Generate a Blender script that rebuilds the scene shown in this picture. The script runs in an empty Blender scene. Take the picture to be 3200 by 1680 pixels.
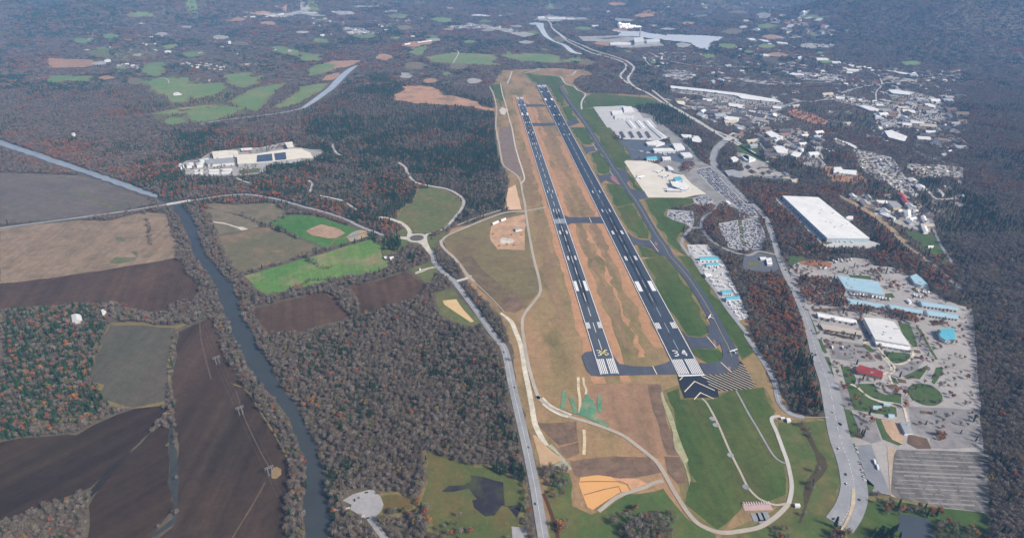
import bpy, math, random
import numpy as np
from mathutils import Vector, geometry
R = math.radians
random.seed(7); RNG = np.random.default_rng(11)
SC = bpy.context.scene; COL = SC.collection

# ------------------------------------------------------------------ camera, sky, sun, exposure
F, W0, H0, VY, CAMZ = 1940.0, 3200, 1680, -205.0, 704.0
TH = math.atan((H0/2-VY)/F); CT, ST = math.cos(TH), math.sin(TH)
cd = bpy.data.cameras.new('camera'); cam = bpy.data.objects.new('camera', cd); COL.objects.link(cam)
cd.sensor_width = 36; cd.lens = F/W0*36; cd.clip_start = 1; cd.clip_end = 60000
cam.location = (0, 0, CAMZ); cam.rotation_euler = (math.pi/2-TH, 0, 0); SC.camera = cam
SUN_EL, SUN_AZ = 38, 120            # azimuth clockwise from the view direction: behind and to the right
wd = bpy.data.worlds.new('World'); SC.world = wd; wd.use_nodes = True
nt = wd.node_tree; bg = nt.nodes['Background']; sky = nt.nodes.new('ShaderNodeTexSky')
sky.sky_type = 'NISHITA'; sky.sun_disc = False; sky.sun_elevation = R(SUN_EL); sky.sun_rotation = R(SUN_AZ)
sky.altitude = 600; sky.air_density = 0.7; sky.dust_density = 4; sky.ozone_density = 0.6
nt.links.new(sky.outputs[0], bg.inputs[0]); bg.inputs[1].default_value = 0.08
sl = bpy.data.lights.new('sun', 'SUN'); sun = bpy.data.objects.new('sun', sl); COL.objects.link(sun)
sl.energy = 3.1; sl.angle = R(10); sl.color = (1, .91, .79)
sd = Vector((math.sin(R(SUN_AZ))*math.cos(R(SUN_EL)), math.cos(R(SUN_AZ))*math.cos(R(SUN_EL)), math.sin(R(SUN_EL))))
sun.rotation_euler = (-sd).to_track_quat('-Z', 'Y').to_euler()
vs = SC.view_settings; vs.view_transform = 'Standard'; vs.look = 'None'; vs.gamma = 1; vs.exposure = 0.8
SC.cycles.volume_bounces = 1; SC.cycles.max_bounces = 6; SC.cycles.transparent_max_bounces = 8
SC.cycles.use_denoising = True; SC.cycles.denoising_prefilter = 'ACCURATE'

# ------------------------------------------------------------------ photo pixel <-> ground
TL = dict(a=(240,0), b=(940,0), c=(1640,0), d=(2300,0), e=(240,400), f=(940,400), g=(1640,400), h=(2300,400),
          i=(240,800), j=(940,800), k=(1640,800), l=(2300,800))
TL = {k: (v[0], v[1], 3.38) for k, v in TL.items()}
for k, x in (('m',240), ('n',940), ('o',1640), ('q',2200)): TL[k] = (x, 1200, 2.8167)
TL['w'] = (0, 0, 0.8047); TL['s'] = (0, 0, 1.0)
def P(s):
    out = []
    for seg in s.split(';'):
        t, rest = seg.strip().split(':'); ox, oy, sc = TL[t.strip()]
        for tok in rest.split():
            x, y = tok.split(','); out.append((ox+float(x)/sc, oy+float(y)/sc))
    return out
def sstep(a, b, x): 
    t = np.clip((x-a)/(b-a), 0, 1); return t*t*(3-2*t)
def hmask(x, y):
    axis = np.abs(x-(330-.08*(y-900)))       # distance from the runway line
    m = sstep(2300, 4200, y)
    near = 1-sstep(500, 1300, axis)
    return m*(1-near*(1-sstep(3900, 4700, y)))
BUMPS = [(3105,5560,205,430,600), (3520,5650,215,420,640), (4150,5500,240,600,700), (2650,5750,95,520,560), (4900,5200,260,800,800),
         (3300,4900,70,700,500), (-3600,6200,150,900,700), (-2300,7000,110,1100,700), (500,7600,95,1200,500), (-5200,5200,160,900,900), (1500,7300,70,700,400)]
def height(x, y):
    x = np.asarray(x, float); y = np.asarray(y, float)
    n = (np.sin(x/310+1.3+.6*np.sin(y/520))*np.sin(y/270+.4+.5*np.sin(x/430)) + .7*np.sin(x/171+y/233+2)*np.sin(y/190-x/350+.7) + .35*np.sin(x/96+3)*np.sin(y/104+1))
    amp = 12+34*sstep(3500, 7500, y)
    h = hmask(x, y)*amp*np.clip(n+.35, 0, 3)
    h = h*(1-np.exp(-(((x-1180)/1000)**2+((y-4950)/800)**2)**2))
    for bx, by, bh, sx, sy in BUMPS:
        h = h+bh*np.exp(-((x-bx)/sx)**2-((y-by)/sy)**2)*sstep(2600, 4300, y)*(1+.12*n)
    return h
def Gz(px, py, z=0.0):
    dx, dy = (px-W0/2)/F, (py-H0/2)/F
    fy, fz = CT-dy*ST, -ST-dy*CT
    t = (CAMZ-z)/(-fz); return dx*t, fy*t
def G(px, py, up=0.0):
    z = 0.0
    for _ in range(14):
        x, y = Gz(px, py, z+up); z = .5*z+.5*float(height(x, y))
    return x, y
def project(x, y, z):
    x, y, z = np.asarray(x, float), np.asarray(y, float), np.asarray(z, float)-CAMZ
    zc = y*CT-z*ST; up = y*ST+z*CT
    return W0/2+F*x/zc, H0/2-F*up/zc

# ------------------------------------------------------------------ helpers: objects and meshes
def lin(c):
    c = c/255; return c/12.92 if c < .04045 else ((c+.055)/1.055)**2.4
def C(r, g, b, k=.85): return (lin(r)*k, lin(g)*k, lin(b)*k, 1)
def tag(o, label=None, cat=None, group=None, kind=None):
    for k, v in (('label', label), ('category', cat), ('group', group), ('kind', kind)):
        if v: o[k] = v
    return o
def mesh(name, verts, faces, mats=(), mi=None, smooth=False):
    me = bpy.data.meshes.new(name); me.from_pydata(verts, [], faces)
    for m in mats: me.materials.append(m)
    if mi is not None: me.polygons.foreach_set('material_index', mi)
    if smooth: me.polygons.foreach_set('use_smooth', [True]*len(me.polygons))
    me.update(); return me
def obj(name, me, parent=None, loc=(0,0,0)):
    o = bpy.data.objects.new(name, me); COL.objects.link(o); o.location = loc
    if parent: o.parent = parent
    return o
def empty(name, loc, rz=0):
    o = bpy.data.objects.new(name, None); COL.objects.link(o); o.location = loc; o.rotation_euler.z = rz; o.empty_display_size = 5
    return o
class MB:
    def __init__(s): s.v = []; s.f = []; s.m = []
    def face(s, pts, m=0):
        n = len(s.v); s.v += [tuple(p) for p in pts]; s.f.append(tuple(range(n, n+len(pts)))); s.m.append(m)
    def box(s, x0, x1, y0, y1, z0, z1, m=0, rz=0, c=(0,0)):
        co, si = math.cos(rz), math.sin(rz)
        p = [(c[0]+x*co-y*si, c[1]+x*si+y*co, z) for z in (z0, z1) for x, y in ((x0,y0), (x1,y0), (x1,y1), (x0,y1))]
        n = len(s.v); s.v += p
        for f in ((3,2,1,0), (4,5,6,7), (0,1,5,4), (1,2,6,5), (2,3,7,6), (3,0,4,7)): s.f.append(tuple(n+i for i in f)); s.m.append(m)
    def bar(s, a, b, r0, r1=None, k=5, m=0):
        a, b = Vector(a), Vector(b); d = b-a; r1 = r0 if r1 is None else r1
        if d.length < 1e-6: return
        u = d.orthogonal().normalized(); w = d.normalized().cross(u); n = len(s.v)
        for p, r in ((a, r0), (b, r1)):
            for i in range(k):
                t = 2*math.pi*i/k; s.v.append(tuple(p+u*math.cos(t)*r+w*math.sin(t)*r))
        for i in range(k): s.f.append((n+i, n+(i+1)%k, n+k+(i+1)%k, n+k+i)); s.m.append(m)
        s.f.append(tuple(n+k+i for i in range(k))); s.m.append(m)
    def lathe(s, prof, axis='x', k=10, m=0, c=(0,0,0)):
        n = len(s.v)
        for t, r in prof:
            for i in range(k):
                a = 2*math.pi*i/k; y, z = math.cos(a)*r, math.sin(a)*r
                p = (t, y, z) if axis == 'x' else (y, z, t); s.v.append((c[0]+p[0], c[1]+p[1], c[2]+p[2]))
        for j in range(len(prof)-1):
            for i in range(k):
                s.f.append((n+j*k+i, n+j*k+(i+1)%k, n+(j+1)*k+(i+1)%k, n+(j+1)*k+i)); s.m.append(m)
        s.f.append(tuple(n+(len(prof)-1)*k+i for i in range(k))); s.m.append(m)
        s.f.append(tuple(n+k-1-i for i in range(k))); s.m.append(m)
    def me(s, name, mats, smooth=False): return mesh(name, s.v, s.f, mats, s.m, smooth)

# ------------------------------------------------------------------ materials
def newmat(name, rough=.85, spec=.25):
    m = bpy.data.materials.new(name); m.use_nodes = True
    b = m.node_tree.nodes['Principled BSDF']; b.inputs['Roughness'].default_value = rough; b.inputs['Specular IOR Level'].default_value = spec
    return m, m.node_tree, b
def nd(t, ty, **kw):
    n = t.nodes.new(ty)
    for k, v in kw.items(): setattr(n, k, v)
    return n
def coords(t, ang=0, stretch=1):
    g = nd(t, 'ShaderNodeTexCoord'); mp = nd(t, 'ShaderNodeMapping'); mp.vector_type = 'TEXTURE'
    mp.inputs['Rotation'].default_value = (0, 0, ang); mp.inputs['Scale'].default_value = (1, stretch, 1)
    t.links.new(g.outputs['Object'], mp.inputs[0]); return mp.outputs[0]
def noise(t, vec, scale, detail=4, rough=.6, lo=.35, hi=.65, seed=0):
    n = nd(t, 'ShaderNodeTexNoise'); n.noise_dimensions = '4D'; n.inputs['W'].default_value = seed
    n.inputs['Scale'].default_value = scale; n.inputs['Detail'].default_value = detail; n.inputs['Roughness'].default_value = rough
    t.links.new(vec, n.inputs['Vector'])
    r = nd(t, 'ShaderNodeMapRange'); r.inputs[1].default_value = lo; r.inputs[2].default_value = hi
    t.links.new(n.outputs['Fac'], r.inputs[0]); return r.outputs[0]
def mixc(t, fac, a, b, mode='MIX'):
    m = nd(t, 'ShaderNodeMix', data_type='RGBA', blend_type=mode)
    for v, i in ((fac, 0), (a, 6), (b, 7)):
        if hasattr(v, 'links') or hasattr(v, 'is_linked'): t.links.new(v, m.inputs[i])
        else: m.inputs[i].default_value = v
    return m.outputs[2]
_mc = {}
def soil(name, c1, c2, c3=None, s1=.008, s2=.03, fine=.35, ang=0, stretch=1, rows=0, rowper=9, amt3=.6, rough=.95, seed=None, lo3=.48, spec=.12):
    """mottled ground: two large tones, a third tone in patches, fine speckle, optional tillage rows"""
    if name in _mc: return _mc[name]
    m, t, b = newmat(name, rough, spec); seed = (hash(name) % 97 if seed is None else seed)
    seed = sum(ord(ch) for ch in name) % 97
    v = coords(t, ang, stretch)
    col = mixc(t, noise(t, v, s1, 5, seed=seed), c1, c2)
    if c3: 
        n3 = noise(t, v, s2, 6, .65, lo3, lo3+.16, seed=seed+9)
        mm = nd(t, 'ShaderNodeMath', operation='MULTIPLY'); t.links.new(n3, mm.inputs[0]); mm.inputs[1].default_value = amt3
        col = mixc(t, mm.outputs[0], col, c3)
    if rows:
        v2 = coords(t, ang, 30); n = noise(t, v2, 1/rowper, 3, .6, .3, .7, seed=seed+3)
        col = mixc(t, rows, col, mixc(t, n, (.25,.25,.25,1), (1,1,1,1)), 'MULTIPLY')
        v3 = coords(t, ang, 12); n = noise(t, v3, 1/(rowper*5), 3, .6, .3, .7, seed=seed+5)
        col = mixc(t, rows*.7, col, mixc(t, n, (.4,.4,.4,1), (1,1,1,1)), 'MULTIPLY')
    v4 = coords(t)
    col = mixc(t, min(1, fine*1.5), col, mixc(t, noise(t, v4, .06, 6, .7, .32, .68, seed=seed+7), (.62,.62,.62,1), (1.28,1.28,1.28,1)), 'MULTIPLY')
    col = mixc(t, fine, col, mixc(t, noise(t, v4, .22, 5, .75, .3, .7, seed=seed+1), (.35,.35,.35,1), (1.3,1.3,1.3,1)), 'MULTIPLY')
    t.links.new(col, b.inputs['Base Color']); _mc[name] = m; return m
def flat(name, c, rough=.6, var=.25, scale=.15, spec=.3):
    if name in _mc: return _mc[name]
    m, t, b = newmat(name, rough, spec); v = coords(t)
    n = noise(t, v, scale, 4, .6, .3, .7)
    col = mixc(t, var, c, mixc(t, n, (.5,.5,.5,1), (1.15,1.15,1.15,1)), 'MULTIPLY')
    t.links.new(col, b.inputs['Base Color']); _mc[name] = m; return m
def leafmat(name, cols, rough=.9):
    """per-plant tone from the object's random number, slight mottling inside the crown"""
    m, t, b = newmat(name, rough, .1); oi = nd(t, 'ShaderNodeObjectInfo'); r = nd(t, 'ShaderNodeValToRGB')
    el = r.color_ramp.elements
    while len(el) < len(cols): el.new(.5)
    for i, c in enumerate(cols): el[i].position = i/(len(cols)-1); el[i].color = c
    t.links.new(oi.outputs['Random'], r.inputs[0])
    n = noise(t, coords(t), .5, 3, .6, .3, .7)
    col = mixc(t, .5, r.outputs[0], mixc(t, n, (.45,.45,.45,1), (1.3,1.3,1.3,1)), 'MULTIPLY')
    t.links.new(col, b.inputs['Base Color']); return m

# ------------------------------------------------------------------ draped ground sheets
LAY = .16; NL = [0]
def lift(x, y, lay):
    m = hmask(x, y)+sstep(2300, 3200, y)*.6
    return height(x, y)+lay*LAY*(1+3*m)+1.2*m
def inside(pts, x, y):
    c = np.zeros(np.shape(x), bool); n = len(pts)
    for i in range(n):
        x0, y0 = pts[i]; x1, y1 = pts[i-1]
        if y0 == y1: continue
        c ^= ((y0 > y) != (y1 > y)) & (x < (x1-x0)*(y-y0)/(y1-y0)+x0)
    return c
def densify(pts, step):
    out = []
    for i in range(len(pts)):
        a, b = pts[i], pts[(i+1) % len(pts)]; d = math.hypot(b[0]-a[0], b[1]-a[1]); n = max(1, int(d/step))
        out += [(a[0]+(b[0]-a[0])*k/n, a[1]+(b[1]-a[1])*k/n) for k in range(n)]
    return out
def rough_edge(pts, amt, step=18):
    """small natural unevenness along a traced outline (metres)"""
    d = densify(pts, step); r = random.Random(len(pts)*13+int(abs(pts[0][0])))
    k = [r.gauss(0, amt) for _ in d]; n = len(d)
    return [(d[i][0]+(k[i]+k[i-1])*.5, d[i][1]+(k[(i+3)%n]+k[(i+2)%n])*.5) for i in range(n)]
def drape(name, gp, mat, lay, step=70):
    NL[0] += 1; lay = lay+(NL[0] % 16)*.03
    gp = [tuple(p) for p in gp]; ys = [p[1] for p in gp]; far = max(ys) > 2200
    if far: gp = densify(gp, step)
    pts = [Vector(p) for p in gp]; n = len(pts); ed = [(i, (i+1) % n) for i in range(n)]
    if far:
        xs = [p[0] for p in gp]
        gx, gy = np.meshgrid(np.arange(min(xs)+step/2, max(xs), step), np.arange(min(ys)+step/2, max(ys), step))
        gx, gy = gx.ravel(), gy.ravel(); k = inside(gp, gx, gy); pts += [Vector((x, y)) for x, y in zip(gx[k], gy[k])]
    vo, eo, fo, *_ = geometry.delaunay_2d_cdt(pts, ed, [list(range(n))], 1, 1e-3)
    xy = np.array([(v.x, v.y) for v in vo]); z = lift(xy[:,0], xy[:,1], lay)
    fs = []
    for f in fo:
        a, b, c = (vo[i] for i in f[:3])
        fs.append(tuple(f) if (b-a).cross(c-a) > 0 else tuple(reversed(f)))
    me = mesh(name, [(x, y, zz) for (x, y), zz in zip(xy, z)], fs, [mat]); return obj(name, me)
ROADS = []
CLEAR = []          # outlines (photo pixels) where no wood grows
_bb = []
def cleared(a, b):
    while len(_bb) < len(CLEAR):
        c = CLEAR[len(_bb)]; X = [q[0] for q in c]; Y = [q[1] for q in c]; _bb.append((min(X), max(X), min(Y), max(Y)))
    for c, (x0, x1, y0, y1) in zip(CLEAR, _bb):
        if x0 < a < x1 and y0 < b < y1 and inside(c, np.array([a]), np.array([b]))[0]: return True
    return False
def area(name, s, mat, lay=1, label=None, cat=None, group=None, edge=3, clear=True, kind='structure', step=70):
    px = P(s) if isinstance(s, str) else s
    gp = [G(x, y) for x, y in px]
    if clear: CLEAR.append(px)
    if name in ('grass', 'safety_area', 'pasture', 'meadow'):      # turf never stops at a knife edge: a dry ragged fringe round it
        d = densify(gp, 22); sg = 1 if sum(d[i-1][0]*d[i][1]-d[i][0]*d[i-1][1] for i in range(len(d))) > 0 else -1; fr = []; rnd = random.Random(len(d)); far_ = 1+max(0, gp[0][1]-2000)/1500
        for i in range(len(d)):
            tx, ty = d[(i+1) % len(d)][0]-d[i-1][0], d[(i+1) % len(d)][1]-d[i-1][1]; l_ = math.hypot(tx, ty)+1e-6; k = (4+rnd.random()*5)*far_; fr.append((d[i][0]+sg*ty/l_*k, d[i][1]-sg*tx/l_*k))
        tag(drape('verge', fr, soil('dry fringe', C(132,124,84), C(116,116,72), C(148,126,92), .02, .05, amt3=.7), lay-.55, step), 'dry ragged fringe round the grass', 'verge', 'dry grass fringes', 'structure')
        edge = edge*1.6
    if edge: gp = rough_edge(gp, edge*(1+max(0, gp[0][1]-2000)/2500))
    return tag(drape(name, gp, mat, lay, step), label or name.replace('_', ' '), cat or name.replace('_', ' '), group, kind)
def smooth(pts, n=5):
    p = [np.array(q, float) for q in pts]; p = [2*p[0]-p[1]]+p+[2*p[-1]-p[-2]]; out = []
    for i in range(1, len(p)-2):
        for k in range(n):
            t = k/n; a, b, c, d = p[i-1], p[i], p[i+1], p[i+2]
            out.append(.5*(2*b+(c-a)*t+(2*a-5*b+4*c-d)*t*t+(3*b-a-3*c+d)*t**3))
    out.append(p[-2]); return out
def ribbon_pts(gp, w, sm=5):
    g = smooth([(x, y, ww) for (x, y), ww in zip(gp, w if hasattr(w, '__len__') else [w]*len(gp))], sm)
    g = np.array(g); d = np.gradient(g[:, :2], axis=0); d /= np.linalg.norm(d, axis=1)[:, None]+1e-9
    nrm = np.stack([-d[:,1], d[:,0]], 1); hw = g[:, 2:3]/2
    return g[:, :2]+nrm*hw, g[:, :2]-nrm*hw, g
def ribbon(name, gp, w, mat, lay, sm=5):
    NL[0] += 1; lay = lay+(NL[0] % 16)*.03; L, Rr, g = ribbon_pts(gp, w, sm); v = []
    for a, c, b in zip(L, g[:, :2], Rr):
        z = max(float(lift(a[0], a[1], lay)), float(lift(b[0], b[1], lay)), float(lift(c[0], c[1], lay))) if c[1] > 2300 else float(lift(a[0], a[1], lay))
        v += [(a[0], a[1], z), (b[0], b[1], z)]
    f = [(2*i+1, 2*i+3, 2*i+2, 2*i) for i in range(len(L)-1)]
    return obj(name, mesh(name, v, f, [mat]))
def way(name, s, w, mat, lay=4, label=None, cat=None, clear=1.0, line=None, kind='structure', group=None, sm=5):
    px = P(s) if isinstance(s, str) else s; gp = [G(x, y) for x, y in px]
    o = ribbon(name, gp, w, mat, lay, sm); tag(o, label or name, cat or name.replace('_', ' '), group, kind)
    if clear:
        ww = w if hasattr(w, '__len__') else [w]*len(gp)
        L, Rr, g = ribbon_pts(gp, [max(q*1.25, q+3)*clear for q in ww], sm)
        ring = list(L)+list(Rr[::-1]); X = np.array(ring); px_, py_ = project(X[:,0], X[:,1], height(X[:,0], X[:,1])); CLEAR.append(list(zip(px_, py_))); ROADS.append(CLEAR[-1])
    if line:
        c, wd, dash = line; L, Rr, g = ribbon_pts(gp, wd, sm); mb = MB()
        for i in range(len(g)-1):
            a, b = g[i, :2], g[i+1, :2]; d = np.linalg.norm(b-a); n = max(1, int(d/dash)) if dash else 1
            nx = np.array([-(b-a)[1], (b-a)[0]])/(d+1e-9)*wd/2
            for k in range(n):
                t0, t1 = k/n, (k+(.5 if dash else 1))/n; p0, p1 = a+(b-a)*t0, a+(b-a)*t1
                q = [p0+nx, p0-nx, p1-nx, p1+nx]; mb.face([(x, y, float(lift(x, y, lay+1.6))) for x, y in q][::-1])
        for fi, f in enumerate(mb.f):
            pass
        obj('lane_marking', mb.me('lane_marking', [c]), o)
    return o

# ------------------------------------------------------------------ ground, one sheet
M_FOREST = soil('forest floor', C(108,99,86), C(102,96,78), C(92,80,70), .004, .02)
xs = np.linspace(-9000, 9000, 301); ys = np.linspace(-400, 14000, 241); GX, GY = np.meshgrid(xs, ys); GZ = height(GX, GY)
nx, ny = len(xs), len(ys); idx = np.arange(nx*ny).reshape(ny, nx)
fc = np.stack([idx[:-1,:-1], idx[:-1,1:], idx[1:,1:], idx[1:,:-1]], -1).reshape(-1, 4)
gme = mesh('ground', np.stack([GX, GY, GZ], -1).reshape(-1, 3).tolist(), fc.tolist(), [M_FOREST], None, True)
tag(obj('ground', gme), 'brown and green wooded ground of the whole valley', 'ground', None, 'structure')

# ------------------------------------------------------------------ farmland
RIV = math.atan2(1, -.05)
FALLOW = soil('fallow grey', C(118,108,102), C(132,122,112), C(104,108,92), .01, .02, ang=1.2, rows=.25)
STUB = soil('stubble tan', C(158,136,112), C(172,150,126), C(120,112,92), .012, .03, ang=.1, rows=.3, amt3=.55)
PLOW = soil('ploughed brown', C(98,78,62), C(122,98,78), C(80,65,52), .006, .012, ang=.3, rows=.55, rowper=22)
PLOW2 = soil('ploughed dark', C(80,66,54), C(100,81,66), C(66,58,46), .006, .012, ang=.05, rows=.6, rowper=22, stretch=2.5)
PLOW3 = soil('ploughed dark cross', C(72,58,46), C(92,74,58), C(78,68,46), .006, .012, ang=-.7, rows=.6, rowper=22, stretch=2.5)
GREYF = soil('grey green field', C(102,100,84), C(110,100,88), C(90,94,78), .009, .015, ang=.1, stretch=3, rows=.2)
OLIVE = soil('olive pasture', C(128,120,98), C(140,128,104), C(104,110,80), .008, .02, rows=.15, ang=.9)
OLIVE2 = soil('brown olive pasture', C(112,110,82), C(124,114,90), C(168,130,104), .006, .012, lo3=.53)
GREEN = soil('bright crop', C(80,128,62), C(94,138,70), C(140,146,92), .008, .015, rows=.25, ang=.5, amt3=.35)
GREEN2 = soil('bright crop bare', C(100,146,72), C(118,152,80), C(172,152,120), .007, .009, rows=.25, ang=.35, amt3=.95, lo3=.5)
MEADOW = soil('meadow', C(100,112,70), C(112,116,74), C(134,114,82), .007, .015, amt3=.55)
TAN = soil('bare tan', C(184,154,124), C(196,168,136), C(168,142,118), .02, .05)
GRAVEL = soil('pale gravel', C(150,156,162), C(164,166,168), C(140,140,140), .03, .08)
SCRUB = soil('rust scrub', C(112,88,66), C(124,98,70), C(94,88,58), .03, .06)
CREAM = soil('cream gravel', C(212,204,188), C(222,214,200), C(190,182,164), .03, .08)
HAYRIM = soil('dry verge', C(142,126,88), C(128,120,78), C(110,100,70), .03, .06)

area('field', 'e:-820,470 20,500 250,560 600,690 780,770 800,795 440,865 100,925 -820,1015', FALLOW, 1, 'grey fallow field above the river road at the left edge', 'field')
area('field_strip', 'e:20,660 240,760 440,865 400,872 200,770 20,690', MEADOW, 2, 'thin green strip across the grey fallow field', 'field')
area('field', 'e:-820,1060 20,975 300,985 480,940 620,905 730,892 940,905 965,960 1010,1120 1050,1250 1075,1350; i:1050,18 860,55 640,90 20,190 -820,300', STUB, 1, 'pale tan stubble field left of the river below the road', 'field')
for s in ('e:405,1160 470,1150 510,1170 480,1200 410,1200', 'e:560,1300 640,1290 650,1352 430,1352; i:380,70 470,80 620,50 630,10'):
    area('weed_patch', s, soil('weeds', C(96,110,78), C(110,116,86), C(140,124,98), .05, .09), 2, 'green weed patch in the tan stubble field', 'weeds', clear=False, edge=6, group='weed patches in the stubble')
area('field', 'i:-820,300 20,190 640,93 1040,22 1120,90 1180,210 1300,300 1270,450 1050,500 960,590 800,610 600,580 480,500 360,480 230,490 20,500 -820,560', PLOW, 1, 'brown ploughed field below the tan stubble field', 'field')
area('field', 'i:340,735 700,735 850,755 1030,765 1010,900 980,1100 958,1352; m:790,60 780,130 740,165 600,190 400,190 330,170 240,110 235,0; i:150,1300 200,1130 270,900', GREYF, 1, 'grey green harrowed field ringed by a dry verge', 'field')
area('verge', 'i:330,730 400,700 600,690 850,735 1030,730 1160,700 1180,715 1060,770 1040,800 1030,900 1000,1100 985,1352; m:815,0 800,120 760,175 600,205 400,205 310,180 225,115 215,0; i:135,1300 190,1130 262,900', HAYRIM, .5, 'dry grass verge round the grey green field', 'verge')
area('field', 'i:1075,800 1280,700 1380,665 1440,690 1480,800 1530,960 1580,1100 1640,1200 1750,1352; m:1500,60 1590,190 1640,270 1740,420 1830,610 1880,740 1890,830 1870,950 1840,1150 1830,1352 1800,1700 500,1800 720,1352 885,1220 893,1000 885,600 868,300 855,60; i:1000,1352 1040,1100', PLOW2, 1, 'long dark ploughed field along the left bank of the river', 'field')
area('field', 'm:-700,500 20,430 150,350 350,270 520,230 740,190 770,215 690,330 550,500 420,620 280,760 130,900 20,960 -700,1200', PLOW3, 1, 'dark brown field at the left edge above the diagonal ditch', 'field')
area('field', 'm:745,370 800,400 808,600 828,850 845,1100 720,1220 640,1352 500,1800 -700,1800 90,1352 110,1050 180,940 300,790 480,600 650,440', PLOW3, 1, 'dark ploughed field between the two ditches', 'field')
area('ditch', 'm:815,340 855,330 872,600 885,1000 880,1220 700,1352 640,1352 850,1150 848,1050 830,850 810,600', soil('wet ditch', C(66,72,72), C(74,78,76), C(72,70,52), .05, .08), 2, 'straight wet drainage ditch between two dark fields', 'ditch')
area('ditch', 'm:780,215 800,225 560,510 330,760 170,960 120,1010 130,960 300,740 540,500 700,320', soil('dark ditch', C(48,44,38), C(56,50,42), C(62,56,40), .05, .08), 2, 'diagonal dark ditch across the lower left fields', 'ditch')
area('sand_patch', 'm:1700,790 1720,740 1765,722 1800,750 1795,800 1760,835 1715,825', soil('dull sand', C(150,128,92), C(160,138,100), C(134,114,84), .05, .1), 3, 'round sandy patch at the foot of the nearest pylon', 'sand', clear=False, edge=2)

area('field', 'e:1310,800 1500,800 1700,810 1900,798 2080,795 2150,850 2200,880 2210,905 2130,955 2020,1012 1940,995 1850,955 1780,925 1600,880 1450,840', OLIVE, 1, 'rounded olive field right of the river bridge', 'field')
area('field', 'e:1320,850 1450,860 1600,900 1750,945 1930,1020 1900,1050 1800,1080 1600,1110 1490,1125 1440,1010 1400,900', OLIVE, 1, 'olive strip field beside the river with a bare patch', 'field')
area('bare_patch', 'e:1430,985 1560,1000 1690,1040 1760,1048 1810,1072 1740,1085 1700,1060 1560,1015 1440,998', CREAM, 2, 'cream bare patch on the olive strip field', 'bare ground', edge=1)
area('field', 'e:1490,1140 1700,1110 1900,1055 1980,1042 2250,1140 2366,1190; f:240,1270 150,1300 0,1345; i:2366,5 2000,108 1740,172 1690,165 1600,10', OLIVE2, 1, 'brown and olive field with orange bare soil beside the bright green crop', 'field')
area('field', 'e:2040,1000 2150,945 2230,918 2366,918; f:0,920 120,925 250,950 450,1020 640,1075 700,1110 735,1155 560,1193 400,1240 290,1258 240,1250 100,1200 0,1160; e:2280,1110 2150,1050', GREEN, 1, 'bright green crop field below the river road', 'field')
area('bare_patch', 'f:50,1085 230,1018 360,1050 480,1100 380,1150 290,1165 150,1130', soil('bare pinkish', C(176,142,120), C(186,156,132), C(150,140,106), .02, .04), 2, 'bare tan clearing inside the bright green crop', 'bare ground')
area('bare_patch', 'f:480,1150 560,1090 640,1072 700,1090 715,1140 600,1180 520,1200', TAN, 2, 'tan worn ground beside the roundabout road', 'bare ground')
area('gravel_yard', 'f:500,1130 560,1100 640,1078 625,1120 615,1165 520,1160', GRAVEL, 3, 'blue grey gravel yard at the end of the green crop', 'gravel')
way('track', 'f:700,1100 480,1160 370,1180 310,1240', 4, HAYRIM, 3, 'sandy farm track through the green crop', 'track')
area('field', 'i:1770,215 2366,35; f:150,1352 400,1270 740,1178 790,1200 840,1250 850,1300 860,1352; j:870,20 960,80 960,110 870,150 700,190 500,228 360,250 0,345; i:2366,320 2200,375 2100,420 2000,420 1900,360 1820,260', GREEN2, 1, 'large yellow green crop field with bare patches', 'field')
area('field', 'i:1865,560 1900,548 2366,432; j:0,425 250,392 340,425 400,505 470,575 530,620 500,655 380,700 150,750 20,795; i:2366,798 2150,828 2050,815 1970,755 1900,640', PLOW, 1, 'brown ploughed field on the right bank beside the grey wood', 'field')
area('scrub', 'j:245,390 500,330 540,370 600,450 612,575 535,625 460,560 390,480', SCRUB, 1.5, 'rust coloured scrub between two brown fields', 'scrub', clear=False)
area('field', 'j:515,325 800,260 1100,162 1180,192 1310,290 1320,330 1275,400 1100,470 900,530 740,588 625,590 600,440 545,360', PLOW, 1, 'brown ploughed field below the hedge of the green crop', 'field')
area('house_plot', 'j:1130,150 1300,90 1400,60 1450,110 1430,220 1330,295 1310,285 1190,190', MEADOW, 1, 'grassy plot with a small loop drive by the road', 'grass')
way('drive', 'j:1430,118 1350,135 1280,165 1220,185 1230,170 1300,140 1400,115', 4, CREAM, 3, 'white loop drive beside the road', 'drive')
area('meadow', 'f:1240,640 1400,640 1540,670 1650,740 1700,790 1680,850 1600,950 1520,1040 1380,1085 1200,1085 1140,1040 1020,940 1050,870 1100,820 1180,800 1210,740', MEADOW, 1, 'green meadow inside the curve above the roundabout', 'grass')
area('verge', 'f:820,1170 960,1130 1100,1060 1180,1110 1250,1080 1380,1110 1470,1090 1560,1080 1480,1180 1400,1330 1280,1240 1150,1230 1060,1300 870,1352 840,1260', MEADOW, .6, 'grass verge round the roundabout', 'grass')
area('meadow', 'n:1090,590 1250,640 1430,705 1640,740 1780,800 1965,860 1955,1150 1900,1352 2000,1700 1250,1700 1180,1352 1060,1060 1050,1010 1110,880 1130,700', soil('south meadow', C(92,104,58), C(102,106,62), C(128,104,66), .01, .02, amt3=.5), 1, 'green wet meadow south of the grey wood', 'grass')
area('meadow', 'n:700,960 820,960 990,1030 1010,1100 700,1180 725,1060', soil('rust meadow', C(120,98,62), C(104,102,58), C(98,104,56), .02, .04), 1, 'rust tinted grass beside the river car park', 'grass')
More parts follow.
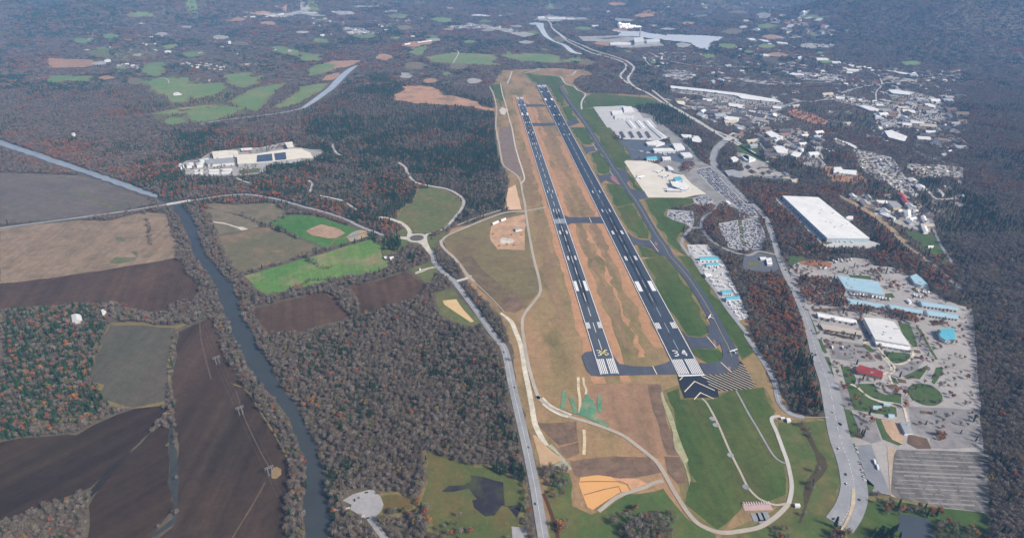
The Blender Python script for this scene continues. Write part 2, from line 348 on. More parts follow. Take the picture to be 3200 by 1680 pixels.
area('marsh', 'n:1480,800 1600,800 1780,890 1810,960 1795,1060 1900,1040 1930,1100 1920,1180 1830,1090 1790,1080 1700,1160 1600,1160 1510,1100 1500,1020 1560,990 1460,920 1330,940 1270,930 1300,905 1450,900 1520,850', soil('dark marsh', C(54,52,60), C(60,58,66), C(82,88,56), .02, .03, amt3=.7), 2, 'dark purple grey flooded patch in the meadow', 'marsh', edge=3.5)
LOT = soil('lot grey', C(166,166,168), C(178,176,176), C(150,150,152), .02, .06, fine=.2)
area('car_park', 'n:360,1030 460,970 630,915 690,990 725,1060 715,1110 650,1180 670,1200 800,1400 730,1400 570,1190 430,1100 440,1060', LOT, 3, 'pale grey gravel car park with a boat ramp by the river', 'car park', edge=1)
area('car_park', 'n:1860,1250 1970,1255 2000,1352 2030,1450 1880,1450', LOT, 3, 'small pale car park at the bottom edge by the road', 'car park', edge=1)
area('farmland', 'a:620,880 900,810 1250,820 1560,900 1640,930 1700,1010 1500,1090 1850,1150 1800,1190 1400,1290 1200,1310 900,1300 760,1230 1050,1140 900,1120 800,1040 760,950', soil('farm olive', C(118,124,86), C(108,112,78), C(134,122,92), .004, .009, amt3=.7), .6, 'olive farmland with scattered trees far on the left', 'farmland', clear=False, edge=6)
area('farmland', 'a:60,560 400,500 850,560 850,620 700,640 500,650 200,620', _mc['farm olive'], .6, 'dim green farmland near the left edge far away', 'farmland', clear=False, edge=6)
for s, l in (('a:720,680 930,655 900,790 840,810 760,800 700,740', 'green pasture far beyond the left woods'), ('a:640,880 900,830 1200,830 1160,900 1500,880 1600,920 1540,960 1480,1000 1250,1050 1180,1010 900,1000 790,950 780,900', 'olive farm clearing with barns far at the left'),
             ('a:950,1010 1100,990 1180,1010 1190,1070 1000,1090', 'bright green paddock in front of the long barn'), ('a:1580,800 1850,770 1840,830 1960,800 1900,890 1750,930 1620,900', 'green pasture above the curved wood strip'),
             ('a:1920,930 2200,880 2100,960 2030,1050 1950,1120 1900,1170 1800,1150 1600,1080 1800,980', 'long green field rising beside the river far left'), ('a:780,1200 1100,1150 1480,1110 1780,1150 1700,1180 1500,1250 1300,1290 1200,1260 1150,1200 950,1210', 'green and tan fields left of the far river bend'),
             ('a:920,1290 1000,1240 1150,1240 1170,1290 1000,1320', 'small pale field left of the far river bend'), ('a:2366,960; b:0,920 280,880 220,950 100,1020 0,1075; a:2200,1130 2080,1140 2250,1040', 'curved olive field on the far river bank'),
             ('b:0,560 200,580 220,640 100,650 0,640', 'green slope above the far river'), ('b:80,750 180,690 260,680 370,690 300,750 380,740 260,770 100,810', 'green strip field by the far river'), ('b:1320,610 1600,560 1700,565 2050,580 2080,640 2000,650 2110,690 1700,680 1380,655', 'wide pale green field beyond the wooded hill'),
             ('b:1180,510 1340,490 1310,560 1260,590 1200,570', 'small green field below the orange site'), ('b:2100,580 2366,570; c:250,575 400,640 600,600 590,650 300,665 0,640; b:2366,660 2150,600', 'green meadow by the narrow far river'),
             ('c:0,565 150,570 380,600 350,640 80,640 0,610', 'green patch left of the highway'), ('a:2050,500 2150,490 2366,550; b:0,565 20,600; a:2200,570 2060,540', 'pale green hill pasture far away'), ('a:1120,560 1320,545 1350,580 1180,610', 'pale clearing with far houses'),
             ('a:920,500 1040,475 1030,510 960,520', 'small far green paddock'), ('a:20,810 160,815 120,860 20,860 -300,870 -300,800', 'green pasture at the left edge'), ('a:520,150 640,130 800,145 820,175 600,185', 'far green clearing in the blue haze'),
             ('b:1340,375 1450,380 1470,410 1380,420', 'far green slope beside the orange site')):
    area('pasture', s, soil('far pasture', C(110,140,86), C(122,142,90), C(150,146,104), .004, .008, amt3=.6), 1, l, 'pasture', edge=5)
for s, l in (('a:-300,620 20,628 120,625 220,660 210,690 60,720 -300,720', 'orange brown field at the left edge far away'), ('b:180,700 330,650 640,640 560,690 460,720 330,740 220,750', 'pinkish brown field above the far river'), ('b:250,800 420,770 340,850 220,860', 'brown field on the far river bank'),
             ('a:1050,1150 1240,1130 1450,1110 1440,1140 1200,1170 1080,1180', 'tan field left of the far river'), ('b:1060,470 1390,420 1400,460 1200,500 1070,490', 'orange building site far beyond the airport')):
    area('bare_field', s, soil('far bare', C(176,136,110), C(186,150,124), C(150,132,96), .006, .01), 1, l, 'field', edge=5)
area('cleared_ground', 'b:970,1060 990,1000 1120,950 1060,920 1150,908 1300,905 1420,930 1490,970 1500,1010 1600,1010 1750,1050 1850,1080 1930,1130 1980,1140 2110,1165 2090,1190 1930,1160 1800,1130 1600,1115 1450,1110 1300,1095 1200,1100 1130,1080', soil('far cut', C(190,146,116), C(200,160,128), C(136,122,98), .01, .012, amt3=.9), 1, 'orange brown cleared ground on the hill left of the runways', 'bare ground', edge=5)
area('gravel_yard', 'b:2085,1170 2130,1140 2180,1160 2170,1220 2110,1215', CREAM, 4, 'bright white gravel pad at the bend of the service road', 'gravel')

for s, w, l in (('m:1400,60 1480,300 1600,560 1690,720', 1.5, 'faint worn line under the pylons'), ('m:1660,860 1560,1040 1450,1220 1370,1352 1300,1480', 2.5, 'faint farm track leaving the sandy patch'), ('i:1300,700 1310,860 1360,1080 1420,1300', 2.5, 'faint track down the long dark field'), ('m:1380,0 1500,60 1640,280 1760,470 1850,640', 3, 'dry grass edge of the long dark field'), ('i:350,700 420,712 620,700 850,742 960,745 1060,735 1160,712', 5, 'pale farm track along the hedge'), ('i:260,575 290,640 340,660 380,650 375,590 330,560 280,560', 4, 'pale loop drive round the white farmhouse')):
    way('track', s, w, HAYRIM if w > 2.6 else soil('worn line', C(112,96,80), C(104,88,72)), 2.6, l, 'track', clear=0)
# ------------------------------------------------------------------ water
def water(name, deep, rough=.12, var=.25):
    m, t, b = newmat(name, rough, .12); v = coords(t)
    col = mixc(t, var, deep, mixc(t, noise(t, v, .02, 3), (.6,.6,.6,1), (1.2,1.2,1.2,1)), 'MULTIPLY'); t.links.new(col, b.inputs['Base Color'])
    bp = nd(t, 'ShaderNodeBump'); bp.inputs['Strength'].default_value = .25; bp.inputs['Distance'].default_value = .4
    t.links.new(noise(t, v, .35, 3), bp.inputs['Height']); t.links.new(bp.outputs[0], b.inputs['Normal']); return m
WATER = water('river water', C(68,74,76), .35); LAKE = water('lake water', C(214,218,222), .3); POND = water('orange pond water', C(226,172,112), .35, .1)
area('river', 'e:-820,120 20,408 200,470 430,545 640,625 900,735 1000,770 1100,800 1140,850 1200,905 1270,1050 1300,1170 1340,1270 1370,1352; i:1380,0 1470,100 1560,210 1650,300 1690,440 1740,590 1790,720 1870,830 1930,980 2030,1090 2100,1250 2160,1352; m:1800,0 1900,130 1980,240 2020,380 2110,480 2140,640 2180,800 2200,960 2240,1100 2260,1200 2220,1352 2230,1800 1980,1800 2010,1352 2000,1100 2030,900 2010,700 1950,560 1890,350 1800,220 1700,90 1600,0; i:1910,1352 1880,1270 1780,1120 1720,990 1640,850 1590,680 1530,560 1500,430 1460,300 1400,210 1330,110 1260,20; e:1250,1352 1220,1290 1180,1150 1130,1040 1080,920 1020,860 1000,815 890,765 700,700 420,605 200,530 20,465 -820,180', WATER, 1, 'broad slate blue river winding up the left side', 'river', edge=2)
area('river', 'e:-820,122 20,410 200,472 430,547 640,627 850,708 835,738 700,697 420,602 200,528 20,463 -820,178', water('painted river glint', C(150,160,170), .25), 1.6, 'pale stretch of the river above the bridge, sky glint painted in', 'river', edge=3)  # sky reflection put into a paler water colour along this reach
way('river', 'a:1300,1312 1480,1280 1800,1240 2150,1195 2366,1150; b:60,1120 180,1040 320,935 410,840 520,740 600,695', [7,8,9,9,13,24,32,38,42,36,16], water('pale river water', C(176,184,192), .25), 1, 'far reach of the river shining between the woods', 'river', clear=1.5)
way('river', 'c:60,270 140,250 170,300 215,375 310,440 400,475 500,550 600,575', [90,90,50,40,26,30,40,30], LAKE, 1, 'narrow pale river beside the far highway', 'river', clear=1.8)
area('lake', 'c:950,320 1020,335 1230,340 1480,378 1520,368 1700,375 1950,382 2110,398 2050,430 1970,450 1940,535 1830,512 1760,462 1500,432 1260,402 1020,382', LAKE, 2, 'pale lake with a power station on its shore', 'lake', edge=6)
area('pond', 'o:490,820 640,800 760,812 840,870 900,880 930,930 830,960 700,1040 600,1105 550,1080 510,980 475,880', POND, 3, 'bright orange sediment pond by the perimeter road', 'pond', edge=1)
area('pond_bed', 'o:750,812 1010,830 1080,870 1060,890 940,932 930,930 905,878 840,866', soil('pink silt', C(208,160,122), C(214,168,132), C(196,150,118), .02, .04), 2.5, 'pinkish silt end of the orange pond', 'mud', edge=1)
way('baffle_line', 'o:490,860 600,855 860,858 900,885 930,935', 1.6, soil('baffle', C(150,120,84), C(150,120,84)), 4, 'thin floating baffle across the orange pond', 'baffle', clear=0, sm=1)
way('baffle_line', 'o:520,975 700,925 825,900 850,955', 1.6, _mc['baffle'], 4, 'second thin floating baffle nearer the pond corner', 'baffle', clear=0, sm=1)
area('pond', 'j:1495,470 1640,455 1720,570 1830,690 1790,700 1700,640 1510,510', soil('tan pond', C(216,186,138), C(222,194,148), C(206,176,130), .02, .04, fine=.1), 3, 'tan settling basin wedged beside the main road', 'pond', edge=1)
area('verge', 'j:1420,400 1600,330 1680,440 1900,680 1850,720 1750,740 1500,640 1430,520', MEADOW, 1.2, 'grass bank round the tan settling basin', 'grass')
area('pond', 'o:75,440 100,450 190,545 340,660 260,700 140,725', soil('tan silt', C(196,166,132), C(204,174,140), C(186,158,124), .02, .04, fine=.15), 3, 'triangular tan silt basin beside the pale channel', 'pond', edge=1)
area('pond', 'q:1720,1140 1850,1150 1990,1190 2010,1280 2060,1400 1750,1400 1690,1250', water('grey pond', C(78,86,96)), 2, 'grey pond at the bottom right corner', 'pond', edge=2)
area('pond', 'f:2190,640 2270,600 2290,680 2330,860 2190,865 2170,760', soil('pink basin', C(220,184,152), C(226,192,162), C(210,176,146), .02, .04, fine=.12), 5, 'pinkish rectangular basin beside the service road', 'pond', edge=1)

# ------------------------------------------------------------------ airfield ground
def rp(*p): return [G(*q) for q in p]
A34, B34 = np.array(G(2159.5, 1171.5)), np.array(G(1691.5, 268.5)); A35, B35 = np.array(G(1905.5, 1170.5)), np.array(G(1623, 306))
RDIR = (B34-A34)/np.linalg.norm(B34-A34); RANG = math.atan2(RDIR[1], RDIR[0])
INF = soil('infield', C(178,142,108), C(152,134,94), C(112,110,72), .008, .014, ang=RANG-math.pi/2, stretch=2.5, amt3=.8, lo3=.48)
INFO = soil('infield orange', C(200,152,116), C(188,146,108), C(158,132,96), .008, .02, ang=RANG-math.pi/2, stretch=6, amt3=.5, lo3=.52)
INFB = soil('infield brown', C(154,128,98), C(140,120,90), C(172,140,108), .01, .015, ang=RANG-math.pi/2, stretch=5, amt3=.6)
INFW = soil('infield olive', C(128,120,84), C(140,122,88), C(112,98,76), .008, .014, amt3=.6)
AGR = soil('airfield grass', C(78,104,52), C(92,112,56), C(118,114,68), .006, .012, ang=RANG-math.pi/2, stretch=3, amt3=.6, rows=.3, rowper=12)
DKS = soil('dark soil', C(128,106,88), C(140,116,96), C(104,90,76), .015, .04, amt3=.8)
area('airfield', 'w:1262,178 1400,172 1480,180 1490,190 1440,210 1470,235 1630,240 1660,262 1600,268 1495,270 1580,400 1640,500 1690,560 1730,600 1880,800 1900,860 1930,940 1990,1040 2085,1055 2110,1110 2130,1200 2110,1260 2080,1400 1395,1400 1350,1190 1330,1100 1290,900 1262,800 1190,720 1108,605 1140,575 1300,535 1270,520 1280,460 1250,380 1240,240 1240,215', INF, 1, 'tan and olive graded ground of the airfield', 'airfield')
area('graded_ground', 'f:1500,1190 1580,1120 1800,1020 2000,950 2366,890; g:20,880 60,1350; k:60,0 120,200 170,370 0,560; j:2320,540 2250,600 2130,590 1850,285 1700,100 1600,0; f:1560,1352', INFW, 2, 'olive graded terrace between the perimeter road and the main road', 'graded ground', edge=4)
area('graded_ground', 'j:2070,490 2220,380 2366,480 2366,530 2270,600 2150,580', DKS, 2.5, 'dark brown soil corner of the olive terrace', 'soil')
area('graded_ground', 'j:1600,0 1700,100 1850,280 2000,430 2180,360 1980,200 1830,30 1800,0', soil('brown terrace', C(122,106,84), C(110,96,76), C(132,120,84), .02, .03), 2.5, 'browner lower edge of the olive terrace', 'soil')
area('work_site', 'f:2000,1040 2100,980 2366,910 2366,1290 2250,1290 2080,1280 2000,1200', soil('work site', C(206,170,138), C(196,158,126), C(170,140,116), .02, .04), 2.5, 'sandy construction yard with stockpiles west of the runways', 'building site')
area('stockpile_pad', 'f:2100,1180 2140,1155 2240,1170 2260,1200 2200,1225 2110,1225', CREAM, 3.5, 'white gravel pad in the sandy construction yard', 'gravel', edge=1)
area('graded_ground', 'f:2090,0 2215,0 2290,350 2340,500 2310,520 2180,420 2130,370 2100,200', soil('mauve soil', C(134,118,108), C(144,126,114), C(120,108,96), .02, .04), 2.5, 'dull brown strip between the two service roads', 'soil')
MED = [(A35+RDIR*120+np.array([26,0])), (A34+RDIR*100-np.array([34,0])), (B34-RDIR*30-np.array([34,0])), (B35+np.array([26,0]))]
def rfr(A):   # local runway frame
    n = np.array([RDIR[1], -RDIR[0]])
    return lambda u, v: tuple(A+RDIR*u+n*v)
DIR35 = (B35-A35)/np.linalg.norm(B35-A35)
f35 = lambda u, v: tuple(A35+DIR35*u+np.array([DIR35[1], -DIR35[0]])*v)
f34 = rfr(A34); L34 = float(np.linalg.norm(B34-A34)); L35 = float(np.linalg.norm(B35-A35))
def strip(name, fr, u0, u1, v0, v1, mat, lay, label, cat, edge=0, kind='structure'):
    g = [fr(u0, v0), fr(u1, v0), fr(u1, v1), fr(u0, v1)]
    if edge: g = rough_edge(g, edge, 25)
    return tag(drape(name, g, mat, lay), label, cat, None, kind)
strip('shoulder', f35, -20, L35+60, -34, -15, INFO, 2, 'orange soil shoulder left of the narrower runway', 'shoulder', 4)
strip('shoulder', f35, -20, L35+60, 15, 36, INFO, 2, 'orange soil shoulder right of the narrower runway', 'shoulder', 4)
strip('shoulder', f34, 90, L34*.62, -48, -22, INFO, 2, 'orange soil shoulder left of the wider runway', 'shoulder', 6)
def band(u0, u1, v0, v1, mat, lay, label):
    r = random.Random(int(u0+v0)); n = int((u1-u0)/40); k = [math.sin(math.pi*(i+.5)/n)**.5 for i in range(n)]; c = (v0+v1)/2; h = (v1-v0)/2
    g = [f35(u0+(u1-u0)*i/(n-1), c-h*k[i]+r.gauss(0,4)) for i in range(n)]+[f35(u0+(u1-u0)*i/(n-1), c+h*k[i]+r.gauss(0,4)) for i in range(n-1, -1, -1)]
    g = rough_edge(g, 5, 14)
    return tag(drape('drain_swale', g, mat, lay), label, 'swale', None, 'structure')
band(80, L35*.42, 40, 60, INFB, 2, 'dark grassy swale between the two runways'); band(40, L35*.3, 66, 76, INFO, 2, 'pale sandy track between the two runways'); band(L35*.2, L35*.44, 78, 104, INFB, 2, 'olive grass patch between the two runways')
band(150, L35*.33, -75, -48, INFB, 2, 'olive patch left of the narrower runway'); band(L35*.36, L35*.62, -80, -40, INFB, 2, 'second olive patch left of the narrower runway'); band(L35*.7, L35*.9, 40, 70, INFO, 2, 'orange patch between the runways far out')
band(L35*.46, L35*.97, 55, 90, INFB, 2, 'long olive swale between the runways further out')
for s, l in (('k:1260,40 1440,0 1560,100 1700,300 1830,520 1920,750 1930,820 1850,860 1720,850 1660,780 1560,600 1450,400 1340,180', 'long green grass island beside the near end of the wide runway'),
             ('g:1200,1240 1430,1330 1480,1380 1240,1352', 'green wedge by the middle connector'), ('g:960,840 1150,810 1250,1000 1330,1130 1310,1170 1180,1150 1050,990', 'green island in the middle of the taxiway'),
             ('g:860,590 960,600 1080,660 1150,800 960,830', 'green island opposite the apron corner'), ('g:700,270 780,240 860,380 900,470 830,490 770,470', 'oval green island between two connectors'),
             ('g:500,0 640,0 730,140 700,180 600,170', 'green island beside the asphalt apron'), ('c:390,1140 470,1120 545,1250 470,1290 410,1200', 'small green island near the far connectors'), ('c:0,760 120,800 350,810 420,890 380,920 270,900 130,890 60,830', 'green grass beyond the far runway end'),
             ('c:240,900 350,920 440,1100 390,1130 300,980', 'green strip by the far end of the taxiway'),
             ('c:420,900 520,930 640,1020 600,1160 720,1150 900,1352 690,1352 480,1080', 'green grass right of the far taxiway'), ('c:640,1030 720,990 1000,1010 1300,1040 1450,1100 1150,1125 720,1130 610,1160', 'wide grass field north of the hangars'),
             ('g:700,0 900,0 960,110 1050,200 1130,330 1050,340 1080,450 960,410 860,250 780,100', 'green grass beside the dark asphalt apron'), ('g:1085,470 1260,690 1220,680 1130,600', 'green sliver along the concrete apron'),
             ('g:1270,750 1330,740 1780,740 1790,800 1500,850 1500,940 1700,1020 1640,1080 1600,1200 1720,1352 1550,1240 1420,1040 1330,880', 'green grass between taxiway and rental car lots'),
             ('k:1610,0 1740,0 1850,180 1960,340 2100,490 2260,700 2340,850 2420,1000 2300,1080 2230,960 2120,800 1900,420 1760,200', 'long green strip right of the near taxiway'), ('k:1770,990 2020,980 2080,1040 2080,1090 1950,1130 1830,1060', 'small green island inside the taxiway bend'),
             ('b:2000,900 2110,890 2140,1000 2110,1130 2060,1020', 'green strip by the far service road')):
    area('grass', s, AGR, 2, l, 'grass', edge=3)
area('safety_area', 'o:1240,70 1370,20 1400,120 1700,120 1860,50 2100,40 2170,230 2150,300 2200,420 2290,690 2330,850 2320,1000 2150,1050 1900,1050 1700,1280 1550,1200 1450,1090 1400,870 1470,860 1330,420', AGR, 2, 'large green grass safety area south of the wide runway', 'grass', edge=4)
area('grass', 'q:620,330 800,330 1100,330 1130,480 1200,700 1235,860 1190,1080 1060,1300 900,1450 100,1450 300,1300 730,1080 775,950 760,750 700,560', soil('creek grass', C(84,106,56), C(104,110,66), C(140,116,78), .01, .02, amt3=.55), 2, 'green grass bank along the dark creek', 'grass')
area('grass', 'q:1400,1000 1640,1015 2130,1090 2500,1130 2500,1500 1150,1500 1320,1250 1390,1130', AGR, 2, 'green grass below the fairground car park', 'grass')
area('grass', 'o:600,1150 900,960 1220,900 1300,1000 1450,1180 1650,1310 1700,1600 300,1600 230,1300 180,960 200,740 420,760 450,1100', soil('south grass', C(84,108,58), C(96,112,62), C(130,112,74), .01, .02, amt3=.5), 1.5, 'green grass round the orange pond', 'grass')
area('graded_ground', 'o:490,260 700,380 860,450 960,520 1080,610 1150,650 1240,640 1370,640 1330,560 1180,100 1200,0 700,0 560,40', soil('streaked soil', C(176,138,112), C(162,130,102), C(140,116,90), .02, .02, ang=RANG-math.pi/2, stretch=7, amt3=.8), 2, 'streaked reddish soil below the runway ends', 'soil')
for s, l in (('o:110,350 440,330 470,490 300,530 200,440', 'dark mulched plot beside the pale channel'), ('o:300,555 470,510 482,610 370,655', 'small dark mulched plot'), ('o:1240,640 1370,640 1420,860 1340,870 1260,780', 'dark square plot left of the safety area'),
             ('o:400,680 560,655 1100,640 1170,700 1190,780 1080,800 830,820 600,795 480,820 440,800', 'brown mulched ground above the orange pond'), ('o:1080,0 1200,0 1250,300 1380,640 1250,640 1180,450', 'dark brown strip beside the stone swale')):
    area('plot', s, DKS, 2.5, l, 'soil', edge=2)
area('stone_swale', 'o:1185,80 1215,60 1310,300 1400,560 1440,660 1425,720 1470,830 1450,870 1410,740 1380,650 1300,430 1250,300', soil('stone swale', C(172,170,132), C(184,180,146), C(136,138,96), .06, .08), 3.5, 'cream stone lined swale along the green safety area', 'swale', edge=3)
area('stone_bank', 'o:190,540 240,530 340,650 410,740 400,755 230,730 340,660', soil('stone bank', C(168,172,150), C(190,186,164), C(120,124,100), .06, .08), 3.5, 'pale stone bank beside the triangular silt basin', 'stones', edge=1)
way('channel', 'j:2110,600 2220,690 2270,800 2310,900 2335,1000 2366,1200; o:30,20 60,180 85,330 130,440 190,540', [5,9,9,9,9,9,9,9,9,9,8], soil('channel stone', C(222,214,194), C(230,224,206), C(196,188,164), .06, .1), 3, 'pale stone lined drainage channel beside the main road', 'channel')
way('channel', 'o:155,120 230,190 320,235 410,272', 4, _mc['channel stone'], 6, 'cream erosion mat along the upper edge of the perimeter road', 'erosion mat', clear=0)
way('channel', 'o:155,175 230,230 320,275 380,290', 4, _mc['channel stone'], 6, 'cream erosion mat along the lower edge of the perimeter road', 'erosion mat', clear=0)
HYD = soil('seeding green', C(92,150,118), C(110,156,124), C(168,146,116), .05, .06)
for k, (s, w) in enumerate((('o:350,45 335,130 325,215', 5), ('o:362,60 350,150 345,220', 3), ('o:410,120 430,190 450,240', 7), ('o:560,95 520,180 500,250', 8), ('o:575,130 560,200 560,280', 5), ('o:540,150 530,220 525,270', 6), ('o:600,170 600,250 610,310', 6), ('o:620,180 625,260 640,320', 3),
                            ('o:660,95 655,180 660,240', 7), ('o:672,100 668,190 672,250', 4), ('o:590,130 580,220 585,300', 5), ('o:480,255 560,290 640,325 740,375', 7), ('o:500,245 580,270 650,310 720,360', 6), ('o:380,230 440,255 500,270', 4))):
    way('seeding_streak', s, w, HYD, 4+.1*k, 'teal green seeding streak on the soil beside the perimeter road', 'seeding', clear=0, group='teal seeding streaks')
CRM = soil('cream track', C(224,206,170), C(230,214,182), C(200,180,144), .05, .08)
for s, w, l in (('o:470,-60 472,40 485,130 485,250', 5, 'left cream straw track running down to the seeding'), ('o:515,-60 520,0 540,50 535,90', 4, 'short cream straw track beside the seeding'), ('o:520,400 525,500 520,620', 5, 'cream straw track below the perimeter road')):
    way('straw_track', s, w, CRM, 4, l, 'straw', clear=0)
area('creek', 'q:815,335 880,345 960,470 1010,580 1050,650 1062,730 1030,800 975,860 945,960 925,1080 860,1200 820,1195 880,1080 900,960 925,870 965,780 990,700 960,600 900,480', soil('creek scrub', C(82,72,54), C(92,80,60), C(70,74,48), .04, .06), 3, 'dark scrubby creek winding through the grass', 'creek', clear=False)
way('ditch', 'o:165,960 220,1100 270,1250 300,1400', 5, soil('red ditch', C(104,66,54), C(96,62,50)), 3, 'straight red brown ditch beside the main road', 'ditch')

# ------------------------------------------------------------------ runways, taxiways, aprons
ASPH = soil('runway asphalt', C(70,80,94), C(62,72,86), C(84,92,104), .01, .03, ang=RANG-math.pi/2, stretch=12, fine=.2, amt3=.35, rough=.9)
ASPH2 = soil('narrow runway asphalt', C(88,96,106), C(78,86,98), C(102,108,116), .01, .03, ang=RANG-math.pi/2, stretch=10, fine=.2, amt3=.4, rough=.9)
TAXI = soil('taxiway asphalt', C(88,94,106), C(78,84,98), C(106,110,120), .01, .02, ang=RANG-math.pi/2, stretch=10, fine=.2, amt3=.5)
DARK = soil('blast pad asphalt', C(48,54,68), C(44,50,64), C(58,64,76), .03, .06, fine=.15)
CONC = soil('apron concrete', C(222,216,202), C(230,224,212), C(206,200,188), .01, .03, fine=.12, amt3=.5)
CONG = soil('grey concrete', C(196,196,196), C(206,206,204), C(176,178,180), .01, .03, fine=.15, amt3=.5)
WHT = flat('marking white', C(240,240,240), .7, .2, .3); WHTD = flat('marking worn white', C(176,184,194), .7, .35, .2); YEL = flat('marking yellow', C(232,214,96), .7, .2, .3); CRY = flat('marking cream', C(236,226,196), .7, .2, .3)
RED = flat('marking red', C(158,116,110), .8, .3, .3); SEAM = flat('pale asphalt', C(150,160,166), .9, .4, .08)
def stroke(mb, pts, w, fr, u, v, z, sgn=1):
    """thick polyline in local marking coordinates (x right, y up), placed at u,v on the runway"""
    for (x0, y0), (x1, y1) in zip(pts, pts[1:]):
        d = math.hypot(x1-x0, y1-y0); tx, ty = (x1-x0)/d*w/2, (y1-y0)/d*w/2
        q = [(x0-tx-ty, y0-ty+tx), (x1+tx-ty, y1+ty+tx), (x1+tx+ty, y1+ty-tx), (x0-tx+ty, y0-ty-tx)]
        mb.face([(*fr(u+sgn*y, v+sgn*x), z(*fr(u+sgn*y, v+sgn*x))) for x, y in q][::-1])
DIG = {'3': [[(0,18),(6,18),(6,0),(0,0)], [(1.5,9.4),(6,9.4)]], '4': [[(6,0),(6,18)], [(5,18),(0,6),(7.5,6)]], '5': [[(6,18),(0,18),(0,10),(5,10),(6,8),(6,1),(5,0),(0,0)]],
       '1': [[(3,0),(3,18),(1,15.5)]], '6': [[(6,18),(0,18),(0,0),(6,0),(6,9),(0,9)]], '7': [[(0,18),(6,18),(2.5,0)]]}
def runway(name, fr, L, hw, asph, label, ends, nbar, worn, lay=8):
    ru = strip(name, fr, 0, L, -hw-1, hw+1, asph, lay, label, 'runway')
    zf = lambda x, y: float(lift(x, y, lay+1))
    def quad(mb, u0, u1, v0, v1):
        n = max(1, int((u1-u0)/120))
        for k in range(n):
            a, b = u0+(u1-u0)*k/n, u0+(u1-u0)*(k+1)/n
            mb.face([(*fr(u, v), zf(*fr(u, v))) for u, v in ((a,v0), (b,v0), (b,v1), (a,v1))][::-1])
    e = MB(); quad(e, 0, L, -hw-.4, -hw+1.0); quad(e, 0, L, hw-1.0, hw+.4); obj('edge_line', e.me('edge_line', [WHT]), ru)
    c = MB(); u = 75
    while u < L-90: quad(c, u, u+36, -.55, .55); u += 60
    obj('centre_line', c.me('centre_line', [worn]), ru)
    for end in (0, 1):
        def q2(mb, u0, u1, v0, v1): 
            (quad(mb, u0, u1, v0, v1) if not end else quad(mb, L-u1, L-u0, -v1, -v0))
        t = MB(); sp = hw*2*.93/(nbar+1)
        for i in range(nbar):
            v = (i-(nbar-1)/2)*sp+(sp*.5 if i >= nbar/2 else -sp*.5); q2(t, 2, 47, v-sp*.3, v+sp*.3)
        obj('threshold_bars', t.me('threshold_bars', [WHT]), ru)
        d = MB(); k = hw/22.9
        for j, ch in enumerate(ends[end]):
            for ln in DIG[ch]: stroke(d, [(x*k*1.05+((-11 if j == 0 else 4) if hw > 20 else (-13.5 if j == 0 else 6.5))*k, y*.9) for x, y in ln], 2.7*k, fr, (58 if not end else L-58), 0, zf, (1 if not end else -1))
        obj('runway_number', d.me('runway_number', [WHT]), ru)
        tz = MB()
        for u0, bars in ((150,3), (450,2), (600,2), (750,1), (900,1)):
            for s in (-1, 1):
                for b in range(bars):
                    va = hw*.42+b*hw*.14 if bars < 3 else hw*.5+b*hw*.15; a0, a1 = sorted((s*va, s*(va+hw*.10))); q2(tz, u0, u0+22, a0, a1)
        for s in (-1, 1):
            a0, a1 = sorted((s*hw*.45, s*hw*.86)); q2(tz, 300, 345, a0, a1)
        obj('touchdown_marks', tz.me('touchdown_marks', [WHT]), ru)
    return ru, zf, quad
R34, z34, q34 = runway('runway', f34, L34, 22.9, ASPH, 'wide dark runway marked 34 with white edge lines', ('34','16'), 12, WHTD)
R35, z35, q35 = runway('runway', f35, L35, 16.5, ASPH2, 'narrower grey runway marked 35 with a yellow cross over the number', ('35','17'), 8, WHT, 8.2)
RUB = soil('tyre rubber', C(38,42,50), C(46,50,58), C(60,68,80), .02, .05, ang=RANG-math.pi/2, stretch=20)
SMEAR = soil('worn asphalt', C(96,108,124), C(84,96,112), C(74,84,98), .01, .03, ang=RANG-math.pi/2, stretch=30)
for fr, L_, ru_, hw in ((f34, L34, R34, 22.9), (f35, L35, R35, 16.5)):
    for u0, u1, v0, v1, mt, nm in ((230, 760, -hw*.34, -hw*.12, RUB, 'tyre_marks'), (230, 760, hw*.12, hw*.34, RUB, 'tyre_marks'), (L_-760, L_-230, -hw*.3, hw*.3, RUB, 'tyre_marks'), (800, L_-900, -3.2, 3.2, SMEAR, 'worn_centre')):
        v = MB(); n = 14; rr0 = random.Random(int(u0+hw))
        e = [(u0+(u1-u0)*i/n, v0+rr0.gauss(0,.6)+(.5*(v1-v0) if i in (0, n) else 0), v1+rr0.gauss(0,.6)-(.5*(v1-v0) if i in (0, n) else 0)) for i in range(n+1)]
        for a, b in zip(e, e[1:]): v.face([(*fr(q[0], q[k]), float(lift(*fr(q[0], q[k]), 8.75))) for q, k in ((a,1), (b,1), (b,2), (a,2))][::-1])
        obj(nm, v.me(nm, [mt]), ru_)
x = MB(); zx = lambda a, b: float(lift(a, b, 11))
for ln in ([(-6,0),(6,16)], [(-6,16),(6,0)]): stroke(x, ln, 2.2, f35, 58, 0, zx)
obj('closed_cross', x.me('closed_cross', [YEL]), R35)
t = MB(); q34(t, -4, 0, -24, 24); obj('threshold_line', t.me('threshold_line', [WHT]), R34)
s = MB()
for u in (620, 700): 
    pass
TXS = 'w:1408,224 c'
tw = [G(*p) for p in P('c:370,925 470,1080 560,1200 660,1335; g:780,180 855,285 930,410 985,490 1095,660 1200,810 1300,985 1395,1140 1480,1260; k:1530,0 1690,180 1845,400 1975,620 2075,820 2150,950 2190,1060')]
def taxiway(s, w, label, lay=6, line=True, mat=None):
    o = way('taxiway', s, w, mat or TAXI, lay, label, 'taxiway', line=((flat('taxi line', C(190,186,120), .8, .3), .8, 0) if line else None)); return o
